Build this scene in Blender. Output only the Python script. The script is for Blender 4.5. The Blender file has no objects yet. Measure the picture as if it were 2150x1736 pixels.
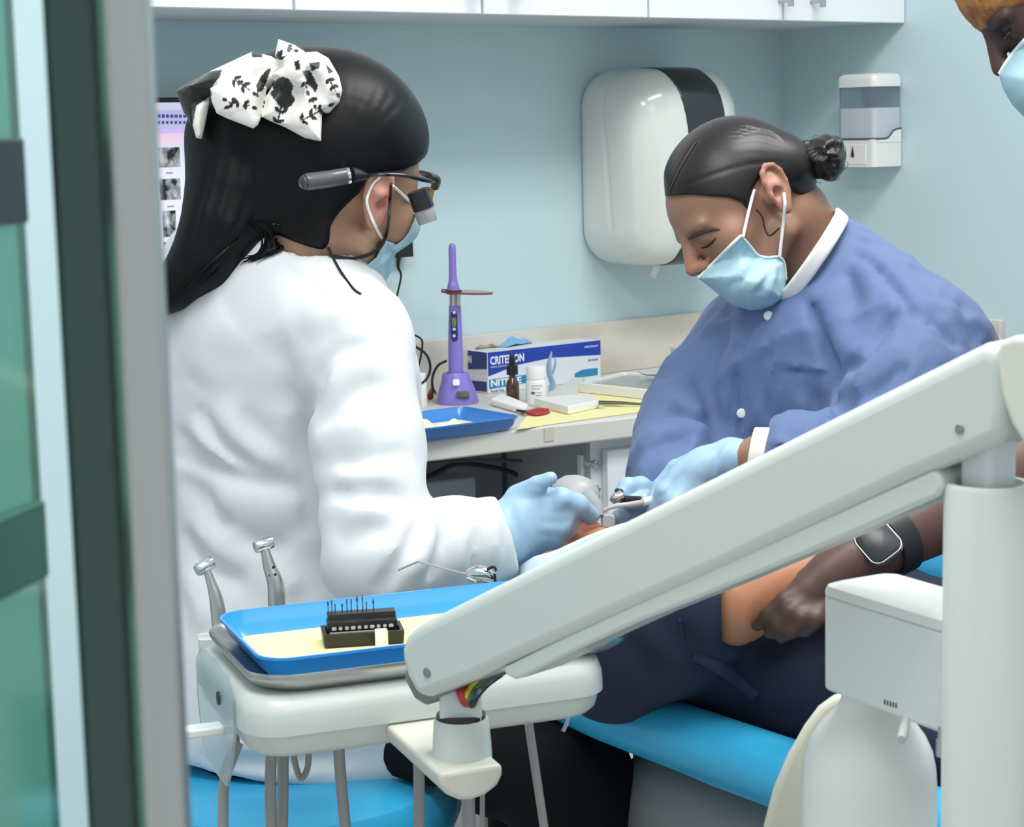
import bpy, bmesh, math, random
import numpy as np
from mathutils import Vector, Matrix

C = bpy.context.scene.collection
SC = bpy.context.scene
A = np.array
random.seed(7); RNG = np.random.default_rng(7)

# ------------------------------------------------------------------ camera
FPX = 4158.2; CX, CY = 1075.0, 868.0
CAMZ = 1.37
YAW, PITCH, ROLL = math.radians(38.365), math.radians(8.228), math.radians(1.335)
_f0 = A([math.sin(YAW), math.cos(YAW), 0.0]); _r0 = A([math.cos(YAW), -math.sin(YAW), 0.0]); _u0 = A([0, 0, 1.0])
CF = _f0*math.cos(PITCH) - _u0*math.sin(PITCH)
_u1 = _u0*math.cos(PITCH) + _f0*math.sin(PITCH)
CR = _r0*math.cos(ROLL) - _u1*math.sin(ROLL)
CU = _u1*math.cos(ROLL) + _r0*math.sin(ROLL)
CO = A([0, 0, CAMZ])
cam_d = bpy.data.cameras.new('camera'); cam = bpy.data.objects.new('camera', cam_d); C.objects.link(cam)
cam_d.sensor_width = 36.0; cam_d.lens = 36.0*FPX/2150.0; cam_d.clip_start = 0.05
cam.matrix_world = Matrix(((CR[0], CU[0], -CF[0], 0), (CR[1], CU[1], -CF[1], 0), (CR[2], CU[2], -CF[2], CAMZ), (0, 0, 0, 1)))
cam_d.dof.use_dof = True; cam_d.dof.focus_distance = 2.35; cam_d.dof.aperture_fstop = 22.0
SC.camera = cam

# ------------------------------------------------------------------ light
SC.view_settings.view_transform = 'Standard'; SC.view_settings.look = 'None'
SC.view_settings.gamma = 1.0; SC.view_settings.exposure = 0.0
w = bpy.data.worlds.new('world'); SC.world = w; w.use_nodes = True
w.node_tree.nodes['Background'].inputs[0].default_value = (0.86, 0.95, 1.0, 1)
w.node_tree.nodes['Background'].inputs[1].default_value = 0.74
def area(name, loc, target, sx, sy, power, col=(1, 1, 1)):
    l = bpy.data.lights.new(name, 'AREA'); l.shape = 'RECTANGLE'; l.size = sx; l.size_y = sy; l.energy = power; l.color = col
    o = bpy.data.objects.new(name, l); C.objects.link(o); o.location = loc
    d = Vector(target) - Vector(loc); o.rotation_euler = d.to_track_quat('-Z', 'Y').to_euler()
    return o
area('ceiling_panel_light', (2.1, 1.25, 2.75), (2.1, 1.26, 0), 1.2, 0.6, 37, (1.0, 0.985, 0.95))
area('ceiling_panel_light', (0.55, 1.1, 2.75), (0.56, 1.1, 0), 1.2, 0.6, 30, (1.0, 0.985, 0.95))
area('ceiling_panel_light', (0.9, -0.6, 2.75), (0.9, -0.59, 0), 1.2, 1.2, 10, (1.0, 0.985, 0.95))

# ------------------------------------------------------------------ materials
def lin(h):
    if isinstance(h, str):
        h = h.lstrip('#'); c = [int(h[i:i+2], 16)/255 for i in (0, 2, 4)]
    else: c = list(h)
    return tuple(((x/12.92) if x <= 0.04045 else ((x+0.055)/1.055)**2.4) for x in c)
MATS = {}
def mat(name, col, rough=0.5, metal=0.0, spec=0.5, bump=None, trans=0.0, sss=0.0, coat=0.0, sheen=0.0, emit=None, var=None, alpha=1.0, ior=None, attr=False):
    """bump=(scale, strength[, stretch xyz]); var=(scale, hex2, amount) mottles the colour"""
    if name in MATS: return MATS[name]
    m = bpy.data.materials.new(name); m.use_nodes = True; nt = m.node_tree; b = nt.nodes['Principled BSDF']
    I = b.inputs
    I['Base Color'].default_value = (*lin(col), 1); I['Roughness'].default_value = rough; I['Metallic'].default_value = metal
    I['Specular IOR Level'].default_value = spec; I['Transmission Weight'].default_value = trans
    if ior: I['IOR'].default_value = ior
    if sss: I['Subsurface Weight'].default_value = sss; I['Subsurface Radius'].default_value = (0.012, 0.005, 0.003); I['Subsurface Scale'].default_value = 1.0
    I['Coat Weight'].default_value = coat; I['Coat Roughness'].default_value = 0.08
    if sheen: I['Sheen Weight'].default_value = sheen
    if emit: I['Emission Color'].default_value = (*lin(emit[0]), 1); I['Emission Strength'].default_value = emit[1]
    I['Alpha'].default_value = alpha
    tc = nt.nodes.new('ShaderNodeTexCoord')
    def noise(scale, stretch=None, detail=4):
        n = nt.nodes.new('ShaderNodeTexNoise'); n.inputs['Scale'].default_value = scale; n.inputs['Detail'].default_value = detail
        if stretch:
            mp = nt.nodes.new('ShaderNodeMapping'); mp.inputs['Scale'].default_value = stretch[:3]
            if len(stretch) > 3: mp.inputs['Rotation'].default_value = stretch[3:6]
            nt.links.new(tc.outputs['Object'], mp.inputs[0]); nt.links.new(mp.outputs[0], n.inputs['Vector'])
        else: nt.links.new(tc.outputs['Object'], n.inputs['Vector'])
        return n
    if bump:
        n = noise(bump[0], bump[2] if len(bump) > 2 else None)
        bp = nt.nodes.new('ShaderNodeBump'); bp.inputs['Strength'].default_value = bump[1]; bp.inputs['Distance'].default_value = 0.004
        nt.links.new(n.outputs[0], bp.inputs['Height']); nt.links.new(bp.outputs[0], I['Normal'])
    src = None
    if attr:
        at = nt.nodes.new('ShaderNodeAttribute'); at.attribute_name = 'Col'; src = at.outputs['Color']
        nt.links.new(src, I['Base Color'])
    if var:
        n = noise(var[0], var[3] if len(var) > 3 else None)
        rp = nt.nodes.new('ShaderNodeMapRange'); rp.inputs['From Min'].default_value = 0.4; rp.inputs['From Max'].default_value = 0.65
        rp.inputs['To Max'].default_value = var[2]
        nt.links.new(n.outputs[0], rp.inputs[0])
        mx = nt.nodes.new('ShaderNodeMix'); mx.data_type = 'RGBA'
        mx.inputs['A'].default_value = (*lin(col), 1); mx.inputs['B'].default_value = (*lin(var[1]), 1)
        if src: nt.links.new(src, mx.inputs['A'])
        nt.links.new(rp.outputs[0], mx.inputs['Factor']); nt.links.new(mx.outputs['Result'], I['Base Color'])
    MATS[name] = m; return m

# ------------------------------------------------------------------ object helpers
def tag(o, label, cat, group=None, kind=None):
    o['label'] = label; o['category'] = cat
    if group: o['group'] = group
    if kind: o['kind'] = kind
    return o
def thing(name, label, cat, loc=(0, 0, 0), group=None):
    o = bpy.data.objects.new(name, None); C.objects.link(o); o.location = Vector([float(v) for v in loc]); o.empty_display_size = 0.05
    return tag(o, label, cat, group)
def link(name, me, parent=None, smooth=True, material=None):
    o = bpy.data.objects.new(name, me); C.objects.link(o)
    if material is not None and not me.materials:
        for m_ in (material if isinstance(material, (list, tuple)) else [material]): me.materials.append(m_)
    if smooth and len(me.polygons): me.polygons.foreach_set('use_smooth', [True]*len(me.polygons))
    if parent is not None:
        o.parent = parent; o.matrix_parent_inverse = world_of(parent).inverted()
    return o
def world_of(o): return o.matrix_basis.copy() if o.parent is None else Matrix.Identity(4)
def obj(name, bm, m, parent=None, smooth=False, bevel=0.0, seg=3, angle=35):
    me = bpy.data.meshes.new(name); bmesh.ops.recalc_face_normals(bm, faces=bm.faces[:]); bm.to_mesh(me); bm.free()
    o = link(name, me, parent, smooth or bevel > 0, m)
    if bevel > 0:
        md = o.modifiers.new('bevel', 'BEVEL'); md.width = bevel; md.segments = seg; md.limit_method = 'ANGLE'; md.angle_limit = math.radians(30)
        md.harden_normals = False
    if smooth or bevel > 0:
        try:
            for e in me.edges: pass
            me.set_sharp_from_angle(angle=math.radians(angle if not bevel else 60))
        except Exception: pass
    return o
def V(p): return Vector((float(p[0]), float(p[1]), float(p[2])))
def box(bm, lo, hi, M=None):
    x0, y0, z0 = lo; x1, y1, z1 = hi
    vs = [bm.verts.new(((M @ Vector(c)) if M else Vector(c))) for c in
          ((x0,y0,z0),(x1,y0,z0),(x1,y1,z0),(x0,y1,z0),(x0,y0,z1),(x1,y0,z1),(x1,y1,z1),(x0,y1,z1))]
    for f in ((0,3,2,1),(4,5,6,7),(0,1,5,4),(1,2,6,5),(2,3,7,6),(3,0,4,7)): bm.faces.new([vs[i] for i in f])
    return vs
def loft(bm, rings, cap=True, closed=True):
    R = [[bm.verts.new(V(p)) for p in r] for r in rings]; n = len(R[0])
    for a, b in zip(R[:-1], R[1:]):
        for i in range(n if closed else n-1): bm.faces.new((a[i], a[(i+1) % n], b[(i+1) % n], b[i]))
    if cap and closed: bm.faces.new(R[0][::-1]); bm.faces.new(R[-1])
    return R
def frame_axes(d, up=(0, 0, 1)):
    d = A(d, float); d = d/np.linalg.norm(d); up = A(up, float)
    if abs(d@up) > 0.97: up = A([1.0, 0, 0]) if abs(d[0]) < .9 else A([0, 1.0, 0])
    s = np.cross(up, d); s /= np.linalg.norm(s); return s, np.cross(d, s), d
def smooth_path(pts, n=8):
    P_ = [A(p, float) for p in pts]
    if len(P_) < 3: return P_
    out = []
    E = [2*P_[0]-P_[1]] + P_ + [2*P_[-1]-P_[-2]]
    for i in range(1, len(E)-2):
        a, b, c, d = E[i-1:i+3]
        for k in range(n):
            t = k/n
            out.append(0.5*((2*b) + (-a+c)*t + (2*a-5*b+4*c-d)*t*t + (-a+3*b-3*c+d)*t**3))
    out.append(P_[-1]); return out
def tube(bm, pts, r, seg=10, sm=8, cap=True, flat=1.0, up=(0, 0, 1)):
    """r: number or list (one radius per control point)"""
    if np.isscalar(r): r = [r]*len(pts)
    Q = smooth_path([np.append(A(p, float), q) for p, q in zip(pts, r)], sm)
    rings = []; s_prev = None
    for i, q in enumerate(Q):
        a = Q[max(i-1, 0)][:3]; b = Q[min(i+1, len(Q)-1)][:3]; d = b-a; d /= (np.linalg.norm(d)+1e-12)
        if s_prev is None: s, t, _ = frame_axes(d, up)
        else:
            s = s_prev - d*(s_prev@d); s /= np.linalg.norm(s)+1e-12; t = np.cross(d, s)
        s_prev = s
        rings.append([q[:3] + q[3]*(math.cos(2*math.pi*k/seg)*s + flat*math.sin(2*math.pi*k/seg)*t) for k in range(seg)])
    loft(bm, rings, cap); return bm
def lathe(bm, prof, origin=(0, 0, 0), axis=(0, 0, 1), seg=28, cap=True, sx=1.0):
    s, t, d = frame_axes(axis); o = A(origin, float)
    loft(bm, [[o + d*h + r*(sx*math.cos(2*math.pi*k/seg)*s + math.sin(2*math.pi*k/seg)*t) for k in range(seg)] for r, h in prof], cap)
    return bm
def rrect(w, h, r, n=6):
    """rounded rectangle outline centred on 0 (list of (x,y))"""
    out = []
    for cx, cy, a0 in ((w/2-r, h/2-r, 0), (-w/2+r, h/2-r, 90), (-w/2+r, -h/2+r, 180), (w/2-r, -h/2+r, 270)):
        for k in range(n+1):
            a = math.radians(a0+90*k/n); out.append((cx+r*math.cos(a), cy+r*math.sin(a)))
    return out
def prism(bm, outline, o, ax, ay, az, h0, h1):
    """extrude a 2D outline (ax, ay plane at o) from h0 to h1 along az"""
    o, ax, ay, az = (A(v, float) for v in (o, ax, ay, az))
    loft(bm, [[o+ax*x+ay*y+az*h for x, y in outline] for h in (h0, h1)])
    return bm
def BM(): return bmesh.new()
def P(x, y, d): return CO + d*(CF + CR*(x-CX)/FPX - CU*(y-CY)/FPX)
def ray(x, y): return CF + CR*(x-CX)/FPX - CU*(y-CY)/FPX
def on_plane(x, y, axis, val):
    d = ray(x, y); return CO + d*((val-CO[axis])/d[axis])
def on_plane_n(x, y, p0, n):
    d = ray(x, y); return CO + d*(((A(p0)-CO)@A(n))/(d@A(n)))
def text_mesh(name, s, size, o, ax, ay, m, parent, bold=0.0, extrude=0.0002, align='LEFT', shear=0.0, width=None):
    """lettering as a thin mesh: ax = reading direction, ay = up"""
    cu = bpy.data.curves.new(name, 'FONT'); cu.body = s; cu.size = size; cu.extrude = extrude; cu.offset = bold; cu.align_x = align; cu.shear = shear
    cu.resolution_u = 3
    t = bpy.data.objects.new(name+'_curve', cu); C.objects.link(t)
    dg = bpy.context.evaluated_depsgraph_get(); me = bpy.data.meshes.new_from_object(t.evaluated_get(dg)); 
    bpy.data.objects.remove(t); bpy.data.curves.remove(cu); me.materials.clear()
    ax = A(ax, float)/np.linalg.norm(ax); ay = A(ay, float)/np.linalg.norm(ay); az = np.cross(ax, ay)
    co = np.empty(len(me.vertices)*3); me.vertices.foreach_get('co', co); co = co.reshape(-1, 3)
    if width: co[:, 0] *= width/max(1e-6, np.ptp(co[:, 0]))
    W = A(o) + co[:, :1]*ax + co[:, 1:2]*ay + co[:, 2:]*az
    me.vertices.foreach_set('co', W.ravel()); me.name = name
    return link(name, me, parent, False, m)
# ------------------------------------------------------------------ sculpting with distance fields
def smin(a, b, k):
    if k <= 0: return np.minimum(a, b)
    h = np.maximum(k-np.abs(a-b), 0)/k; return np.minimum(a, b)-h*h*k*0.25
def smax(a, b, k): return -smin(-a, -b, k)
def s_ball(p, c, r): return np.linalg.norm(p-A(c), axis=1)-r
def s_ell(p, c, r, R=None):
    q = p-A(c)
    if R is not None: q = q@A(R)          # columns of R = local axes in the world
    r = A(r, float); k0 = np.linalg.norm(q/r, axis=1); k1 = np.linalg.norm(q/(r*r), axis=1)
    return k0*(k0-1)/np.maximum(k1, 1e-9)
def s_cone(p, a, b, ra, rb):
    a = A(a); b = A(b); ba = b-a; l2 = ba@ba+1e-12; t = np.clip((p-a)@ba/l2, 0, 1)
    return np.linalg.norm(p-a-t[:, None]*ba, axis=1)-(ra+(rb-ra)*t)
def s_chain(p, pts, rs, k=0.0):
    d = None
    for i in range(len(pts)-1):
        e = s_cone(p, pts[i], pts[i+1], rs[i], rs[i+1]); d = e if d is None else smin(d, e, k)
    return d
def s_box(p, c, h, rad, R=None):
    q = p-A(c)
    if R is not None: q = q@A(R)
    q = np.abs(q)-(A(h, float)-rad)
    return np.linalg.norm(np.maximum(q, 0), axis=1)+np.minimum(q.max(axis=1), 0)-rad
def s_plane(p, o, n):
    n = A(n, float); n = n/np.linalg.norm(n); return (p-A(o))@n
def seg_dist(p, a, b):
    a = A(a); b = A(b); ba = b-a; t = np.clip((p-a)@ba/(ba@ba+1e-12), 0, 1)
    return np.linalg.norm(p-a-t[:, None]*ba, axis=1), t
def s_folds(p, d, folds):
    """folds: list of (points, amplitude, width) in metres: smooth ridges (+) and creases (-) laid on a surface"""
    for pts, amp, wd in folds:
        pts = [A(q) for q in pts]; Q = np.array(pts); lo = Q.min(0)-3*wd; hi = Q.max(0)+3*wd
        m = ((p > lo) & (p < hi)).all(1)
        if not m.any(): continue
        pm = p[m]; best = np.full(len(pm), 9.0); tt = np.zeros(len(pm)); n = len(pts)-1
        for i in range(n):
            e, t = seg_dist(pm, pts[i], pts[i+1]); s = e < best; best = np.where(s, e, best); tt = np.where(s, (i+t)/n, tt)
        taper = np.clip(np.minimum(tt, 1-tt)*4, 0.0, 1)**0.7
        d[m] -= amp*taper*np.exp(-(best/wd)**2)
    return d
_cr = np.random.default_rng(21)
CRUMP = []
for _i in range(14):
    _v = _cr.normal(size=3); _v /= np.linalg.norm(_v); CRUMP.append((_v*2*math.pi/_cr.uniform(0.07, 0.20), _cr.uniform(0, 6.28), _cr.normal(size=3)*9, _cr.uniform(0, 6.28)))
def s_crumple(p, amp):
    """crisp crossing creases, as in stiff cloth"""
    e = 0
    for k, ph, k2, p2 in CRUMP: e = e+(1-np.abs(np.sin(p@k*0.5+ph+0.6*np.sin(p@k2+p2))))**5*np.clip(0.5+np.sin(p@k2*0.7+p2*2), 0, 1)
    return amp*e
def axis_pts(lo, hi, h, fine=()):
    """grid coordinates from lo to hi with step h; fine = [(a, b, step)] refined spans"""
    out = [lo]; x = lo
    while x < hi:
        st = h
        for a, b, s in fine:
            if a-2*h <= x <= b+2*h: st = min(st, s if a <= x <= b else (s+h)/2)
        x += st; out.append(x)
    return A(out)
def mesh_sdf(name, f, ax, parent=None, m=None, B=8, slack=1.7, color=None, smooth_it=0):
    X, Y, Z = ax; n = [len(X), len(Y), len(Z)]
    nb = [max(1, -(-(k-1)//B)) for k in n]
    def blk(c, nbk): 
        lo = [c[min(i*B, len(c)-1)] for i in range(nbk)]; hi = [c[min(i*B+B, len(c)-1)] for i in range(nbk)]
        return A(lo), A(hi)
    (xl, xh), (yl, yh), (zl, zh) = blk(X, nb[0]), blk(Y, nb[1]), blk(Z, nb[2])
    cx, cy, cz = np.meshgrid((xl+xh)/2, (yl+yh)/2, (zl+zh)/2, indexing='ij')
    hx, hy, hz = np.meshgrid(xh-xl, yh-yl, zh-zl, indexing='ij')
    D = f(np.stack([cx.ravel(), cy.ravel(), cz.ravel()], 1)); diag = 0.5*np.sqrt(hx**2+hy**2+hz**2).ravel()
    act = np.abs(D) < diag*slack+0.004
    Vv = np.empty(n, np.float32); need = np.zeros(n, bool)
    D3 = D.reshape(nb); act3 = act.reshape(nb)
    ii = [np.minimum(np.arange(k)//B, q-1) for k, q in zip(n, nb)]
    Vv[:] = np.sign(D3[np.ix_(*ii)])*0.5+D3[np.ix_(*ii)]*0.0
    for i, j, k in zip(*np.nonzero(act3)): need[i*B:i*B+B+1, j*B:j*B+B+1, k*B:k*B+B+1] = True
    idx = np.nonzero(need); N = len(idx[0])
    for s in range(0, N, 400000):
        a = tuple(q[s:s+400000] for q in idx)
        Vv[a] = f(np.stack([X[a[0]], Y[a[1]], Z[a[2]]], 1))
    S = Vv < 0
    cnt = np.zeros([k-1 for k in n], np.int8)
    corners = [(i, j, k) for i in (0, 1) for j in (0, 1) for k in (0, 1)]
    for (i, j, k) in corners: cnt += S[i:n[0]-1+i, j:n[1]-1+j, k:n[2]-1+k]
    ci = np.nonzero((cnt > 0) & (cnt < 8)); M = len(ci[0])
    vid = np.full(cnt.shape, -1, np.int32); vid[ci] = np.arange(M)
    cv = np.stack([Vv[ci[0]+i, ci[1]+j, ci[2]+k] for i, j, k in corners], 1)
    cp = np.stack([np.stack([X[ci[0]+i], Y[ci[1]+j], Z[ci[2]+k]], 1) for i, j, k in corners], 1)
    acc = np.zeros((M, 3)); num = np.zeros(M)
    for a in range(8):
        for b in range(a+1, 8):
            if sum(u != v for u, v in zip(corners[a], corners[b])) != 1: continue
            va, vb = cv[:, a], cv[:, b]; sel = (va < 0) != (vb < 0)
            t = np.where(sel, va/np.where(sel, va-vb, 1), 0)
            acc += np.where(sel[:, None], cp[:, a]+t[:, None]*(cp[:, b]-cp[:, a]), 0); num += sel
    verts = acc/num[:, None]
    Q = []
    for axn in range(3):
        sl0 = [slice(1, k-1) for k in n]; sl0[axn] = slice(0, n[axn]-1); sl1 = list(sl0); sl1[axn] = slice(1, n[axn])
        s0 = S[tuple(sl0)]; s1 = S[tuple(sl1)]; e = np.nonzero(s0 != s1)
        if not len(e[0]): continue
        base = [e[q]+(0 if q == axn else 1) for q in range(3)]
        u, v = [q for q in range(3) if q != axn]
        def cell(du, dv):
            c = [base[q].copy() for q in range(3)]; c[u] -= du; c[v] -= dv; return vid[tuple(c)]
        quad = np.stack([cell(1, 1), cell(0, 1), cell(0, 0), cell(1, 0)], 1)
        flip = s0[e] if axn != 1 else ~s0[e]
        quad = np.where(flip[:, None], quad, quad[:, ::-1]); Q.append(quad)
    Q = np.concatenate(Q) if Q else np.zeros((0, 4), int); Q = Q[(Q >= 0).all(1)]
    for _ in range(smooth_it):
        s_ = np.zeros_like(verts); k_ = np.zeros(len(verts))
        for a in range(4):
            b = (a+1) % 4
            np.add.at(s_, Q[:, a], verts[Q[:, b]]); np.add.at(k_, Q[:, a], 1); np.add.at(s_, Q[:, b], verts[Q[:, a]]); np.add.at(k_, Q[:, b], 1)
        verts = 0.5*verts+0.5*s_/np.maximum(k_, 1)[:, None]
    me = bpy.data.meshes.new(name); me.vertices.add(len(verts)); me.vertices.foreach_set('co', verts.ravel())
    me.loops.add(len(Q)*4); me.loops.foreach_set('vertex_index', Q.ravel().astype(np.int32))
    me.polygons.add(len(Q)); me.polygons.foreach_set('loop_start', np.arange(0, len(Q)*4, 4, dtype=np.int32)); me.polygons.foreach_set('loop_total', np.full(len(Q), 4, np.int32))
    me.update(calc_edges=True); me.validate()
    if color is not None:
        at = me.color_attributes.new('Col', 'FLOAT_COLOR', 'POINT'); col = np.ones((len(verts), 4), np.float32); col[:, :3] = color(verts); at.data.foreach_set('color', col.ravel())
    return link(name, me, parent, True, m)
def grid_for(pts, pad, h, fine=()):
    """axes around world points; fine = [(lo3, hi3, step)]"""
    Q = A([A(q) for q in pts]); lo = Q.min(0)-pad; hi = Q.max(0)+pad
    return [axis_pts(lo[i], hi[i], h, [(f[0][i], f[1][i], f[2]) for f in fine]) for i in range(3)]
def hit(f, x, y, d0=1.2, d1=4.0):
    """the point where the photo ray through (x, y) meets the surface f"""
    r = ray(x, y); t = d0
    for _ in range(90):
        d = float(f((CO+r*t)[None, :])[0])
        if d < 0.0006: break
        t += max(d*0.7, 0.0008)
        if t > d1: return None
    return CO+r*t
class Rig:
    """photo-scaled working frame: q(x, y, z) = the world point seen at pixel (x, y), z pixel-units nearer than depth d0; s = metres per pixel unit"""
    def __init__(self, d0): self.d0 = d0; self.s = d0/FPX
    def q(self, x, y, z=0.0): return P(x, y, self.d0-z*self.s)
    def R(self, tilt=0.0, yaw=0.0, pitch=0.0):
        """axes: columns (right, up, toward camera), turned in the picture by tilt (deg, counter-clockwise), then yawed about own up (deg)"""
        a = math.radians(tilt); b = math.radians(yaw); c = math.radians(pitch)
        x = CR*math.cos(a)+CU*math.sin(a); y = -CR*math.sin(a)+CU*math.cos(a); z = -CF
        x, z = x*math.cos(b)-z*math.sin(b), z*math.cos(b)+x*math.sin(b)
        y, z = y*math.cos(c)+z*math.sin(c), z*math.cos(c)-y*math.sin(c)
        return np.stack([x, y, z], 1)
# ------------------------------------------------------------------ the setting
YB, XR, HC, YC = 3.011, 3.139, 1.56, 3.011-0.345
Mwall = mat('wall_paint', '#c5dbe1', 0.45, spec=0.35, bump=(90, 0.03))
Mcab = mat('cabinet_white', '#eceef1', 0.35)
Mcabg = mat('cabinet_carcass', '#c9ced2', 0.5)
Msteel = mat('brushed_steel', '#b9bab6', 0.32, metal=1.0, bump=(30, 0.05, (1, 1, 0.02)))
Mchrome = mat('chrome', '#d8dadb', 0.12, metal=1.0)
Mdark = mat('black_plastic', '#15171a', 0.45)
Mblack = mat('black_rubber', '#0e0f11', 0.6)
def structure(o): o['kind'] = 'structure'; return o
def slab(name, lo, hi, m, bevel=0.0):
    bm = BM(); box(bm, lo, hi); return structure(obj(name, bm, m, bevel=bevel))
slab('wall_back', (-0.5, YB, 0), (XR+0.1, YB+0.1, 2.7), Mwall)
slab('wall_right', (XR, -0.8, 0), (XR+0.1, YB, 2.7), Mwall)
slab('floor', (-1.5, -1.5, -0.05), (XR+0.1, YB+0.1, 0.0), mat('floor_vinyl', '#c7c5c0', 0.35, var=(3, '#b5b3ae', 0.6)))
wl0 = P(-260, 868, 1.35); wl1 = P(165, 868, 1.55)
dl = wl1-wl0; dl[2] = 0; nl = np.cross(dl/np.linalg.norm(dl), (0, 0, 1))
bm = BM(); loft(bm, [[(*(wl0[:2]), z), (*(wl1[:2]), z), (*((wl1-nl*0.1)[:2]), z), (*((wl0-nl*0.1)[:2]), z)] for z in (0, 2.7)])
structure(obj('wall_left', bm, Mwall))

# sliding glass door close to the lens
dr = thing('door_1', 'green tinted glass door with a brushed steel pull post', 'door', (*P(250, 868, 0.62)[:2], 0.0)); dr['kind'] = 'structure'
def vert(x, d): p = P(x, 868, d); return p
pc = vert(304, 0.62); rad = 0.5*104*0.62/FPX*1.08
bm = BM(); lathe(bm, [(rad, 0.0), (rad, 2.3)], (*pc[:2], 0), seg=48); obj('door_handle', bm, Msteel, dr, smooth=True)
# the steel post's dark reflected side, put in as a solid dark strip
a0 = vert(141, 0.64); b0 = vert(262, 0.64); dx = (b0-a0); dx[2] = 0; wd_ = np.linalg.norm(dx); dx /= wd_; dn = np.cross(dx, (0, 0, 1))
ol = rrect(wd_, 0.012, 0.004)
bm = BM(); mid = (a0+b0)/2; mid[2] = 0; prism(bm, ol, mid, dx, dn, (0, 0, 1), 0, 2.3); obj('post_reflection', bm, mat('reflection_dark', '#4a5d57', 0.38, metal=0.75), dr, smooth=True)
g0 = vert(-330, 0.60); g1 = vert(50, 0.72); gx = g1-g0; gx[2] = 0; gw = np.linalg.norm(gx); gx /= gw; gn = np.cross(gx, (0, 0, 1))
bm = BM(); mid = (g0+g1)/2; mid[2] = 0; prism(bm, [(-gw/2, -0.005), (gw/2, -0.005), (gw/2, 0.005), (-gw/2, 0.005)], mid, gx, gn, (0, 0, 1), 0.0, 2.3)
obj('glass_panel', bm, mat('green_glass', '#74b8a0', 0.08, trans=0.75, ior=1.45), dr)
bm = BM(); lathe(bm, [(0.0025, 0.0), (0.0025, 2.3)], (*g1[:2], 0), seg=12); obj('glass_edge', bm, mat('glass_edge', '#3c6a64', 0.2), dr, smooth=True)
for y0, y1, c in ((290, 465, '#0d2a2e'), (1050, 1215, '#1c5a4a')):
    z0 = on_plane_n(10, y1, g1, CF)[2]; z1 = on_plane_n(10, y0, g1, CF)[2]
    bm = BM(); prism(bm, [(-gw/2, 0.0054), (gw/2-0.004, 0.0054), (gw/2-0.004, 0.0085), (-gw/2, 0.0085)], mid, gx, gn, (0, 0, 1), z0, z1)
    obj('rail', bm, mat('door_rail_'+c, c, 0.4), dr, bevel=0.001)

# ------------------------------------------------------------------ wall cabinets
def cabX(px): return on_plane(px, 20, 1, YC)[0]
units = [(cabX(618)-0.80, cabX(618), 'white wall cabinet at the left end behind the steel post', None),
         (cabX(618), cabX(1362), 'white wall cabinet with two bar handles above the purple curing light', (990, 1077)),
         (cabX(1362), XR, 'white wall cabinet in the corner above the paper towel dispenser', (1636, 1703))]
for x0, x1, lab, hd in units:
    t = thing('wall_cabinet', lab, 'cabinet', ((x0+x1)/2, YC, HC), 'wall cabinets over the counter')
    bm = BM(); box(bm, (x0, YC+0.02, HC), (x1, YB, HC+0.75)); obj('body', bm, Mcabg, t)
    xm = cabX(1013) if hd and hd[0] == 990 else (cabX(1645) if hd else (x0+x1)/2)
    for k, (a, b) in enumerate(((x0, xm), (xm, x1))):
        bm = BM(); box(bm, (a+0.0022, YC, HC-0.002), (b-0.0022, YC+0.018, HC+0.75)); dd = obj('door', bm, Mcab, t, bevel=0.0015)
        hx = cabX(hd[k]) if hd else (xm-0.04 if k == 0 else xm+0.04)
        zb = on_plane(hx, 20, 1, YC)[2]
        hz = HC+0.022
        bm = BM(); tube(bm, [(hx, YC-0.001, hz+0.012), (hx, YC-0.028, hz+0.012)], 0.004, 10); tube(bm, [(hx, YC-0.001, hz+0.132), (hx, YC-0.028, hz+0.132)], 0.004, 10)
        tube(bm, [(hx, YC-0.03, hz), (hx, YC-0.03, hz+0.15)], 0.0062, 14); obj('handle', bm, Msteel, dd, smooth=True)

# ------------------------------------------------------------------ worktop, splashback, base units
HT = 0.872
eA = on_plane(1001, 958, 2, 0.835); eB = on_plane(1346, 917, 2, 0.835); ed = eB-eA; ed /= np.linalg.norm(ed)
def edge_at(X): return eA+ed*((X-eA[0])/ed[0])
Mtop = mat('laminate', '#d9d6cf', 0.4, var=(5, '#cdc8bf', 0.5))
f0 = edge_at(0.3); f1 = edge_at(XR)
bm = BM(); loft(bm, [[(f0[0], f0[1], z), (f1[0], f1[1], z), (XR, YB, z), (f0[0], YB, z)] for z in (0.835, HT)])
wt = tag(obj('worktop', bm, Mtop, bevel=0.004), 'long pale laminate worktop along the blue wall', 'worktop')
Mmarb = mat('marble_tile', '#d8d2c8', 0.3, var=(4.5, '#b3aa9c', 0.55, (1, 1, 2.6, 0.3, 0.6, 0.2)))
bm = BM(); box(bm, (0.3, YB-0.015, HT), (XR, YB-0.0005, 0.977)); structure(obj('trim_1', bm, Mmarb, bevel=0.002))
bm = BM(); box(bm, (XR-0.015, edge_at(XR)[1]+0.02, HT), (XR-0.0005, YB-0.016, 0.977)); structure(obj('trim_2', bm, Mmarb, bevel=0.002))
# tape scrap on the front edge
tp = on_plane_n(1152, 912, eA, (-ed[1], ed[0], 0)); tn = A([ed[1], -ed[0], 0])
bm = BM(); prism(bm, [(-0.0095, -0.011), (0.0095, -0.011), (0.009, 0.012), (-0.009, 0.012)], tp+tn*0.0004, ed, (0, 0, 1), tn, 0.0002, 0.0012)
tag(obj('tape', bm, mat('tape', '#cfc6b4', 0.5)), 'beige scrap of tape stuck on the worktop front edge', 'tape')
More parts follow.
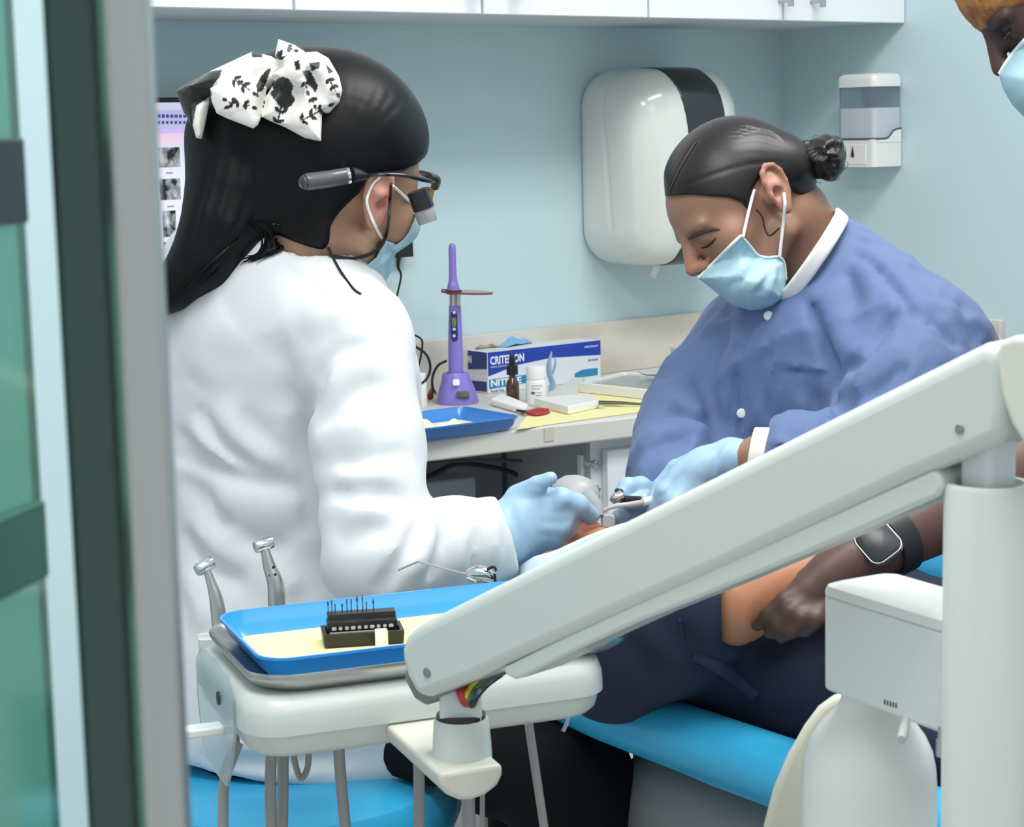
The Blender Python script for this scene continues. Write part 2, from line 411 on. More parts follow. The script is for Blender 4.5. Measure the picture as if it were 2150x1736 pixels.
# base cabinet to the right of the knee space
c0 = on_plane_n(1254, 1000, eA+A([0, 0.03, 0]), (-ed[1], ed[0], 0)); nin = A([-ed[1], ed[0], 0])
t = thing('base_cabinet', 'white base cabinet under the worktop beside the grey knee space', 'cabinet', (c0[0]+0.3, c0[1]+0.2, 0))
def edgebox(bm, s0, s1, n0, n1, z0, z1):
    o = c0.copy(); o[2] = 0
    loft(bm, [[o+ed*s+nin*n+A([0, 0, z]) for s, n in ((s0, n0), (s1, n0), (s1, n1), (s0, n1))] for z in (z0, z1)])
bm = BM(); edgebox(bm, 0.0, 0.62, 0.02, 0.30, 0.0, 0.834); obj('body', bm, Mcab, t)
bm = BM(); edgebox(bm, -0.006, -0.0005, 0.024, 0.30, 0.0, 0.834); obj('side_panel', bm, mat('grey_laminate', '#a6aaaf', 0.55), t)
for k in range(2):
    bm = BM(); edgebox(bm, 0.022+k*0.30, 0.316+k*0.30, 0.0, 0.019, 0.10, 0.812); obj('door', bm, Mcab, t, bevel=0.002)
# grey modesty panel closing the knee space
bm = BM(); o_ = edge_at(0.3)
for (xa, xb, za, nn) in ((0.3, c0[0]-0.02, 0.0, 0.33),): 
    p0 = edge_at(xa)+nin*nn; p1 = edge_at(xb)+nin*nn
    loft(bm, [[(p0[0], p0[1], z), (p1[0], p1[1], z), (p1[0]+nin[0]*.02, p1[1]+nin[1]*.02, z), (p0[0]+nin[0]*.02, p0[1]+nin[1]*.02, z)] for z in (0, 0.834)])
Mgrey = mat('grey_board', '#989ca2', 0.6)
structure(obj('wall_knee_panel', bm, Mgrey))
# a lower grey box left in the knee space
q0 = on_plane_n(1000, 1000, edge_at(1.9)+nin*0.24, nin); q1 = on_plane_n(700, 1040, edge_at(1.9)+nin*0.24, nin)
bm = BM(); loft(bm, [[(q1[0], q1[1], z), (q0[0], q0[1], z), (q0[0]+nin[0]*.06, q0[1]+nin[1]*.06, z), (q1[0]+nin[0]*.06, q1[1]+nin[1]*.06, z)] for z in (0, q0[2])]); tag(obj('equipment_box', bm, mat('grey_case', '#a4a8ae', 0.55), bevel=0.004), 'grey equipment case standing in the knee space under the worktop', 'case')
# connector strip with two chrome couplings
t = thing('connector_plate', 'white air connector plate with two chrome couplings on the base cabinet side', 'connector', c0+nin*0.03-ed*0.02)
sp = on_plane_n(1232, 955, c0+nin*0.03, nin); sb = on_plane_n(1232, 1055, c0+nin*0.03, nin)
bm = BM(); prism(bm, rrect(0.022, abs(sp[2]-sb[2]), 0.003), (sp+sb)/2, ed, (0, 0, 1), nin, 0.0, 0.012); obj('plate', bm, Mcab, t, smooth=True)
for yy in (970, 1022):
    p = on_plane_n(1233, yy, c0+nin*0.03, nin); dv = -nin*0.8+ed*0.35-A([0, 0, .1])
    bm = BM(); lathe(bm, [(0.0085, 0), (0.0085, 0.006), (0.006, 0.007), (0.006, 0.013), (0.0075, 0.014), (0.0075, 0.02), (0.004, 0.021), (0.004, 0.026), (0.0028, 0.0262), (0.0028, 0.022)], p, dv, 18)
    obj('coupling', bm, Mchrome, t, smooth=True)
# black leads hanging in the knee space
bm = BM(); tube(bm, [on_plane_n(x, y, edge_at(1.9)+nin*0.2, nin) for x, y in ((840, 1010), (900, 1000), (940, 980), (975, 973), (1040, 982), (1070, 990), (1085, 997))], 0.0045, 10)
tag(obj('cable', bm, Mblack, smooth=True), 'thick black cable sagging across the grey knee space', 'cable')
bm = BM(); tube(bm, [on_plane_n(x, y, edge_at(1.9)+nin*0.16, nin) for x, y in ((870, 975), (980, 966), (1040, 966), (1085, 967), (1095, 968))], 0.0032, 10)
tag(obj('cable', bm, mat('grey_lead', '#3f444a', 0.6), smooth=True), 'thin grey lead running to the connector plate under the worktop', 'cable')
# ------------------------------------------------------------------ things on the blue walls
Mwhite = mat('white_plastic', '#e6e7e3', 0.22, coat=0.3)
Mwhite2 = mat('white_plastic_matt', '#e9e9e6', 0.4)
# paper towel dispenser
yf = YB-0.205
xl = on_plane(1213, 350, 1, YB)[0]+0.004; xr = on_plane(1531, 300, 1, YB-0.10)[0]-0.022
zt = on_plane(1400, 143, 1, YB-0.12)[2]; zb = on_plane(1380, 556, 1, YB-0.12)[2]
pcx = A([(xl+xr)/2, YB-0.105, (zt+zb)/2]); ph = A([(xr-xl)/2, 0.105, (zt-zb)/2])
t = thing('paper_towel_dispenser', 'large white paper towel dispenser with a curved black stripe on the wall', 'dispenser', (pcx[0], YB, pcx[2]))
def f_disp0(p):
    d = s_box(p, pcx+A([0, 0.02, 0]), ph+A([0, 0.025, 0]), 0.075)
    d = smax(d, s_ell(p, pcx+A([0, 0.10, 0.0]), (ph[0]*1.62, 0.212, ph[2]*1.75)), 0.05)
    return smax(d, -s_plane(p, (0, YB-0.001, 0), (0, -1, 0)), 0.004)
sm_ = [hit(f_disp0, x, y) for x, y in ((1275, 175), (1265, 205), (1264, 250), (1272, 310), (1277, 390), (1283, 470), (1300, 540))]
sm_ = [q for q in sm_ if q is not None]
def f_disp(p): return s_folds(p, f_disp0(p), [(sm_, -0.0045, 0.004)])
mesh_sdf('body', f_disp, [axis_pts(xl-0.02, xr+0.02, 0.004), axis_pts(yf-0.03, YB+0.01, 0.004), axis_pts(zb-0.02, zt+0.02, 0.004)], t, mat('dispenser_shell', '#dfe2dc', 0.18, coat=0.5))
bl = [on_plane(x, y, 1, yf+0.02) for x, y in ((1412, 140), (1424, 190), (1432, 250), (1435, 320), (1436, 380), (1436, 480), (1430, 560))]
br = [on_plane(x, y, 1, yf+0.05) for x, y in ((1468, 138), (1486, 180), (1493, 230), (1496, 290), (1497, 380), (1497, 480), (1490, 560))]
def f_str(p):
    zl = [q[2] for q in bl][::-1]; zr = [q[2] for q in br][::-1]
    xa = np.interp(p[:, 2], zl, [q[0] for q in bl][::-1]); xb = np.interp(p[:, 2], zr, [q[0] for q in br][::-1])
    d = np.maximum(xa-p[:, 0], p[:, 0]-xb)
    return np.maximum(np.maximum(f_disp0(p)-0.0016, -(f_disp0(p)+0.004)), np.maximum(d, p[:, 1]-(YB-0.09)))
mesh_sdf('window_strip', f_str, [axis_pts(xl-0.02, xr+0.02, 0.003), axis_pts(yf-0.03, YB+0.01, 0.003), axis_pts(zb-0.02, zt+0.02, 0.003)], t, mat('smoked_strip', '#23292e', 0.25, coat=0.3), slack=2.5)
tip = on_plane(1381, 560, 1, YB-0.11)
bm = BM(); loft(bm, [[tip+A([s*w_, 0.012*math.sin(s*9+h*100)+q_, h]) for s, q_ in ((-1, 0), (-.3, 0.004), (.4, 0), (1, .003), (1, .005), (.4, .002), (-.3, .006), (-1, .002))] for h, w_ in ((0.02, 0.012), (-0.004, 0.013), (-0.018, 0.008), (-0.024, 0.003))])
tag(obj('paper_towel', bm, mat('paper', '#ece9e0', 0.9), smooth=True), 'torn white paper tip hanging from the towel dispenser', 'paper towel')

# soap dispenser
sy0 = on_plane(1897, 340, 0, XR)[1]; sy1 = sy0+0.105; sx0 = XR-0.088; szb = on_plane(1897, 348, 0, XR)[2]; szt = on_plane(1905, 152, 0, XR)[2]
t = thing('soap_dispenser', 'white wall soap dispenser with a smoky clear tank beside the corner', 'soap dispenser', (XR, (sy0+sy1)/2, szb))
def sbox(bm, i, z0, z1, r=0.012, j=0.0):
    ox, oy = sx0+i, sy0+i; w_ = XR-0.0005-ox+0.0; d_ = sy1-i-oy
    o = A([(ox+XR-0.0005)/2, (oy+sy1-i)/2, 0])
    ol = [(x, y) for x, y in rrect(w_, d_, r)]
    loft(bm, [[o+A([x, y, z]) for x, y in ol] for z in (z0, z1)])
H_ = szt-szb
bm = BM(); o = A([(sx0+XR-0.0005)/2, (sy0+sy1)/2, 0]); W_, D_ = XR-0.0005-sx0, sy1-sy0
loft(bm, [[o+A([x*k+(1-k)*0.02, y*k2, z]) for x, y in rrect(W_, D_, 0.014)] for k, k2, z in ((1.0, 1.0, szb+0.855*H_), (1, 1, szb+0.93*H_), (0.97, 0.96, szb+0.97*H_), (0.9, 0.86, szb+0.993*H_), (0.75, 0.7, szt))])
obj('lid', bm, Mwhite, t, smooth=True)
bm = BM(); sbox(bm, 0.003, szb+0.30*H_, szb+0.86*H_); obj('tank', bm, mat('smoky_clear', '#dde5ee', 0.06, trans=0.9, ior=1.15), t, smooth=True)
bm = BM(); sbox(bm, 0.0055, szb+0.31*H_, szb+0.63*H_, 0.009); obj('liquid', bm, mat('soap_liquid', '#f2f3f2', 0.35), t, smooth=True)
bm = BM(); sbox(bm, 0.0, szb, szb+0.295*H_, 0.010); obj('base', bm, Mwhite, t, smooth=True)
bm = BM()   # wave shaped shoulder on the near side
zz = [(0.0, 0.29), (0.30, 0.29), (0.42, 0.30), (0.52, 0.335), (0.62, 0.375), (0.75, 0.39), (0.9, 0.395)]
loft(bm, [[(sx0+0.006+(W_-0.006)*a, sy0-0.0012, szb+0.26*H_), (sx0+0.006+(W_-0.006)*a, sy0+0.004, szb+0.26*H_), (sx0+0.006+(W_-0.006)*a, sy0+0.004, szb+b*H_), (sx0+0.006+(W_-0.006)*a, sy0-0.0012, szb+b*H_)] for a, b in zz])
obj('shoulder', bm, Mwhite, t)
bm = BM(); tube(bm, [(sx0+0.004+(W_-0.004)*a, sy0-0.0015, szb+(b+0.012)*H_) for a, b in zz], 0.0016, 8); tube(bm, [(sx0-0.0005, sy0+0.012, szb+0.30*H_), (sx0-0.0005, sy1-0.012, szb+0.30*H_)], 0.0016, 8); obj('seal', bm, mat('seal_grey', '#3d4750', 0.4), t, smooth=True)
bm = BM(); box(bm, (sx0-0.0015, sy0+0.022, szb+0.03*H_), (sx0+0.002, sy1-0.016, szb+0.245*H_)); pn = obj('sensor_panel', bm, Mwhite2, t, bevel=0.001)
dz = szb+0.135*H_; dy = (sy0+sy1)/2+0.004
bm = BM(); loft(bm, [[(sx0-0.0022+e, dy+y, dz+z) for y, z in ((0, 0.017), (0.003, 0.006), (0.0045, 0), (0.0035, -0.005), (0, -0.0065), (-0.0035, -0.005), (-0.0045, 0), (-0.003, 0.006))] for e in (0, 0.001)]); obj('drop_mark', bm, mat('drop_red', '#5e2327', 0.5), pn)

# computer monitor behind the dentist
ym = YB-0.10
c_tl = on_plane(322, 205, 1, ym); c_br = on_plane(806, 611, 1, ym)
x1 = c_br[0]; z0 = c_br[2]; z1 = c_tl[2]; x0 = x1-0.545
t = thing('monitor', 'computer monitor showing dental x-rays behind the woman with the bow', 'monitor', ((x0+x1)/2, ym, HT))
bm = BM(); box(bm, (x0, ym, z0), (x1, ym+0.022, z1)); obj('housing', bm, Mdark, t, bevel=0.003)
sc0, sc1, sz0, sz1 = x0+0.007, x1-0.007, z0+0.014, z1-0.008
bm = BM(); box(bm, (sc0, ym-0.0012, sz0), (sc1, ym+0.002, sz1)); scr = obj('screen', bm, mat('screen_glow', '#c9c6d8', 0.2, emit=('#c4c1d6', 0.62)), t)
def scr_rect(name, px0, py0, px1, py1, m, lift=0.0022):
    a = on_plane(px0, py0, 1, ym-lift); b = on_plane(px1, py1, 1, ym-lift)
    bm = BM(); box(bm, (max(min(a[0], b[0]), sc0), ym-lift, max(min(a[2], b[2]), sz0)), (min(max(a[0], b[0]), sc1), ym-lift+0.0008, min(max(a[2], b[2]), sz1))); return obj(name, bm, m, scr)
scr_rect('toolbar', 60, 235, 880, 268, mat('ui_lilac', '#b9b8dd', 0.3, emit=('#b6b5dc', 0.5)))
for x in list(range(331, 402, 9)): 
    scr_rect('toolbar_icon', x, 240+(x-331)*0.02, x+6, 247, mat('ui_navy', '#3a3f8a', 0.3, emit=('#33387e', 0.4)), 0.003)
    scr_rect('toolbar_icon', x, 254, x+5, 260, MATS['ui_navy'], 0.003)
scr_rect('banner', 60, 278, 880, 290, mat('ui_pink', '#dfc4d6', 0.3, emit=('#dcc0d4', 0.5)))
Mx = mat('xray', '#14161a', 0.25, var=(42, '#d9dde2', 1.0, (1.6, 1, 1)), emit=('#0a0b0c', 0.2))
for px0, py0, px1, py1 in ((331, 310, 379, 350), (334, 376, 380, 418), (341, 443, 371, 496), (343, 509, 373, 549)): scr_rect('xray_image', px0, py0, px1, py1, Mx)
for px0, py0, px1, py1 in ((349, 362, 363, 364), (352, 432, 366, 434), (353, 501, 364, 503), (390, 310, 392, 420), (757, 590, 763, 596), (768, 590, 778, 596), (784, 588, 798, 598)): scr_rect('caption', px0, py0, px1, py1, mat('ui_grey', '#77778c', 0.3, emit=('#77778c', 0.4)))
bm = BM(); box(bm, ((x0+x1)/2-0.03, ym+0.022, HT+0.005), ((x0+x1)/2+0.03, ym+0.05, z0+0.12)); obj('stand', bm, Mdark, t, bevel=0.003)
bm = BM(); box(bm, ((x0+x1)/2-0.11, ym-0.03, HT), ((x0+x1)/2+0.11, ym+0.06, HT+0.008)); obj('foot', bm, Mdark, t, bevel=0.003)
bm = BM(); pa = on_plane(808, 668, 1, ym-0.02); box(bm, (pa[0]-0.11, ym-0.02, HT), (pa[0], ym+0.05, z0-0.006)); tag(obj('desktop_computer', bm, mat('pc_grey', '#b9bcbb', 0.45), bevel=0.004), 'small light grey computer box under the right end of the monitor', 'computer')
# power adaptor and leads
pl = on_plane(855, 512, 1, YB-0.03)
bm = BM(); prism(bm, [(-0.027, -0.024), (-0.005, -0.024), (0.012, -0.024), (0.0115, 0.026), (-0.004, 0.028)], (pl[0], YB-0.001, pl[2]), (1, 0, 0), (0, 0, 1), (0, -1, 0), 0, 0.032)
tag(obj('power_adapter', bm, Mdark, bevel=0.002), 'black power adaptor plugged into the blue wall beside the mask', 'adaptor')
def wallpath(l, y0): return [on_plane(x, y, 1, y0) for x, y in l]
bm = BM(); tube(bm, wallpath(((838, 535), (836, 560), (842, 580), (833, 625), (832, 655), (843, 690), (868, 702), (886, 715), (884, 745), (879, 770), (880, 785)), YB-0.05), [0.0045, 0.0028]+[0.0019]*9, 8)
tag(obj('cable', bm, Mblack, smooth=True), 'thin black lead running down the wall from the power adaptor', 'cable')
bm = BM(); tube(bm, wallpath(((800, 690), (835, 705), (868, 725), (893, 742), (903, 765), (900, 788), (885, 805), (862, 809)), YB-0.19), 0.0024, 8)
tag(obj('cable', bm, Mblack, smooth=True), 'black cable looping over the white bottle by the purple charger', 'cable')

# ------------------------------------------------------------------ things on the worktop
def K(x, y, z=HT): return on_plane(x, y, 2, z)
def zat(p, x, y):   # height of the photo point (x, y) above worktop point p
    n = A([CF[0], CF[1], 0]); return on_plane_n(x, y, p, n)[2]-p[2]
UP = A([0, 0, 1.0])
# glove box
g0 = K(1025, 827); g1 = K(1262, 797); gx = g1-g0; gl = np.linalg.norm(gx); gx /= gl; gy = np.cross(UP, gx); gh = zat(g0, 1024.5, 740)
gd = 0.122
t = thing('glove_box', 'blue and white box of nitrile gloves against the marble splashback', 'box', g0+gx*gl/2+gy*gd/2)
Mgb = mat('carton_white', '#dfe3ec', 0.4)
bm = BM(); prism(bm, [(0, 0), (gl, 0), (gl, gd), (0, gd)], g0, gx, gy, UP, 0.0003, gh); obj('carton', bm, Mgb, t, bevel=0.0012)
def face_poly(name, pts, o, ax, ay, m, lift=0.0006, parent=None):
    n = np.cross(ax, ay); bm = BM(); prism(bm, pts, A(o)+n*lift*0.0, ax, ay, n, 0.0001, lift); return obj(name, bm, m, parent or t)
Mblue = mat('print_blue', '#1d3fa8', 0.35)
fb = face_poly('front_band', [(0.001, gh*0.42), (gl*0.25, gh*0.62), (gl*0.55, gh*0.70), (gl*0.999, gh*0.63), (gl*0.999, gh*0.997), (0.001, gh*0.997)], g0, gx, UP, Mblue)
face_poly('front_band', [(0.001, gh*0.47), (gd-0.001, gh*0.60), (gd-0.001, gh*0.997), (0.001, gh*0.997)], g0+gy*gd, -gy, UP, mat('print_blue_shaded', '#21357c', 0.35))  # left face: the front blue darkened, its shading put into the colour
Mteal = mat('print_teal', '#2f86b4', 0.35)
pb = face_poly('print_panel', [(0.003, gh*0.11), (gl*0.44, gh*0.17), (gl*0.44, gh*0.36), (0.003, gh*0.34)], g0, gx, UP, Mteal)
face_poly('print_panel', [(gl*0.76, gh*0.12), (gl*0.97, gh*0.13), (gl*0.97, gh*0.31), (gl*0.83, gh*0.31), (gl*0.76, gh*0.24)], g0, gx, UP, Mteal)
face_poly('print_panel', [(0.004, gh*0.03), (gd*0.42, gh*0.05), (gd*0.42, gh*0.29), (0.004, gh*0.27)], g0+gy*gd*0.45, -gy, UP, MATS['print_blue_shaded'])
fn = np.cross(gx, UP); Mlet = mat('print_white', '#eef1f8', 0.4)
text_mesh('lettering', 'CRITERION', 0.021, g0+gx*0.006+UP*gh*0.70+fn*0.0007, gx, UP, Mlet, fb, bold=0.0006, width=gl*0.29)
text_mesh('lettering', 'NITRILE EXAM GLOVES', 0.004, g0+gx*0.007+UP*gh*0.62+fn*0.0007, gx, UP, Mlet, fb, width=gl*0.16)
text_mesh('lettering', 'NITRILE', 0.0175, g0+gx*0.006+UP*gh*0.17+fn*0.0007, gx, UP, Mlet, pb, bold=0.0005, width=gl*0.26)
Mtx = mat('print_grey', '#5b6274', 0.5)
text_mesh('lettering', 'Powder-Free', 0.006, g0+gx*0.006+UP*gh*0.03+fn*0.0007, gx, UP, Mtx, t)
text_mesh('lettering', '100 GLOVES', 0.006, g0+gx*gl*0.88+UP*gh*0.50+fn*0.0007, gx, UP, Mtx, t, width=gl*0.09)
text_mesh('lettering', 'MEDIUM', 0.006, g0+gx*gl*0.85+UP*gh*0.84+fn*0.0007, gx, UP, Mlet, fb, width=gl*0.12)
text_mesh('lettering', 'CRITERION', 0.02, g0+gy*(gd-0.006)+UP*gh*0.70-gx*0.0008, -gy, UP, Mlet, t, bold=0.0005, width=gd*0.55)
# glove and dark scrap poking out of the top slot
Mnit = mat('nitrile_blue', '#7fb4e2', 0.42, sss=0.05)
gt = g0+UP*gh
def crumple(name, c, ax, ay, L, W, Hh, m, seed, n=14):
    r = np.random.default_rng(seed); bm = BM(); rows = []
    for i in range(n+1):
        row = []
        for j in range(7):
            u = i/n-0.5; v = j/6-0.5; e = (1-(2*u)**2)*(1-(2*v)**2*0.8)
            row.append(bm.verts.new(V(c+ax*(L*u)+ay*(W*v*(0.6+0.4*math.sin(3*u+seed)))+UP*(0.0008+Hh*max(e, 0)*(0.55+0.45*math.sin(9*u+5*v+seed)*math.cos(7*v-4*u))))))
        rows.append(row)
    for a, b in zip(rows[:-1], rows[1:]):
        for j in range(6): bm.faces.new((a[j], a[j+1], b[j+1], b[j]))
    o = obj(name, bm, m, None, smooth=True); md = o.modifiers.new('thickness', 'SOLIDIFY'); md.thickness = 0.0006; md.offset = 1
    sb = o.modifiers.new('subdivision', 'SUBSURF'); sb.levels = sb.render_levels = 1
    return o
tag(crumple('glove', gt+gx*0.115+gy*0.062, gx, gy, 0.085, 0.05, 0.022, Mnit, 3), 'blue nitrile glove bunched out of the glove box slot', 'glove')
tag(crumple('cloth_scrap', gt+gx*0.045+gy*0.062, gx, gy, 0.055, 0.04, 0.012, mat('scrap_dark', '#3c3733', 0.8, var=(40, '#c9b99a', 0.9)), 5), 'small dark and tan scrap on top of the glove box', 'scrap')

# purple curing light on its charger
cb = K(961, 846)
t = thing('curing_light', 'purple cordless curing light standing upright in its charging base', 'curing light', cb)
Mpur = mat('purple_plastic', '#8779cc', 0.3, coat=0.25); Mpur2 = mat('purple_dark', '#6a5ab8', 0.3, coat=0.25)
def zc(y): return zat(cb, 961, y)
sc = 3.42/FPX  # metres per pixel about here
hb = zc(782)
bm = BM(); s_, t_, _ = CR*1.0, np.cross(UP, CR), UP; s_ = A([CR[0], CR[1], 0]); s_ /= np.linalg.norm(s_); t_ = np.cross(UP, s_)
rings = []
for h, rx, ry, sh in ((0, 47, 40, 0), (0.05, 47.5, 41, 0), (0.25, 44, 38, 0), (0.5, 39, 33, -1), (0.75, 33, 28, -2), (0.93, 30, 25, -3), (1.0, 28, 23, -3), (0.97, 23, 19, -3), (0.8, 20, 17, -3)):
    rings.append([cb+s_*(sh*sc)+UP*(h*hb+0.0005)+s_*(rx*sc*math.cos(a))+t_*(ry*sc*math.sin(a)) for a in np.linspace(0, 2*math.pi, 32, endpoint=False)])
loft(bm, rings); ch = obj('charging_base', bm, Mpur, t, smooth=True)
bf = cb-t_*0.0
def front(x, y, lift=0.0): # point on the front of the light's axis plane
    return on_plane_n(x, y, cb-A([CF[0], CF[1], 0])*0.030, A([CF[0], CF[1], 0]))
bm = BM(); pq = front(972, 829); nrm = -A([CF[0], CF[1], -0.35]); nrm /= np.linalg.norm(nrm); prism(bm, rrect(0.024, 0.0115, 0.003), pq, s_, np.cross(nrm, s_), nrm, -0.006, 0.006); obj('charge_window', bm, mat('glossy_black', '#0d0f18', 0.1, coat=0.5), ch, smooth=True)
bm = BM(); prism(bm, rrect(0.012, 0.012, 0.003), front(958, 803), s_, np.cross(nrm, s_), nrm, -0.006, 0.002); obj('contact_clip', bm, mat('clip_white', '#d9d6ee', 0.2), ch, smooth=True)
axp = lambda x, y: on_plane_n(x, y, cb, A([CF[0], CF[1], 0]))
bm = BM(); tube(bm, [axp(957, 806), axp(957, 770), axp(956, 710), axp(955, 642)], [17*sc, 16.5*sc, 16*sc, 13.5*sc], 22); wnd = obj('handle', bm, Mpur, t, smooth=True)
bm = BM(); tube(bm, [axp(955, 641.5), axp(955, 616)], 12.5*sc, 22); obj('collar', bm, mat('silver_ring', '#c6c1bd', 0.25, metal=0.9), t, smooth=True)
bm = BM(); tube(bm, [axp(952, 609), axp(951.5, 600), axp(951, 585), axp(950, 550), axp(949.5, 518), axp(949.4, 511)], [14.5*sc, 13*sc, 9.3*sc, 8.3*sc, 7.8*sc, 3.2*sc], 20); obj('light_guide', bm, Mpur, t, smooth=True)
sh = axp(981, 613.5); dsk = s_*0.995-A([0, 0, 1])*0.055; dsk /= np.linalg.norm(dsk); dn_ = np.cross(dsk, t_); dn_ = dn_ if dn_[2] > 0 else -dn_
bm = BM(); prism(bm, [(57*sc*math.cos(a), 0.036*math.sin(a)) for a in np.linspace(0, 2*math.pi, 40, endpoint=False)], sh, dsk, t_, dn_, -0.0016, 0.0016); obj('shield', bm, mat('red_acrylic', '#8e3b46', 0.15, trans=0.3), t, smooth=True)
bm = BM(); tube(bm, [axp(953, 617), axp(953, 608.5)], [17*sc, 18*sc], 22); tube(bm, [axp(926, 610.5), axp(953, 612)], 4.6*sc, 10); obj('shield_clip', bm, mat('shield_clip', '#5b3038', 0.3), t, smooth=True)
hf = lambda x, y: on_plane_n(x, y, cb-A([CF[0], CF[1], 0])*(16.8*sc/1.0), A([CF[0], CF[1], 0]))
pn = None
vN = -A([CF[0], CF[1], 0]); vN /= np.linalg.norm(vN)
pcn = hf(953.5, 685); bm = BM(); prism(bm, rrect(15*sc, 66*sc, 7*sc), pcn, s_, UP, vN, -0.004, 0.0009); pn = obj('control_panel', bm, mat('panel_navy', '#2b2a6b', 0.2, coat=0.3), wnd, smooth=True)
bm = BM(); prism(bm, [(-4.5*sc, -10*sc), (4.5*sc, -10*sc), (4.5*sc, 10*sc), (-4.5*sc, 10*sc)], hf(953.5, 676), s_, UP, vN, 0.0007, 0.0013); obj('display', bm, mat('lcd_green', '#5f8a3c', 0.3, var=(300, '#274214', 0.9), emit=('#4f7a2c', 0.25)), pn)
for yy in (656, 691, 705):
    bm = BM(); lathe(bm, [(3.6*sc, 0), (3.4*sc, 0.0016), (1.5*sc, 0.0022)], hf(953.5, yy)+vN*0.0008, vN, 16); obj('button', bm, mat('button_lilac', '#c9c6ee', 0.3), pn, smooth=True)
bm = BM(); tube(bm, [axp(938, 757), axp(920, 767), axp(909, 788), axp(908, 812), K(915, 832)+UP*0.006], 0.0024, 8)
tag(obj('cable', bm, Mblack, smooth=True), 'short black lead curving from the back of the purple charging base', 'cable')

# amber dropper bottle
b0 = K(1077, 842)
t = thing('dropper_bottle', 'small amber glass dropper bottle with a black rubber bulb', 'bottle', b0); s1 = 3.4/FPX
def L_(pr, org, s): return [(max(r, 0.05)*s, zat(org, 1077, org_y) if False else h) for r, h in pr]
zb_ = lambda y: zat(b0, 1077, y)
bm = BM(); lathe(bm, [(14*s1, 0.0004), (15*s1, 0.002), (15*s1, zb_(812)), (14*s1, zb_(802)), (8*s1, zb_(794)), (7*s1, zb_(787)), (7*s1, zb_(783))], b0, seg=28); obj('bottle', bm, mat('amber_glass', '#4a2a18', 0.08, coat=0.6, spec=0.6), t, smooth=True)
bm = BM(); lathe(bm, [(13*s1, zb_(786)), (13*s1, zb_(770)), (12*s1, zb_(766)), (7*s1, zb_(764)), (7.5*s1, zb_(756)), (6*s1, zb_(746)), (4*s1, zb_(742)), (1*s1, zb_(741))], b0, seg=28); obj('dropper_cap', bm, mat('black_cap', '#17181b', 0.35), t, smooth=True)
# white screw-top jar
j0 = K(1127, 849); zj = lambda y: zat(j0, 1127, y)
t = thing('jar', 'white screw top jar between the dropper bottle and the box front', 'jar', j0)
bm = BM(); lathe(bm, [(22*s1, 0.0004), (23.5*s1, 0.002), (23.5*s1, zj(802)), (21*s1, zj(796)), (18*s1, zj(794))], j0, seg=32); jb = obj('body', bm, Mwhite, t, smooth=True)
bm = BM(); lathe(bm, [(21.5*s1, zj(795)), (22*s1, zj(793)), (22*s1, zj(772)), (20.5*s1, zj(768)), (8*s1, zj(766.5))], j0, seg=32); obj('lid', bm, Mwhite2, t, smooth=True)
for k, (a, b, c, dd) in enumerate(((-12, 808, 14, 1.2), (-12, 814, 8, 1.4), (-13, 825, -4, 6.0), (-2, 822, 12, 1.0), (-2, 828, 10, 1.0))):
    bm = BM()
    rg = []
    for h in (zj(b), zj(b)+dd*s1): rg.append([j0+UP*h+(23.7*s1)*(s_*math.sin(q/23.7)+vN*math.cos(q/23.7)) for q in np.linspace(a, c, 8)]+[j0+UP*h+(23.0*s1)*(s_*math.sin(q/23.7)+vN*math.cos(q/23.7)) for q in np.linspace(c, a, 8)])
    loft(bm, rg); obj('lettering', bm, Mtx, jb)
# light blue folded glove finger standing behind the jar
bm = BM(); q_ = K(1162, 826); zq = lambda x, y: on_plane_n(x, y, q_, A([CF[0], CF[1], 0]))
tube(bm, [zq(1157, 822), zq(1160, 805), zq(1154, 785), zq(1153, 765), zq(1158, 738)], [0.008, 0.0085, 0.008, 0.007, 0.0022], 12, flat=0.35)
tube(bm, [zq(1160, 785), zq(1166, 765), zq(1165, 750)], [0.006, 0.006, 0.003], 10, flat=0.4)
tag(obj('barrier_sleeve', bm, mat('pale_blue_film', '#9dbfe0', 0.3), smooth=True), 'pale blue plastic sleeve standing upright behind the white jar', 'sleeve')
# yellow paper bib spread on the worktop
yb = [K(x, y)+UP*0.0008 for x, y in ((1085, 903), (1110, 870), (1180, 826), (1260, 812), (1420, 826), (1402, 848), (1375, 862), (1240, 880), (1150, 893), (1108, 900))]
bm = BM(); loft(bm, [yb, [q+UP*0.0012 for q in yb]]); tag(obj('paper_bib', bm, mat('yellow_paper', '#f1e9ab', 0.85, bump=(60, 0.25))), 'yellow paper bib spread flat along the worktop edge', 'bib')
HB = HT+0.0022
# white wax-paper wedge pouch behind
def flatbox(name, pts, h0, h1, m, bev=0.0015, base=HT):
    bm = BM(); a = [K(x, y, base) for x, y in pts]; loft(bm, [[q+UP*h0 for q in a], [q+UP*h1 for q in a]]); return obj(name, bm, m, None, bevel=bev)
ws = K(1235, 815)
bm = BM(); A1 = [K(1140, 834, HB), K(1200, 836, HB), K(1228, 817, HB), K(1205, 815, HB)]; hz_ = [0.0008, 0.001, 0.022, 0.020]
loft(bm, [[q+UP*0.0004 for q in A1], [q+UP*(h+0.0012) for q, h in zip(A1, hz_)]])
tag(obj('sterile_pouch', bm, mat('pouch', '#d8d6cf', 0.5, bump=(30, 0.3)), bevel=0.0008), 'white sterile pouch leaning against the organiser case', 'pouch')
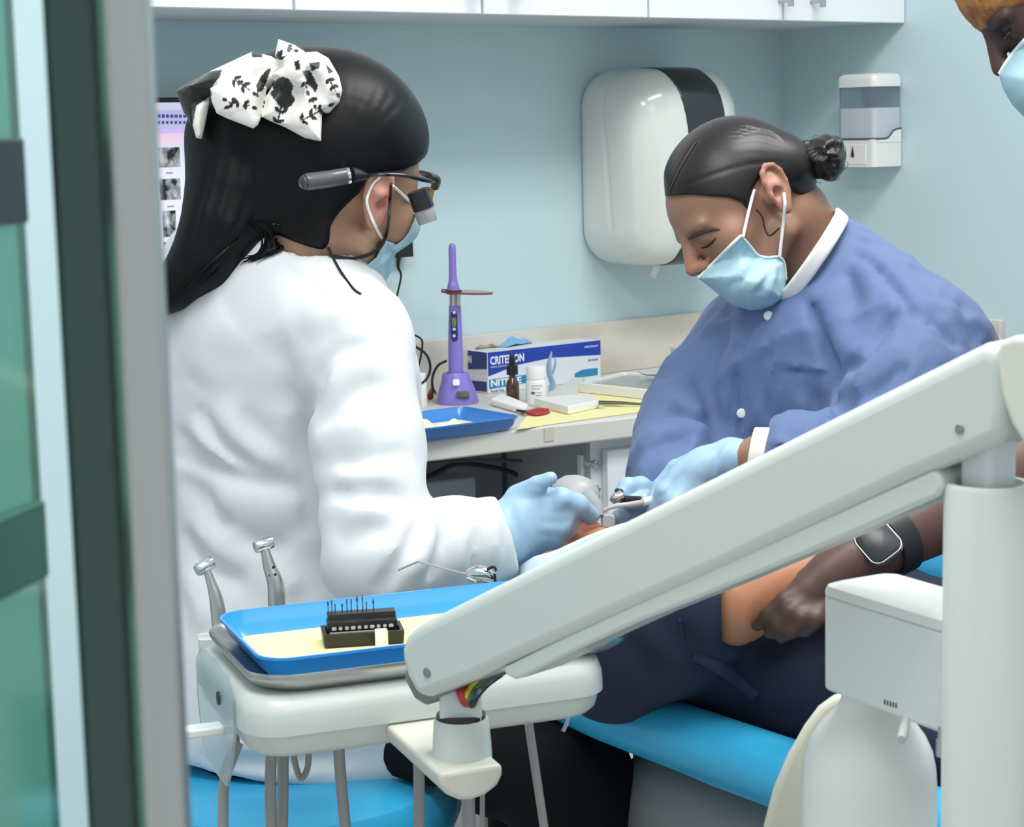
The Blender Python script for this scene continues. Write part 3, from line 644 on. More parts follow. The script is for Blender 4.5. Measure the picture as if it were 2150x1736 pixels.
# white slab tray with grey glass slab
p0, p1, p2, p3 = K(1214, 824, HB), K(1373, 841, HB), K(1480, 812, HB), K(1310, 800, HB)
t = thing('organiser_case', 'long white open case carrying a grey glass slab by the gown sleeve', 'case', (p0+p2)/2)
bm = BM(); hh = 0.019
loft(bm, [[q+UP*0.0004 for q in (p0, p1, p2, p3)], [q+UP*hh for q in (p0, p1, p2, p3)], [((p0+p1+p2+p3)/4)*0.08+q*0.92+UP*hh for q in (p0, p1, p2, p3)], [((p0+p1+p2+p3)/4)*0.1+q*0.9+UP*(hh-0.012) for q in (p0, p1, p2, p3)]])
obj('tray', bm, Mwhite2, t, bevel=0.002)
bm = BM(); cc_ = (p0+p1+p2+p3)/4; sl = [cc_*0.16+q*0.84+UP*(hh-0.004) for q in (p0, p1, p2, p3)]; loft(bm, [[q-UP*0.008 for q in sl], sl]); obj('glass_slab', bm, mat('grey_slab', '#8d9799', 0.15), t, bevel=0.001)
for (xa, ya), (xb, yb_), dz in (((1340, 786), (1445, 790), 0.0), ((1345, 796), (1440, 798), 0.0)):
    pa, pb2 = K(xa, ya, HB+hh+0.002), K(xb, yb_, HB+hh+0.002)
    bm = BM(); tube(bm, [pa+UP*0.005, pa*0.85+pb2*0.15+UP*0.0, pa*0.5+pb2*0.5, pb2], [0.0006, 0.0014, 0.0022, 0.0022], 8)
    tag(obj('probe', bm, Msteel, smooth=True), 'steel probe lying on the grey slab, '+('rear one with the raised tip' if ya < 790 else 'front one nearer the worktop edge'), 'probe', 'steel probes on the grey slab')
# white plastic beaker at the sleeve
cp = K(1435, 800); bm = BM(); q_ = lambda x, y: on_plane_n(x, y, cp, A([CF[0], CF[1], 0]))
bm = BM(); hcup = zat(cp, 1435, 728); lathe(bm, [(0.017, 0.0004), (0.0255, hcup), (0.0245, hcup), (0.0162, 0.003)], cp, seg=28); tag(obj('cup', bm, mat('cup_white', '#e4e8e8', 0.3, trans=0.25), smooth=True), 'translucent white plastic cup beside the blue gown sleeve', 'cup')
# small white box and cotton packets
tag(flatbox('carton', ((1193, 871), (1257, 857), (1236, 842), (1122, 853)), 0.0004, 0.015, Mwhite2, base=HB), 'low white carton lying on the yellow bib', 'box')
bm = BM(); A1 = [K(1030, 852), K(1100, 872), K(1110, 862), K(1052, 838)]; loft(bm, [[q+UP*0.0004 for q in A1], [q+UP*0.013 for q in A1]]); tag(obj('gauze_pack', bm, mat('gauze', '#efeee9', 0.9, bump=(120, 0.4)), bevel=0.004), 'white gauze pack beside the purple charging base', 'gauze')
bm = BM(); pa, pb2 = K(1252, 852, HB), K(1378, 854, HB)
tube(bm, [pa+UP*.006, pa*.55+pb2*.45+UP*.006], [0.0075, 0.006], 12, flat=0.5); tube(bm, [pa*.55+pb2*.45+UP*.006, pb2+UP*.003], [0.003, 0.0012], 10)
tag(obj('syringe_tip', bm, mat('tarnished_steel', '#6e6a5a', 0.35, metal=0.8), smooth=True), 'dull metal instrument lying across the yellow bib', 'instrument')
bm = BM(); lathe(bm, [(0.005, 0), (0.006, 0.002), (0.006, 0.007), (0.003, 0.008)], K(1263, 858, HB), seg=18); tag(obj('dappen_dish', bm, Mchrome, smooth=True), 'tiny steel dappen dish beside the low white carton', 'dish')
# red handled pliers
t = thing('pliers', 'red handled pliers lying beyond the blue counter tray', 'pliers', K(1120, 872))
for ya, yb_ in (((868), (866)), ((876), (871))):
    bm = BM(); tube(bm, [K(1104, 873)+UP*.006, K(1128, ya)+UP*.006, K(1152, yb_)+UP*.005], [0.004, 0.0052, 0.0035], 10, flat=0.7); obj('handle', bm, mat('red_grip', '#a8252f', 0.35), t, smooth=True)
bm = BM(); tube(bm, [K(1107, 873)+UP*.006, K(1085, 872)+UP*.009], [0.0055, 0.003], 10, flat=0.6); obj('jaw', bm, Mdark, t, smooth=True)
# white supplement bottle with purple band and the red clip behind it
wb = K(878, 855); zw = lambda y: zat(wb, 878, y)
t = thing('pill_bottle', 'white bottle with a dark purple label left of the purple charging base', 'bottle', wb)
bm = BM(); lathe(bm, [(20*s1, 0.0004), (21*s1, 0.002), (21*s1, zw(805)), (18*s1, zw(800))], wb, seg=30); bb = obj('body', bm, Mwhite, t, smooth=True)
bm = BM(); lathe(bm, [(19*s1, zw(801)), (19.5*s1, zw(799)), (19.5*s1, zw(785)), (18*s1, zw(783))], wb, seg=30); obj('cap', bm, Mwhite2, t, smooth=True)
bm = BM(); rg = [[wb+UP*h+(R_*s1)*(s_*math.sin(q)+vN*math.cos(q)) for q, R_ in [(v, 21.3) for v in np.linspace(-0.75, -0.40, 6)]+[(v, 20.5) for v in np.linspace(-0.40, -0.75, 6)]] for h in (zw(846), zw(818))]
loft(bm, rg); obj('label_stripe', bm, mat('label_purple', '#2c2a78', 0.4), bb)
bm = BM(); tube(bm, [K(903, 842)+UP*0.008, K(909, 838)+UP*0.02], [0.007, 0.004], 10); tag(obj('rubber_clip', bm, mat('clip_red', '#8c2430', 0.4), smooth=True), 'small dark red clip between the white bottle and the charger', 'clip')
# blue counter tray with gauze
tz = HT+0.022
r0, r1 = K(860, 906, tz), K(1092, 876, tz); tx = r1-r0; tl = 0.245; tx /= np.linalg.norm(tx); ty = np.cross(UP, tx); o = r1-tx*tl; tw = 0.165
t = thing('instrument_tray', 'shallow blue plastic tray at the front of the worktop by the dentist', 'tray', o+tx*tl/2+ty*tw/2-UP*0.0215)
Mtray = mat('tray_blue', '#2d7fd0', 0.3, coat=0.3)
def tray(bm, o, tx, ty, L, W, h, r, th=0.0022, lip=0.006):
    c = o+tx*L/2+ty*W/2; rings = []
    for (gw_, z) in ((-2*0.014, -h), (-0.010, -h*0.6), (0.0, -0.002), (lip, 0.0), (lip, th), (0, th), (-0.012, -h*0.6+th), (-2*0.015, -h+th)):
        ol = rrect(L+gw_, W+gw_, max(r+gw_/2, 0.004), 6); rings.append([c+tx*x+ty*y+UP*z for x, y in ol])
    loft(bm, rings)
bm = BM(); tray(bm, o, tx, ty, tl, tw, 0.0212, 0.016); obj('tray', bm, Mtray, t, smooth=True, angle=40)
ct = o+tx*tl/2+ty*tw/2-UP*(0.0212-0.0026)
bm = BM(); prism(bm, rrect(tl-0.045, tw-0.045, 0.004), ct, tx, ty, UP, 0.0003, 0.002); tag(obj('paper_bib', bm, MATS['yellow_paper']), 'yellow paper liner inside the blue tray on the worktop', 'liner')
for k, (u, v, L, W, hh) in enumerate(((-0.03, 0.0, 0.09, 0.07, 0.03), (0.03, -0.01, 0.07, 0.05, 0.02), (-0.075, 0.02, 0.06, 0.05, 0.034))):
    tag(crumple('gauze', ct+tx*u+ty*v+UP*0.0022, tx, ty, L, W, hh, mat('gauze_cream', '#ece6d2', 0.9), 11+k), ('wide crumpled gauze in the middle of the blue worktop tray', 'small flat gauze at the right of the blue worktop tray', 'peaked gauze at the left end of the blue worktop tray')[k], 'gauze', 'gauze in the worktop tray')
# ------------------------------------------------------------------ dental delivery unit
ZT = 0.909
TX = A([0.953, -0.302, 0.0]); TX /= np.linalg.norm(TX); TY = np.cross(UP, TX)
TFL = on_plane(552, 1425, 2, ZT)
Mu = mat('unit_white', '#ced4ce', 0.32, coat=0.25); Mu2 = mat('unit_cream', '#d6d5c9', 0.38)
Mhose = mat('hose_grey', '#9b9a97', 0.45)
unit = thing('dental_delivery_unit', 'grey white dental delivery unit with diagonal swing arm in front of the dentist', 'dental unit', (*P(2075, 868, 1.25)[:2], 0))
def T(u, v, z): return TFL+TX*u+TY*v+UP*(z-ZT)
SL, SW = 0.352, 0.20
def rr(L, W, r, u0, v0, z, n=8): return [T(u0+x, v0+y, z) for x, y in rrect(L, W, r, n)]
uc, vc = SL/2-0.004, SW/2
# console body
CSL = SL-0.042; cuc = CSL/2-0.004
bm = BM(); loft(bm, [rr(CSL+g, SW+g2, 0.035, cuc, vc, z) for g, g2, z in ((-0.03, -0.03, 0.8935), (0.01, 0.01, 0.8925), (0.022, 0.026, 0.888), (0.027, 0.033, 0.878), (0.028, 0.034, 0.866), (0.028, 0.034, 0.8605))])
body = obj('console', bm, Mu, unit, smooth=True, angle=50)
bm = BM(); loft(bm, [rr(CSL+g, SW+g2, 0.033, cuc, vc, z) for g, g2, z in ((0.022, 0.028, 0.8602), (0.016, 0.022, 0.8455), (0.006, 0.012, 0.8395), (-0.01, -0.004, 0.838))])
obj('console_base', bm, Mu, unit, smooth=True, angle=50)
# steel tray carrier
bm = BM(); rings = []
for g, z in ((-0.03, 0.8938), (-0.012, 0.8945), (0.002, 0.900), (0.010, ZT-0.002), (0.0115, ZT+0.0012), (0.010, ZT+0.003), (0.006, ZT+0.0015), (-0.002, 0.902), (-0.03, 0.8962)): rings.append(rr(SL+g, SW+g+0.004, 0.04, uc, vc-0.003, z))
loft(bm, rings); obj('tray_carrier', bm, Msteel, unit, smooth=True, angle=70)
# holder rail behind the console
ha, hb_ = P(420, 1425, 1.99), P(1030, 1385, 2.04); hd_ = hb_-ha; hd_[2] = 0; hL = np.linalg.norm(hd_); hd_ /= hL
bm = BM(); prism(bm, rrect(hL, 0.03, 0.006), ((ha[0]+hb_[0])/2, (ha[1]+hb_[1])/2, 0), hd_, np.cross(UP, hd_), UP, 0.855, 0.872); obj('holder_rail', bm, Mu, unit, smooth=True)
bm = BM(); q0_ = T(0.12, SW+0.005, 0.862); prism(bm, rrect(0.06, 0.22, 0.004), q0_+TY*0.03, TX, TY, UP, -0.006, 0.006); obj('holder_bracket', bm, Mu, unit, smooth=True)
# left end: clear barrier film and grab tab
bm = BM(); loft(bm, [[T(-0.021, v, z), T(-0.0185, v, z), T(-0.0185, v+dv, z), T(-0.021, v+dv, z)] for v, dv, z in ((0.05, 0.10, 0.903), (0.03, 0.15, 0.885), (0.03, 0.15, 0.852), (0.05, 0.12, 0.815), (0.07, 0.09, 0.795))])
obj('barrier_film', bm, mat('blue_film', '#eaf4f8', 0.15, trans=0.8, ior=1.08), unit, smooth=True)
bm = BM(); lathe(bm, [(0.006, 0), (0.006, 0.003)], T(-0.022, 0.085, 0.872), TX, 18); obj('dark_hole', bm, Mdark, unit, smooth=True)  # black disc drawn for the dark inside of a hole
tb = A(T(-0.03, 0.08, 0.846)); bm = BM(); prism(bm, rrect(0.05, 0.02, 0.008), tb, TX, TY, UP, -0.004, 0.004); obj('grab_tab', bm, mat('tab_white', '#e3e8e6', 0.3), unit, bevel=0.002)
# swing arm: a beam in the vertical plane through its two pivots
AL, AR = P(897, 1412, 1.60), P(2015, 901, 1.235); ah = AR-AL; ah[2] = 0; ah /= np.linalg.norm(ah); an = np.cross(ah, UP); an = an if an@(CO-AL) > 0 else -an
def arm(px, off=0.0): return [on_plane_n(x, y, AL+an*off, an) for x, y in px]
def armprism(name, px, off, thick, m, bev, seg=5):
    f = arm(px, off); bm = BM(); loft(bm, [f, [q-an*thick for q in f]]); return obj(name, bm, m, unit, bevel=bev, seg=seg)
beam_px = [(882, 1472), (866, 1455), (848, 1420), (838, 1385), (837, 1360), (845, 1338), (862, 1320), (885, 1306), (2058, 722), (2090, 720), (2112, 760), (2120, 850), (2105, 928), (1985, 979), (1900, 1016), (1511, 1198), (1230, 1322), (1050, 1402), (990, 1430)]
armprism('swing_arm', beam_px, 0.0, 0.058, Mu, 0.016, 6)
armprism('arm_lining', [(905, 1470), (893, 1484), (868, 1468), (845, 1425), (850, 1400), (980, 1380), (990, 1430)], -0.008, 0.042, mat('lining_grey', '#7d8380', 0.5), 0.004)  # darker grey piece at the beam's left end
armprism('arm_rail', [(1053, 1402), (1060, 1418), (1078, 1427), (1098, 1423), (1230, 1356), (1340, 1306), (1500, 1243), (1700, 1160), (1905, 1070), (1968, 1043), (1980, 1026), (1976, 1000), (1960, 985), (1500, 1190), (1200, 1330)], -0.003, 0.05, Mu, 0.006)
armprism('rail_plug', [(1909, 1022), (1916, 1040), (1930, 1048), (1966, 1034), (1972, 1022), (1962, 1000), (1950, 1002)], -0.011, 0.03, mat('plug_black', '#262c2f', 0.4), 0.002)
armprism('end_cap', [(2088, 742), (2098, 716), (2125, 706), (2165, 708), (2230, 740), (2265, 830), (2240, 920), (2185, 965), (2150, 937), (2120, 890), (2100, 830)], 0.004, 0.066, mat('unit_cap', '#dcdcd0', 0.32, coat=0.2), 0.014, 6)
for x, y in ((897, 1412), (2015, 901)):
    p = arm([(x, y)], 0.0)[0]; k = 1.6 if x < 1000 else 1.235
    bm = BM(); lathe(bm, [(11*k/FPX, -0.002), (11*k/FPX, 0.0006), (10*k/FPX, 0.001)], p, an, 24); obj('pivot_screw', bm, mat('screw_grey', '#8f8d8b', 0.4, metal=0.5), unit, smooth=True)
# right post
pr_ = P(2075, 1000, 1.255); prad = 92*1.255/FPX; ztop = on_plane_n(2075, 1012, pr_, CF)[2]
bm = BM(); lathe(bm, [(prad, 0.0), (prad, ztop-0.003), (prad*0.95, ztop), (prad*0.8, ztop), (prad*0.8, ztop-0.01)], (*pr_[:2], 0), seg=48); obj('post', bm, Mu, unit, smooth=True, angle=60)
sq = 60*1.255/FPX; ax_ = ah; ay_ = np.cross(UP, ah)
bm = BM(); prism(bm, [(-sq*.72, -sq*.72), (sq*.72, -sq*.72), (sq*.72, sq*.72), (-sq*.72, sq*.72)], (pr_[0], pr_[1], 0), CR*A([1, 1, 0])*math.cos(.6)+CF*A([1, 1, 0])*math.sin(.6), -CR*A([1, 1, 0])*math.sin(.6)+CF*A([1, 1, 0])*math.cos(.6), UP, ztop-0.03, ztop+0.05)
obj('post_shaft', bm, mat('shaft_grey', '#d3d9da', 0.35), unit, bevel=0.004)
# left knuckle
kn = P(968, 1500, 1.632); kz = lambda y: on_plane_n(968, y, kn, A([CF[0], CF[1], 0]))[2]; ks = 1.632/FPX
bm = BM(); prism(bm, rrect(88*ks, 70*ks, 0.004), (kn[0], kn[1], 0), A([CR[0], CR[1], 0]), A([CF[0], CF[1], 0]), UP, kz(1506), kz(1428)); obj('knuckle_shaft', bm, MATS['shaft_grey'], unit, smooth=True)
bm = BM(); lathe(bm, [(52*ks, kz(1507)), (52*ks, kz(1498)), (46*ks, kz(1496))], (kn[0], kn[1], 0), seg=36); obj('knuckle_ring', bm, mat('ring_black', '#23272a', 0.3), unit, smooth=True)
bm = BM(); lathe(bm, [(64*ks, kz(1606)), (62*ks, kz(1560)), (58*ks, kz(1512)), (55*ks, kz(1505)), (50*ks, kz(1506))], (kn[0], kn[1], 0), seg=40); obj('knuckle', bm, Mu, unit, smooth=True, angle=60)
bo = kn-TY*0.040
br_px = [(922, 1624), (1056, 1604), (1056, 1628), (1046, 1650), (1020, 1670), (990, 1681), (965, 1681), (940, 1670), (926, 1655)]
f = [on_plane_n(x, y, bo, TY) for x, y in br_px]
bm = BM(); loft(bm, [f, [q+TY*0.21+UP*0.0 for q in f]]); obj('bracket', bm, mat('unit_bracket', '#cfcfc3', 0.4), unit, bevel=0.004)
bm = BM(); o = T(0.16, 0.13, 0); prism(bm, rrect(0.05, 0.05, 0.012), (o[0], o[1], 0), TX, TY, UP, kz(1600), 0.839); obj('bracket_riser', bm, Mu, unit, smooth=True)
CFh_ = A([CF[0], CF[1], 0])/math.hypot(CF[0], CF[1]); CRh_ = np.cross(CFh_, UP)
# coloured tubing between arm and knuckle
for k, (c, r_, pts) in enumerate((('#b8322c', 0.0052, ((966, 1418), (968, 1440), (974, 1462), (982, 1478))), ('#d9c23a', 0.0024, ((1054, 1394), (1015, 1418), (990, 1440), (980, 1462), (981, 1480))), ('#3f7a3a', 0.0024, ((1056, 1400), (1020, 1424), (995, 1446), (985, 1464), (984, 1482))),
        ('#4a535c', 0.0040, ((1062, 1404), (1030, 1420), (1004, 1446), (992, 1464), (988, 1484))), ('#1d2124', 0.0036, ((1052, 1412), (1022, 1434), (1002, 1456), (994, 1470), (990, 1484))), ('#7b8fa0', 0.0024, ((1060, 1410), (1034, 1424), (1010, 1444), (998, 1460), (994, 1480))))):
    n_ = len(pts); bm = BM(); tube(bm, [P(x, y, 1.618-0.012*min(i, n_-2)/(n_-2)+(0.022 if i == n_-1 else 0)-(0.003 if k in (1, 2) else 0)) for i, (x, y) in enumerate(pts)], r_, 10); obj('tubing', bm, mat('tube_'+c, c, 0.4), unit, smooth=True)
so_ = P(985, 1462, 1.632-36*ks); bm = BM(); prism(bm, rrect(38*ks, 60*ks, 17*ks), so_, CRh_, UP, -CFh_, -0.010, 0.0006); obj('cable_slot', bm, Mdark, unit, smooth=True)
# hoses hanging under the console
for pts, wdt, dd in ((((500, 1560), (484, 1600), (470, 1650), (468, 1760)), 23, 1.80), (((570, 1572), (568, 1650), (570, 1760)), 24, 1.82), (((594, 1572), (594, 1650), (592, 1760)), 24, 1.85), (((612, 1560), (620, 1605), (632, 1634), (646, 1610), (648, 1560)), 13, 1.87),
                     (((710, 1556), (716, 1640), (727, 1760)), 24, 1.84), (((878, 1560), (880, 1640), (880, 1760)), 24, 1.93), (((985, 1560), (983, 1660), (986, 1760)), 28, 1.95), (((1020, 1520), (1014, 1640), (1012, 1760)), 11, 2.0), (((1108, 1505), (1122, 1600), (1146, 1760)), 19, 1.98), (((1194, 1500), (1190, 1518), (1182, 1535)), 9, 1.9)):
    bm = BM(); tube(bm, [P(x, y, dd) for x, y in pts], 0.5*wdt*dd/FPX, 12); obj('hose', bm, Mhose if wdt > 10 else mat('clear_tube', '#d3dee2', 0.15, trans=0.5), unit, smooth=True)
# valve box on the post
VL, VR = P(1718, 1246, 1.405), P(1990, 1331, 1.30); vz = (VL[2]+VR[2])/2
VL = on_plane(1718, 1246, 2, vz); vx = on_plane(1990, 1331, 2, vz)-VL; vl = np.linalg.norm(vx); vx /= vl; vy = np.cross(UP, vx); vh = vz-on_plane_n(1723, 1452, VL, CF)[2]
bm = BM(); prism(bm, rrect(vl, 0.062, 0.012), VL+vx*vl/2+vy*0.031, vx, vy, UP, -vh, 0.0); vb = obj('valve_box', bm, mat('box_grey', '#dde2e0', 0.35), unit, bevel=0.003)
bm = BM(); c_ = VL+vx*vl/2+vy*0.031
loft(bm, [[c_+vx*x*k+vy*y*k+UP*h for x, y in rrect(vl, 0.062, 0.012)] for k, h in ((1.0, 0.0003), (1.0, 0.003), (0.97, 0.007), (0.85, 0.010), (0.5, 0.0115))]); obj('box_lid', bm, mat('lid_white', '#e2e4e0', 0.3), vb, smooth=True)
fo = lambda x, y, l=0.0: on_plane_n(x, y, VL, vy)-vy*l
for k, (x, ht) in enumerate(((1858, 12), (1864, 12), (1870, 11), (1876, 12), (1882, 9))):
    p = fo(x, 1474+0.31*(x-1858)); bm = BM(); prism(bm, [(-0.0006, -0.0016), (0.0007, -0.0016), (0.0005, 0.0018), (-0.0008, 0.0018)], p, vx, UP, -vy, 0.0001, 0.0004); obj('logo_mark', bm, mat('logo_dark', '#3b4145', 0.5), vb)
bm = BM(); q_ = P(1903, 1512, 1.315); tube(bm, [q_, P(1897, 1535, 1.30), P(1893, 1553, 1.29)], [0.0026, 0.0034, 0.003], 12); obj('toggle', bm, mat('toggle_grey', '#b4b8b6', 0.3), vb, smooth=True)
bm = BM(); q_ = P(1979, 1525, 1.31); lathe(bm, [(0.003, 0), (0.003, 0.008), (0.0042, 0.0085), (0.0042, 0.020), (0.0035, 0.0205)], q_, -UP, 18); obj('fitting', bm, Msteel, vb, smooth=True)
bm = BM(); q_ = VL+vy*0.03-vx*0.003-UP*0.02; lathe(bm, [(0.016, 0), (0.016, 0.009), (0.014, 0.0095)], q_+vx*0.004, -vx, 30); obj('regulator_knob', bm, Mdark, vb, smooth=True)
# bottle guard
f = [P(x, y, 1.53) for x, y in ((1757, 1462), (1722, 1488), (1692, 1528), (1657, 1590), (1627, 1660), (1607, 1736), (1598, 1800), (1840, 1800), (1840, 1466))]
bm = BM(); loft(bm, [f, [q+CF*A([1, 1, 0])*0.012 for q in f]]); obj('bottle_guard', bm, mat('guard_cream', '#cbc9b8', 0.5), unit, bevel=0.004)
# water bottle
wbp = P(1824, 1600, 1.43); wz = lambda y: on_plane_n(1824, y, wbp, A([CF[0], CF[1], 0]))[2]; ws_ = 1.43/FPX
t = thing('water_bottle', 'white plastic water bottle hanging under the grey valve box', 'bottle', (wbp[0], wbp[1], wz(1900)))
bm = BM(); lathe(bm, [(max(r, 1)*ws_, wz(y)) for r, y in ((132, 1900), (140, 1890), (141, 1800), (141, 1640), (139, 1610), (132, 1575), (118, 1545), (98, 1518), (76, 1496), (64, 1482), (58, 1468), (56, 1425), (56, 1395))], (wbp[0], wbp[1], 0), seg=56)
obj('bottle', bm, mat('bottle_white', '#e6e8e2', 0.35, sss=0.1), t, smooth=True)
bm = BM(); lathe(bm, [(58*ws_, wz(1424)), (58*ws_, wz(1400))], (wbp[0], wbp[1], 0), seg=40); obj('cap', bm, Mu, t, smooth=True)

# ------------------------------------------------------------------ things on the console
ZR = 0.9205
B0 = on_plane(440, 1297, 2, ZR); BFL = on_plane(556, 1392, 2, ZR)
bl_, bw_ = 0.315, 0.186
bo_ = TFL+TX*((BFL-TFL)@TX)+TY*((BFL-TFL)@TY)+UP*(ZR-ZT)
t = thing('instrument_tray', 'bright blue plastic tray with yellow liner on the delivery unit', 'tray', bo_+TX*bl_/2+TY*bw_/2-UP*0.02)
bm = BM(); tray(bm, bo_, TX, TY, bl_, bw_, 0.0225, 0.026, th=0.0024, lip=0.005); obj('tray', bm, mat('tray_bright_blue', '#2c95e8', 0.28, coat=0.3), t, smooth=True, angle=40)
ct = bo_+TX*bl_/2+TY*bw_/2-UP*(0.0225-0.0028)
bm = BM(); prism(bm, rrect(bl_-0.034, bw_-0.034, 0.012), ct, TX, TY, UP, 0.0002, 0.0012); tag(obj('paper_liner', bm, mat('liner_yellow', '#f3eda6', 0.8, bump=(50, 0.1))), 'yellow paper liner in the bright blue tray on the delivery unit', 'liner')
lz = ct[2]+0.0014
k0 = on_plane(682, 1362, 2, lz); k1 = on_plane(848, 1351, 2, lz); kx = k1-k0; kl = np.linalg.norm(kx); kx /= kl; ky = np.cross(UP, kx)
t = thing('bur_block', 'black bur block with a row of tiny burs on the yellow liner', 'bur block', k0+kx*kl/2+ky*0.016)
kb = lambda u, v, z: k0+kx*u+ky*v+UP*z
Mbb = mat('bur_black', '#1c1a17', 0.4)
bm = BM(); loft(bm, [[kb(a, b, z) for a, b in ((-e, -e), (kl+e, -e), (kl+e, 0.036+e), (-e, 0.036+e))] for e, z in ((0, 0.0004), (0.001, 0.013))]+[[kb(a, b, z) for a, b in ((e, e), (kl-e, e), (kl-e, 0.036-e), (e, 0.036-e))] for e, z in ((0.003, 0.013), (0.003, 0.006))]); obj('base', bm, Mbb, t, bevel=0.0008)
bm = BM(); loft(bm, [[kb(a, b, z) for a, b in ((0.004, 0.012), (kl-0.004, 0.012), (kl-0.004, 0.030), (0.004, 0.030))] for z in (0.006, 0.021)]+[[kb(a, b, z) for a, b in ((0.005, 0.016), (kl-0.005, 0.016), (kl-0.005, 0.030), (0.005, 0.030))] for z in (0.0212, 0.0275)]); obj('holder', bm, Mbb, t, bevel=0.0008)
for i in range(10):
    u = 0.010+i*(kl-0.02)/9
    bm = BM(); prism(bm, rrect(0.0034 if i % 3 else 0.0045, 0.003, 0.0012, 3), kb(u, 0.0119, 0.0150), kx, UP, -ky, 0, 0.0006); obj('hole_mark', bm, mat('mark_ivory', '#e6e0cd', 0.5), t)
bm = BM(); prism(bm, [(0.006, 0), (kl-0.022, 0), (kl-0.022, 0.0012), (0.006, 0.0012)], kb(0, 0.0119, 0.0105), kx, UP, -ky, 0, 0.0005); obj('hole_mark', bm, MATS['mark_ivory'], t)
for i, (u, h) in enumerate(((0.006, 0.013), (0.0095, 0.014), (0.0125, 0.010), (0.019, 0.0095), (0.0235, 0.014), (0.0275, 0.014), (0.033, 0.017), (0.038, 0.017), (0.0415, 0.010), (0.048, 0.012))):
    h *= 0.85; bm = BM(); lathe(bm, [(0.0005, 0), (0.0005, h*0.6), (0.0007 if i % 3 else 0.0011, h*0.7), (0.0006, h)], kb(u, 0.024, 0.0274), seg=8); obj('bur', bm, mat('bur_steel', '#5d5c5a', 0.35, metal=0.8), t, smooth=True)
bm = BM(); q0 = on_plane(787, 1358, 2, lz); q1 = on_plane(812, 1356, 2, lz); q0 = q0-ky*0.004; q1 = q1-ky*0.004; wv = np.linalg.norm(q1-q0)
prism(bm, rrect(wv, 0.010, 0.001, 2), q0+kx*wv/2-ky*0.0055+UP*0.0003, kx, ky, UP, 0, 0.018); tag(obj('cotton_block', bm, mat('cotton', '#efe9cf', 0.9), bevel=0.0008), 'small ivory block standing in front of the black bur block', 'block')
# handpieces standing in the holders behind the tray
def handpiece(label, head, tipdir, stem, dd, hr, rs):
    t = thing('dental_handpiece', label, 'handpiece', P(*stem[-1], dd), 'handpieces standing behind the blue tray')
    bm = BM(); tube(bm, [P(x, y, dd) for x, y in stem], [r*1.15*dd/FPX for r in rs], 18); obj('stem', bm, Msteel, t, smooth=True)
    h = P(*head, dd); td = CR*tipdir[0]-CU*tipdir[1]-CF*tipdir[2]; td /= np.linalg.norm(td); r_ = hr*1.15*dd/FPX
    bm = BM(); lathe(bm, [(r_*0.35, -r_*1.7), (r_*0.9, -r_*1.6), (r_, -r_*1.3), (r_, r_*0.9), (r_*0.85, r_*1.25), (r_*0.3, r_*1.35)], h, td, 24); obj('head', bm, Mchrome, t, smooth=True)
    return t
handpiece('shorter steel handpiece nearest the steel post behind the blue tray', (427, 1190), (-0.75, 0.45, 0.5), ((434, 1196), (444, 1225), (453, 1255), (460, 1300), (470, 1400), (487, 1500), (492, 1570)), 1.985, 12, (7, 9, 12, 14, 14, 12, 10))
t = handpiece('taller steel handpiece with a dark marked stem behind the blue tray', (551, 1144), (-0.85, 0.30, 0.45), ((556, 1152), (566, 1190), (578, 1225), (581, 1275), (582, 1400), (580, 1500), (580, 1570)), 2.0, 12, (8, 12, 15, 16, 15, 13, 11))
for x, y in ((575, 1190), (567, 1208), (578, 1206)):
    bm = BM(); q_ = P(x, y, 2.0-14*2.0/FPX); lathe(bm, [(0.0014, -0.001), (0.0014, 0.0005)], q_, -CF, 10); obj('port', bm, Mdark, t, smooth=True)
t = thing('air_water_syringe', 'steel air water syringe with thin bent tip at the right of the blue tray', 'syringe', P(1010, 1300, 2.03))
bm = BM(); tube(bm, [P(980, 1207, 2.03), P(995, 1206, 2.03), P(1015, 1206, 2.03), P(1036, 1214, 2.03)], [10*2.03/FPX, 17*2.03/FPX, 19*2.03/FPX, 13*2.03/FPX], 18); obj('head', bm, Mchrome, t, smooth=True)
bm = BM(); tube(bm, [P(1008, 1216, 2.03), P(1010, 1260, 2.03), P(1015, 1400, 2.03), P(1018, 1520, 2.03)], 16*2.03/FPX, 16); obj('body', bm, Msteel, t, smooth=True)
bm = BM(); tube(bm, [P(982, 1206, 2.03), P(930, 1193, 2.03), P(884, 1180, 2.03), P(877, 1179, 2.03), P(835, 1197, 2.03)], 2.3*2.03/FPX, 8); obj('tip', bm, Msteel, t, smooth=True)
bm = BM(); tube(bm, [P(1022, 1196, 2.02), P(1036, 1190, 2.02), P(1042, 1198, 2.02)], 3*2.03/FPX, 8); tube(bm, [P(1038, 1204, 2.02), P(1040, 1222, 2.02)], 3*2.03/FPX, 8); obj('button', bm, Mdark, t, smooth=True)
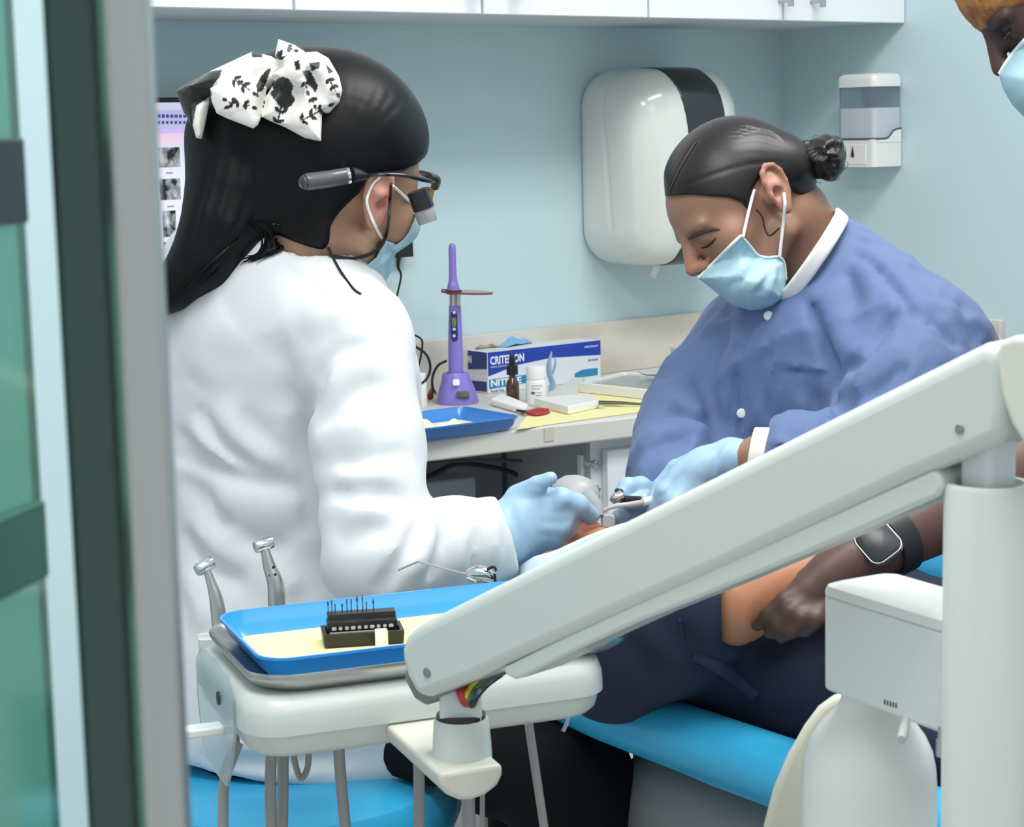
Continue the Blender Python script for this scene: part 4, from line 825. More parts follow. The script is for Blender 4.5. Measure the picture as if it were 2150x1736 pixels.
# ------------------------------------------------------------------ figures: shared anatomy
Mskin = mat('skin_warm', '#c39376', 0.5, sss=0.12, bump=(160, 0.05), attr=True)
Mmask = mat('mask_blue', '#abcfdb', 0.75, bump=(400, 0.08), attr=False)
Mmaskw = mat('mask_white', '#eef2f2', 0.8)
Mglove = mat('glove_blue', '#a0c1da', 0.42, sss=0.06, bump=(120, 0.06))
def axes3(fwd, up):
    f = A(fwd, float); f /= np.linalg.norm(f); u = A(up, float); u = u-f*(u@f); u /= np.linalg.norm(u); return np.stack([np.cross(u, f), u, f], 1)
def head_grid(H, pad, h, lo=(-95, -130, -125), hi=(95, 165, 130)):
    return grid_for([H.w((a, b, c)) for a in (lo[0], hi[0]) for b in (lo[1], hi[1]) for c in (lo[2], hi[2])], pad, h)
def mirror(c, s): return (c[0]*s, c[1], c[2])
def s_ear(q, s):
    """ear on side s (+1/-1); q in head millimetres"""
    c = A([74.0*s, 2.0, -12.0]); a = math.radians(24)
    side = A([math.cos(a)*s, 0, -math.sin(a)]); fw = A([math.sin(a)*s, 0.12, math.cos(a)]); fw /= np.linalg.norm(fw); upv = np.cross(side, fw)*(-s if False else 1); upv = A([0, 1.0, -0.22]); upv -= fw*(upv@fw); upv /= np.linalg.norm(upv); sd = np.cross(upv, fw)*(1 if np.cross(upv, fw)@side > 0 else -1)
    l = np.stack([(q-c)@fw, (q-c)@upv, (q-c)@sd], 1)      # forward, up, outward
    d = s_ell(l, (-1, 2, 3), (16.5, 29, 5.5))
    d = smin(d, s_ell(l, (1, -24, 3), (9.5, 10, 4.6)), 6)
    hx = [(11, 3, 4), (14, 14, 5.5), (11, 25, 7), (2, 31.5, 8.5), (-9, 28, 9.5), (-16, 18, 9.5), (-17, 4, 8.5), (-14, -10, 7), (-8, -20, 5.5)]
    d = smin(d, s_chain(l, hx, [2.6, 3.2, 3.6, 3.8, 3.8, 3.6, 3.3, 3.0, 2.6], 1.0), 2.5)
    d = smax(d, -s_ell(l, (3, -3, 9), (8.5, 12, 7.5)), 2.5)             # concha
    d = smax(d, -s_chain(l, [(5, 20, 9.5), (-6, 21, 10.5), (-11.5, 8, 11), (-10, -6, 10)], [2.2, 3.0, 2.8, 2.2]), 2.0)
    d = smin(d, s_chain(l, [(-1, 20, 6), (-6, 8, 7), (-6.5, -6, 6.5), (-1, -15, 5.5)], [2.2, 2.8, 2.8, 2.6], 1.0), 2.5)
    d = smin(d, s_ell(l, (11.5, -4, 3.5), (4, 6, 3.6)), 2.5)             # tragus
    d = smin(d, s_cone(l, (2, -2, -6), (0, 4, 2), 13, 11), 3)
    return smax(d, -s_ell(l, (5, -4, 8), (5, 7, 7)), 2.0)
def s_head(q, ears=(1, -1), lids=True, slim=1.0, occ=105.0, top=126.0):
    """female head in millimetres: origin between the ear canals, +y up, +z forward"""
    d = s_ell(q, (0, (top-38)/2, (85-occ)/2), (75, (top+38)/2, (85+occ)/2))
    d = smin(d, s_ell(q, (0, 34-(126-top)*.3, 32), (62, 62-(126-top)*.4, 56)), 24)
    d = smin(d, s_ell(q, (0, -12, 36), (54*slim, 68, 50)), 22)
    for s in (1, -1):
        d = smin(d, s_cone(q, mirror((50*slim, -44, 4), s), mirror((14, -84, 66), s), 17, 15), 16)
        d = smin(d, s_ell(q, mirror((46*slim, -8, 56), s), (22, 20, 22)), 18)
    d = smin(d, s_ell(q, (0, -88, 70), (20, 15, 16)), 12)
    d = smin(d, s_ell(q, (0, -52, 76), (26, 20, 15)), 12)
    for s in (1, -1):
        d = smax(d, -s_ell(q, mirror((32, 12, 98), s), (19, 12, 15)), 12)
        d = smin(d, s_ell(q, mirror((27, 26, 80), s), (26, 7, 8), None), 14)
        if lids: 
            d = smin(d, s_ell(q, mirror((31.5, 11, 75), s), (14.5, 12.5, 13)), 3.0)
            d = smax(d, -s_chain(q, [mirror((20, 4, 88), s), mirror((31, 2.5, 90.5), s), mirror((43, 5, 84), s)], [1.0, 1.2, 1.0]), 1.6)
            d = smax(d, -s_chain(q, [mirror((20, 18, 90), s), mirror((31, 20, 91), s), mirror((44, 16, 83), s)], [1.0, 1.4, 1.0]), 3)
    d = smin(d, s_cone(q, (0, 30, 86), (0, -12, 108), 7.5, 9.5), 9)
    for s in (1, -1): d = smin(d, s_ell(q, mirror((10.5, -17, 98), s), (7.5, 7, 9)), 6)
    for s in (1, -1): d = smax(d, -s_ell(q, mirror((6, -23, 102), s), (3, 3, 5)), 2)
    for s in ears: d = smin(d, s_ear(q, s), 3.5)
    return d
def simple_hand(p, w, d, n):
    """relaxed hand: wrist w, pointing along d, palm normal n"""
    d = A(d)/np.linalg.norm(d); n = A(n)-d*(A(n)@d); n /= np.linalg.norm(n); s = np.cross(d, n)
    e = smin(s_cone(p, w, w+d*0.055+s*0.016, 0.024, 0.020), s_cone(p, w, w+d*0.055-s*0.016, 0.024, 0.019), 0.012)
    for k, L in enumerate((0.072, 0.080, 0.074, 0.058)):
        b = w+d*0.066+s*(0.030-0.020*k); e = smin(e, s_chain(p, [b, b+d*L*0.5+n*0.008, b+d*L*0.85+n*0.026], [0.0105, 0.009, 0.007]), 0.004)
    b = w+d*0.018+s*0.026; return smin(e, s_chain(p, [b, b+d*0.03+s*0.022+n*0.01, b+d*0.055+s*0.026+n*0.02], [0.013, 0.0105, 0.008]), 0.006)
class Head:
    def __init__(self, O, Rm, sc=1.0, **kw): self.O = A(O); self.R = Rm; self.sc = sc; self.kw = kw
    def loc(self, p): return (p-self.O)@self.R*(1000/self.sc)
    def w(self, l): return self.O+self.R@(A(l, float)*self.sc/1000)
    def sdf(self, p): return s_head(self.loc(p), **self.kw)*self.sc/1000
def proj_px(p):
    r = p-CO; z = r@CF; return CX+FPX*(r@CR)/z, CY-FPX*(r@CU)/z, z
def poly_d(x, y, poly):
    """signed distance (px) to a polygon in the picture, negative inside"""
    Pn = A(poly, float); d = np.full(len(x), 1e18); inside = np.zeros(len(x), bool); n = len(Pn)
    for i in range(n):
        a = Pn[i]; b = Pn[(i+1) % n]; ex, ey = b-a; wx, wy = x-a[0], y-a[1]; t = np.clip((wx*ex+wy*ey)/(ex*ex+ey*ey+1e-12), 0, 1)
        d = np.minimum(d, (wx-ex*t)**2+(wy-ey*t)**2)
        c = (a[1] <= y) != (b[1] <= y); xi = a[0]+(y-a[1])*ex/(ey if ey != 0 else 1e-9); inside ^= c & (x < xi)
    d = np.sqrt(d); return np.where(inside, -d, d)
def s_patch(p, poly, d0, T, wd, gx=0.0, gy=0.0, t0=0.003, ref=None, curve=0.0):
    """pillowy cloth piece: outline seen as poly, mid-plane at depth d0 (+ gradients per px), half thickness up to T reached wd px inside"""
    x, y, z = proj_px(p); q = poly_d(x, y, poly); s = z/FPX
    if ref is None: ref = A(poly, float).mean(0)
    zc = d0+gx*(x-ref[0])+gy*(y-ref[1])
    t = t0+T*np.sqrt(np.clip(1-np.clip(1+q/wd, 0, 1)**2, 0, 1))
    a = np.abs(z-zc)-t; o = np.maximum(q*s, 0)
    return np.where(q > 0, np.sqrt(o*o+np.maximum(a, 0)**2), np.maximum(np.minimum(q*s, 0), a)) if curve == 0 else a
def clip_poly(p, poly): x, y, z = proj_px(p); return poly_d(x, y, poly)*z/FPX
def surf_tube(bm, f, pix, r, lift=0.4, d0=1.5, d1=3.4, seg=8, sm=6, flat=1.0):
    """a cord laid on the surface f along the photo path"""
    pts = []
    for q in pix:
        h = hit(f, q[0], q[1], d0, d1) if len(q) == 2 else P(q[0], q[1], q[2])
        if h is None: continue
        pts.append(h-CF*(r if np.isscalar(r) else max(r))*lift if len(q) == 2 else h)
    if not np.isscalar(r): rr_ = [r[min(len(r)-1, int(i*len(r)/len(pts)))] for i in range(len(pts))]
    else: rr_ = r
    tube(bm, pts, rr_, seg, sm, flat=flat); return pts
def cord(bm, f, pix, r, lift=0.003, d0=1.5, d1=3.4, seg=8):
    """a cord stretched between its two ends on f, bulging clear of what lies between"""
    H_ = [hit(f, x, y, d0, d1) for x, y in pix]; D_ = [((h-CO)@CF if h is not None else None) for h in H_]
    a, b = D_[0], D_[-1]; n = len(pix); out = []
    for i, (x, y) in enumerate(pix):
        d = a+(b-a)*i/(n-1); d = min(d, D_[i]) if D_[i] is not None else d; out.append(P(x, y, d-lift))
    tube(bm, out, r, seg, 6)
def pixfolds(f, L, d0=1.5, d1=3.6, k=1.0):
    out = []
    for pix, amp, wd in L:
        pts = [hit(f, x, y, d0, d1) for x, y in pix]; pts = [q for q in pts if q is not None]
        if len(pts) > 1: out.append((smooth_path(pts, 3) if len(pts) > 2 else pts, amp*k, wd))
    return out
def hand_sdf(p, palm, fingers, k=0.004):
    """palm = [(pt, r)...] blended lumps; fingers = [[(pt, r)...]...] each its own tapering chain"""
    d = None
    for (a, ra), (b, rb) in palm:
        e = s_cone(p, a, b, ra, rb); d = e if d is None else smin(d, e, 0.014)
    for fg in fingers:
        e = s_chain(p, [q for q, r in fg], [r for q, r in fg], 0.003); d = smin(d, e, k)
    return d
# ------------------------------------------------------------------ the dentist
D = Rig(2.35); q = D.q; S = D.s
# head: facing right and a little away, chin lowered
dfw = CR*0.61+CF*0.77-CU*0.20; dup = CU*1.0+CR*0.12-CF*0.06
dR = axes3(dfw, dup)
ear_px = q(802, 430, 0)
near = -1 if (dR[:, 0]@CF) > 0 else 1
dH = Head(P(802, 428, 2.30)-dR[:, 0]*near*0.077, dR, 1.06)
dent = thing('person', 'woman in white coat with black hair and patterned bow, back turned', 'person', (*P(600, 1700, 2.3)[:2], 0))
sh_r, sh_l = P(735, 715, 2.27), P(395, 650, 2.60)
elb, wri = P(795, 1165, 2.16), P(1075, 1130, 2.33)
neck0, neck1 = dH.w((0, -40, -30)), P(590, 610, 2.44)
bax = axes3(dfw*A([1, 1, 0]), (0, 0, 1))      # body axes: side, up, forward
chest, waist, pelv = P(560, 850, 2.42), P(560, 1180, 2.41), P(560, 1460, 2.42)
knee, foot = P(1200, 1635, 2.17), P(1215, 2400, 2.2)
STZ = P(610, 1612, 2.33)[2]
hip_r = P(730, 1480, 2.45)
# gloved right hand joints
HD = 2.31
gp = lambda x, y, d=HD: P(x, y, d)
m = lambda px, d=HD: px*d/FPX
d_palm = [((gp(1010, 1130, 2.33), m(40)), (gp(1060, 1118, 2.33), m(50))), ((gp(1055, 1128, 2.34), m(42)), (gp(1105, 1080), m(50))), ((gp(1105, 1100), m(54)), (gp(1150, 1075), m(40))), ((gp(1100, 1115), m(50)), (gp(1150, 1110), m(40))), ((gp(1085, 1085), m(46)), (gp(1125, 1050), m(36)))]
d_fing = [[(gp(1090, 1045), m(30)), (gp(1128, 1018, 2.29), m(19)), (gp(1156, 1004, 2.28), m(14.5))],                       # thumb
          [(gp(1140, 1060), m(32)), (gp(1178, 1050, 2.30), m(27)), (gp(1212, 1060, 2.31), m(24)), (gp(1242, 1082, 2.33), m(18))],   # index
          [(gp(1150, 1085), m(32)), (gp(1184, 1082, 2.305), m(24)), (gp(1200, 1090, 2.34), m(20)), (gp(1195, 1098, 2.37), m(16))],
          [(gp(1145, 1108), m(32)), (gp(1176, 1104, 2.305), m(24)), (gp(1190, 1112, 2.335), m(19)), (gp(1180, 1118, 2.365), m(16))],
          [(gp(1130, 1125), m(32)), (gp(1158, 1130, 2.31), m(22)), (gp(1168, 1136, 2.335), m(17)), (gp(1158, 1138, 2.355), m(14))]]
def f_dhand(p): return hand_sdf(p, d_palm, d_fing, 0.006)
sl = sh_l+A([0, 0, -0.28])+bax[:, 2]*0.09; wl = sl+bax[:, 2]*0.23+A([0, 0, .04])-bax[:, 0]*near*0.02
f_dhand2 = lambda p: simple_hand(p, wl, bax[:, 2]-A([0, 0, 0.35]), -UP)
def f_dtorso(p, g=0.0):
    d = s_ell(p, chest+bax[:, 2]*0.02, (0.175+g, 0.27+g, 0.118+g), bax)
    d = smin(d, s_ell(p, chest-bax[:, 2]*0.035+A([0, 0, 0.04]), (0.165+g, 0.20+g, 0.10+g), bax), 0.05)
    d = smin(d, s_cone(p, sh_r, sh_l, 0.060+g, 0.060+g), 0.09)
    d = smin(d, s_cone(p, neck1, (sh_r+sh_l)/2+A([0, 0, 0.0]), 0.05+g, 0.075+g), 0.07)
    d = smin(d, s_ell(p, waist, (0.145+g, 0.22+g, 0.105+g), bax), 0.08)
    d = smin(d, s_ell(p, pelv, (0.185+g*(3 if g < 0 else 1), 0.17+g, 0.150+g*(3 if g < 0 else 1)), bax), 0.09)
    return smax(d, s_plane(p, (0, 0, STZ+0.004-g*0.5), (0, 0, -1)), 0.02)
def f_dbody(p):
    d = smin(dH.sdf(p), s_cone(p, neck0, neck1, 0.053, 0.060), 0.02)
    d = smin(d, f_dtorso(p, -0.022), 0.03)
    d = smin(d, s_chain(p, [sh_r, elb, wri], [0.046, 0.036, 0.024], 0.01), 0.03)
    d = smin(d, f_dhand(p)+0.006, 0.004)
    d = smin(d, s_chain(p, [sh_l, sl, wl], [0.046, 0.036, 0.024], 0.01), 0.03); d = smin(d, f_dhand2(p)+0.004, 0.004)
    hp2 = hip_r+(sh_l-sh_r)*A([1, 1, 0])*0.55; k2 = knee+CF*A([1, 1, 0])*0.18-CR*A([1, 1, 0])*0.04
    for h_, k_, f_ in ((hip_r, knee, foot), (hp2, k2, k2+(foot-knee))):
        d = smin(d, s_chain(p, [h_, k_, f_, f_+bax[:, 2]*0.17], [0.078, 0.05, 0.035, 0.028], 0.02), 0.04)
    return d
EARC = dH.w((near*82, 2, -10))
SKD, SKR = A(lin('#ae8870')), A(lin('#cf8c78'))
def skin_col(base, red, spots):
    def f(v):
        c = np.tile(A(base), (len(v), 1))
        for ctr, r, col, amt in spots:
            w_ = amt*np.exp(-(np.linalg.norm(v-A(ctr), axis=1)/r)**2); c = c*(1-w_[:, None])+A(col)*w_[:, None]
        return c
    return f
lo_, hi_ = dH.O-0.14, dH.O+0.15
body = mesh_sdf('body', f_dbody, grid_for([dH.O, sh_l, foot, wri, pelv, knee, P(1250, 1090, 2.3), P(350, 900, 2.6), foot+bax[:, 2]*0.2, foot+(sh_l-sh_r)*A([1, 1, 0]), dH.w((0, 130, 0))], 0.16, 0.011, [(lo_, hi_, 0.0028)]), dent, Mskin,
                color=skin_col(SKD, SKR, [(EARC, 0.028, lin('#cf8878'), 0.75), (dH.w((near*40, -10, 70)), 0.035, lin('#c08a72'), 0.6)]))
# white coat
cuffdir = (wri-elb)/np.linalg.norm(wri-elb)
def f_dcoat0(p):
    d = f_dtorso(p, 0.0)
    # skirt spreading over the stool
    d = smin(d, s_ell(p, pelv+A([0, 0, -0.05])+bax[:, 2]*0.05, (0.20, 0.13, 0.19), bax), 0.05)
    d = smin(d, s_cone(p, hip_r+A([0, 0, 0.0]), hip_r*0.62+knee*0.38+A([0, 0, .012]), 0.10, 0.085), 0.05)
    d = smax(d, s_plane(p, P(640, 1658, 2.26), CU*-1.0-CR*0.150), 0.012)
    a = s_chain(p, [sh_r+A([0, 0, -0.005]), sh_r*0.5+elb*0.5+CR*0.004, elb], [0.070, 0.060, 0.058], 0.02)
    d = smin(d, a, 0.022)
    d = smin(d, s_chain(p, [elb, elb*0.45+wri*0.55+CU*0.002, wri+cuffdir*0.01], [0.060, 0.050, 0.048], 0.02), 0.02)
    d = smin(d, s_chain(p, [sh_l, sl, wl], [0.070, 0.058, 0.043], 0.02), 0.03)
    d = smin(d, s_cone(p, P(790, 790, 2.38), P(838, 950, 2.42), 0.045, 0.028), 0.05)   # front of the coat beyond the arm
    d = smax(d, s_plane(p, P(1062, 1128, 2.33), CR*0.95+CU*0.31+CF*0.1), 0.004)
    d = smax(d, -s_cone(p, wri-cuffdir*0.05, wri+cuffdir*0.03, 0.032, 0.043), 0.004)
    # collar stand round the nape
    d = smin(d, smax(s_cone(p, neck1+A([0, 0, 0.0]), neck0*0.8+neck1*0.2, 0.088, 0.071), s_plane(p, P(600, 492, 2.36), CU*0.95+CR*0.42-CF*.1), 0.006), 0.02)
    d = smax(d, -s_cone(p, neck1+A([0, 0, 0.02]), neck0, 0.062, 0.060), 0.006)
    return d
CO_F = [
 ([(690, 775), (655, 828), (637, 880), (644, 940), (652, 1030), (664, 1130)], -0.014, 0.013),
 ([(640, 700), (690, 655), (740, 668)], 0.004, 0.016), ([(658, 812), (712, 746), (795, 731)], -0.006, 0.010), ([(670, 840), (735, 770), (820, 755)], 0.006, 0.016),
 ([(665, 905), (710, 860), (770, 820), (820, 815)], -0.005, 0.011), ([(655, 940), (720, 905), (790, 880)], 0.004, 0.013),
 ([(655, 985), (740, 975), (860, 955)], -0.006, 0.012), ([(655, 1010), (740, 1005), (862, 985)], 0.006, 0.014), ([(658, 1063), (732, 1034), (800, 1040), (866, 1062)], -0.009, 0.012), ([(665, 1090), (740, 1068), (830, 1076)], 0.006, 0.016),
 ([(700, 1140), (760, 1120), (840, 1100)], -0.004, 0.014),
 ([(884, 1094), (862, 1148), (825, 1200), (790, 1245)], -0.008, 0.008), ([(905, 1100), (890, 1150), (850, 1215)], 0.006, 0.012),
 ([(925, 1112), (918, 1170), (900, 1220)], -0.005, 0.008), ([(965, 1100), (965, 1160), (950, 1215)], 0.005, 0.011), ([(995, 1100), (1000, 1160), (985, 1220)], -0.005, 0.008), ([(1030, 1080), (1040, 1140), (1035, 1205)], 0.004, 0.010), ([(930, 1085), (955, 1100), (990, 1080)], -0.005, 0.010),
 ([(413, 850), (450, 915), (505, 968), (580, 1002), (648, 1022)], -0.008, 0.012), ([(400, 880), (450, 945), (520, 990), (640, 1012)], 0.007, 0.014),
 ([(355, 950), (453, 986), (531, 1010), (653, 1030)], -0.009, 0.009), ([(360, 905), (420, 955), (480, 985)], -0.007, 0.012), ([(450, 850), (520, 930), (600, 985)], 0.006, 0.018), ([(500, 860), (560, 930), (630, 975)], -0.004, 0.014),
 ([(600, 1025), (630, 1033), (655, 1038)], -0.007, 0.006), ([(440, 1040), (520, 1060), (640, 1075)], 0.006, 0.020), ([(375, 1000), (440, 1060), (480, 1120)], -0.006, 0.016), ([(385, 1110), (430, 1180), (520, 1230)], -0.007, 0.014), ([(400, 1080), (460, 1150), (560, 1190)], 0.006, 0.018),
 ([(500, 1130), (580, 1150), (680, 1150)], -0.005, 0.014), ([(390, 1190), (420, 1260), (440, 1320)], 0.007, 0.014), ([(520, 1200), (600, 1225), (690, 1230)], 0.005, 0.016),
 ([(480, 660), (430, 720), (410, 800)], 0.004, 0.03), ([(560, 700), (600, 790), (610, 870)], -0.004, 0.025), ([(590, 560), (640, 590), (700, 640)], -0.003, 0.006),
 ([(400, 1590), (560, 1600), (700, 1585), (860, 1560)], -0.005, 0.010), ([(420, 1545), (560, 1560), (820, 1530)], 0.005, 0.012), ([(640, 1560), (720, 1600), (850, 1590)], -0.004, 0.008)]
dfolds = pixfolds(f_dcoat0, CO_F, k=1.8)
def f_dcoat(p): return s_folds(p, f_dcoat0(p), dfolds)-s_crumple(p, 0.0013)
Mcoat = mat('coat_white', '#d5d9dc', 0.75, bump=(500, 0.04), sheen=0.1)
gcoat = grid_for([sl, wl, sh_l, pelv, wri, elb, P(340, 900, 2.6), P(340, 1700, 2.3), P(900, 1690, 2.45), neck0], 0.11, 0.0058)
coat = mesh_sdf('coat', f_dcoat, gcoat, dent, Mcoat, smooth_it=1)
# trousers
def f_dtr(p):
    hp2 = hip_r+(sh_l-sh_r)*A([1, 1, 0])*0.55; k2 = knee+CF*A([1, 1, 0])*0.18-CR*A([1, 1, 0])*0.04; d = None
    for h_, k_, f_ in ((hip_r, knee, foot), (hp2, k2, k2+(foot-knee))):
        e = s_chain(p, [h_, h_*0.5+k_*0.5, k_, k_*0.5+f_*0.5, f_], [0.088, 0.078, 0.062, 0.062, 0.055], 0.03); d = e if d is None else smin(d, e, 0.05)
    d = smin(d, s_ell(p, pelv+A([0, 0, -0.05]), (0.175, 0.10, 0.145), bax), 0.05)
    return smax(d, np.minimum(s_plane(p, (0, 0, STZ+0.002), (0, 0, -1)), 0.23-np.linalg.norm(p[:, :2]-P(610, 1610, 2.33)[:2], axis=1)), 0.01)
mesh_sdf('trousers', f_dtr, grid_for([hip_r, knee, foot, knee+(sh_l-sh_r), hip_r+(sh_l-sh_r), foot+(sh_l-sh_r), pelv], 0.12, 0.011), dent, mat('trousers_black', '#07080c', 0.8, spec=0.2))
# glove
def f_dglove(p):
    d = smin(f_dhand(p), s_cone(p, wri-cuffdir*0.07, wri, 0.036, 0.034), 0.02); d = s_folds(p, d, dgf)
    return smax(d, -s_plane(p, P(1028, 1130, 2.33), CR*0.95+CU*0.31), 0.004)
dgf = []
dgf = pixfolds(f_dhand, [([(1068, 1060), (1085, 1110), (1090, 1160)], -0.0015, 0.006), ([(1110, 1020), (1150, 1025), (1172, 1040)], -0.002, 0.004), ([(1172, 1040), (1196, 1078), (1190, 1100)], -0.002, 0.005), ([(1130, 1095), (1170, 1098), (1192, 1104)], -0.0012, 0.005), ([(1120, 1122), (1150, 1125), (1178, 1124)], -0.0012, 0.005)])
mesh_sdf('glove', f_dglove, grid_for([q_ for fg in d_fing for q_, r in fg]+[wri, P(1020, 1080, 2.28), P(1020, 1180, 2.38)], 0.045, 0.0026), dent, Mglove)
mesh_sdf('glove', lambda p: smin(f_dhand2(p), s_cone(p, wl-bax[:, 2]*0.04, wl, 0.033, 0.030), 0.01), grid_for([wl-bax[:, 2]*0.05, wl+bax[:, 2]*0.17-UP*0.06], 0.06, 0.004), dent, Mglove)
# hair
HAIRCUT = [(904, 300), (896, 326), (880, 342), (862, 352), (850, 360), (800, 366), (778, 372), (764, 386), (756, 404), (738, 420), (712, 446), (694, 474), (692, 510), (680, 526), (650, 520), (610, 505), (582, 492), (300, 480), (300, 40), (960, 40), (915, 230), (906, 270)]
dskull = dH.w((0, 50, -6))
def f_dhair0(p):
    l = dH.loc(p)
    d = s_ell(l, (0, 55, -8), (92, 106, 108))*0.00106
    d = smin(d, s_ell(p, q(640, 270, -10), (0.085, 0.085, 0.085)), 0.05)
    d = smin(d, s_ell(p, q(650, 400, 10), (0.075, 0.07, 0.07)), 0.04)
    d = smax(d, -s_plane(p, dH.w((0, 0, 0)), -dH.R[:, 1]*0.55-dH.R[:, 2]*0.0)-0.9, 0.01)
    d = smin(d, s_cone(p, P(655, 430, 2.335), P(632, 520, 2.345), 0.085, 0.072), 0.02)
    x, y, z = proj_px(p); cut = poly_d(x, y, HAIRCUT)*z/FPX
    d = smax(d, cut, 0.006)
    d = smax(d, -s_ell(l, (0, -45, 95), (70, 75, 60))*0.00106, 0.01)
    # hanging length
    tail = s_chain(p, [q(600, 260, 0), q(520, 300, 20), q(500, 400, 55), q(468, 480, 85), q(430, 545, 100), q(362, 605, 85), q(325, 635, 70)], [0.085, 0.070, 0.058, 0.046, 0.036, 0.023, 0.018], 0.02)
    tail = smin(tail, s_chain(p, [q(620, 360, 0), q(560, 430, 10), q(560, 480, 20)], [0.06, 0.045, 0.022], 0.02), 0.03)
    d = smin(d, tail, 0.02)
    t2 = s_chain(p, [q(570, 460, 25), q(580, 505, 38), q(560, 532, 48), q(525, 546, 55)], [0.011, 0.008, 0.006, 0.002], 0.004)
    return smin(d, t2, 0.008)
hair_st = []
for i in range(26):
    a = i/25
    hair_st.append(([(560+a*330, 130+abs(a-0.5)**2*180+40), (590+a*230, 230+a*40), (540+a*120, 330+a*60)], 0.0016 if i % 2 else -0.0016, 0.005))
for i in range(9):
    a = i/8; hair_st.append(([(560-a*110, 320), (550-a*130, 420), (510-a*110, 500), (430-a*40, 570)], 0.002 if i % 2 else -0.002, 0.005))
hst = pixfolds(f_dhair0, hair_st)
def f_dhair(p): return s_folds(p, f_dhair0(p), hst)
Mhair = mat('hair_black', '#06070a', 0.42, spec=0.22)
dhair = mesh_sdf('hair', f_dhair, grid_for([q(300, 640, 0), q(300, 660, 110), q(915, 90, 120), q(915, 90, -280), q(560, 90, 200), q(560, 400, -200), q(560, 90, -280), q(640, 560, 200)], 0.03, 0.0042), dent, Mhair, smooth_it=1)
bm = BM()
fdc = lambda p: np.minimum(f_dcoat(p), f_dhair0(p))
rs_ = np.random.default_rng(5)
for i in range(46):
    u = rs_.random(); j = rs_.normal(0, 1, 8)*4
    if i < 26: path = [(522+62*u+j[0], 462+10*u), (548+42*u+j[1], 495+8*u+j[2]*.5), (545+40*u+j[3], 525+j[4]), (500+35*u+j[5]*2, 547+j[6]*1.2)]
    else: path = [(505-40*u, 500+30*u), (478-55*u+j[1], 545+30*u+j[2]), (440-60*u+j[3], 585+28*u+j[4])]
    pts = [hit(fdc, x, y, 1.9, 2.8) for x, y in path]; pts = [v-CF*0.002 for v in pts if v is not None]
    if len(pts) > 2: tube(bm, pts, [0.0011]*(len(pts)-1)+[0.0003], 5, 5)
obj('hair_strand', bm, Mhair, dhair, smooth=True)
# bow
b_shapes = [([(395, 182), (440, 150), (500, 122), (530, 108), (570, 118), (600, 140), (585, 175), (560, 190), (545, 230), (530, 262), (470, 240), (452, 215), (440, 185)], 2.245, 0.030, 55),
            ([(640, 110), (665, 108), (690, 122), (712, 160), (719, 190), (712, 215), (690, 238), (660, 235), (640, 200), (625, 160)], 2.24, 0.028, 45),
            ([(600, 150), (640, 160), (668, 190), (690, 230), (676, 240), (674, 297), (640, 290), (600, 268), (548, 246), (556, 205), (578, 172)], 2.222, 0.014, 40),
            ([(440, 186), (500, 165), (560, 185), (552, 235), (542, 262), (532, 270), (480, 250), (455, 238), (445, 215)], 2.215, 0.010, 40),
            ([(369, 190), (405, 168), (440, 150), (466, 146), (450, 185), (440, 205), (415, 215), (402, 262), (385, 235)], 2.27, 0.014, 35),
            ([(405, 228), (420, 208), (440, 212), (432, 255), (424, 292), (412, 290), (404, 262)], 2.262, 0.014, 25),
            ([(584, 82), (618, 94), (640, 108), (656, 136), (640, 152), (600, 148), (580, 130), (578, 112)], 2.205, 0.022, 35)]
def f_bow0(p):
    d = None
    for i, (poly, dd, T_, w_) in enumerate(b_shapes):
        e = s_patch(p, poly, dd, T_, w_, t0=0.0025, gx=-0.00012 if i in (0, 3, 4) else 0.0002)
        d = e if d is None else smin(d, e, 0.006)
    return smin(d, s_ell(p, P(612, 150, 2.20), (0.019, 0.019, 0.019)), 0.01)
bowf = pixfolds(f_bow0, [([(600, 140), (560, 145), (520, 170)], -0.005, 0.006), ([(590, 165), (560, 200), (548, 250)], -0.006, 0.006), ([(585, 150), (540, 180), (500, 230)], 0.004, 0.007), ([(630, 165), (640, 210), (630, 270)], 0.004, 0.008), ([(640, 150), (665, 175), (680, 220)], -0.006, 0.006), ([(620, 170), (600, 220), (590, 255)], -0.004, 0.007), ([(650, 130), (690, 160), (700, 200)], 0.004, 0.007), ([(610, 95), (605, 120), (600, 140)], -0.004, 0.005), ([(480, 150), (470, 190), (490, 240)], 0.003, 0.010)], k=1.5)
def f_bow(p): return s_folds(p, f_bow0(p), bowf)
def leaf(x, y, a, L, w_): 
    c, s = math.cos(math.radians(a)), math.sin(math.radians(a)); return [(x+c*u-s*v, y-s*u-c*v) for u, v in ((0, 0), (L*.3, w_), (L*.7, w_*.8), (L, 0), (L*.7, -w_*.8), (L*.3, -w_))]
def sprig(x, y, a, n, L):
    n = max(1, int(n*0.7+0.5)); L *= 1.25
    out = [leaf(x, y, a, L*n*0.85, 2.0)]
    for i in range(n):
        c, s = math.cos(math.radians(a)), math.sin(math.radians(a)); px, py = x+c*L*.85*i, y-s*L*.85*i
        out += [leaf(px, py, a+50, L*.72, 4.2), leaf(px, py, a-50, L*.72, 4.2)]
    return out+[leaf(x+math.cos(math.radians(a))*L*.85*n, y-math.sin(math.radians(a))*L*.85*n, a, L*.7, 4.2)]
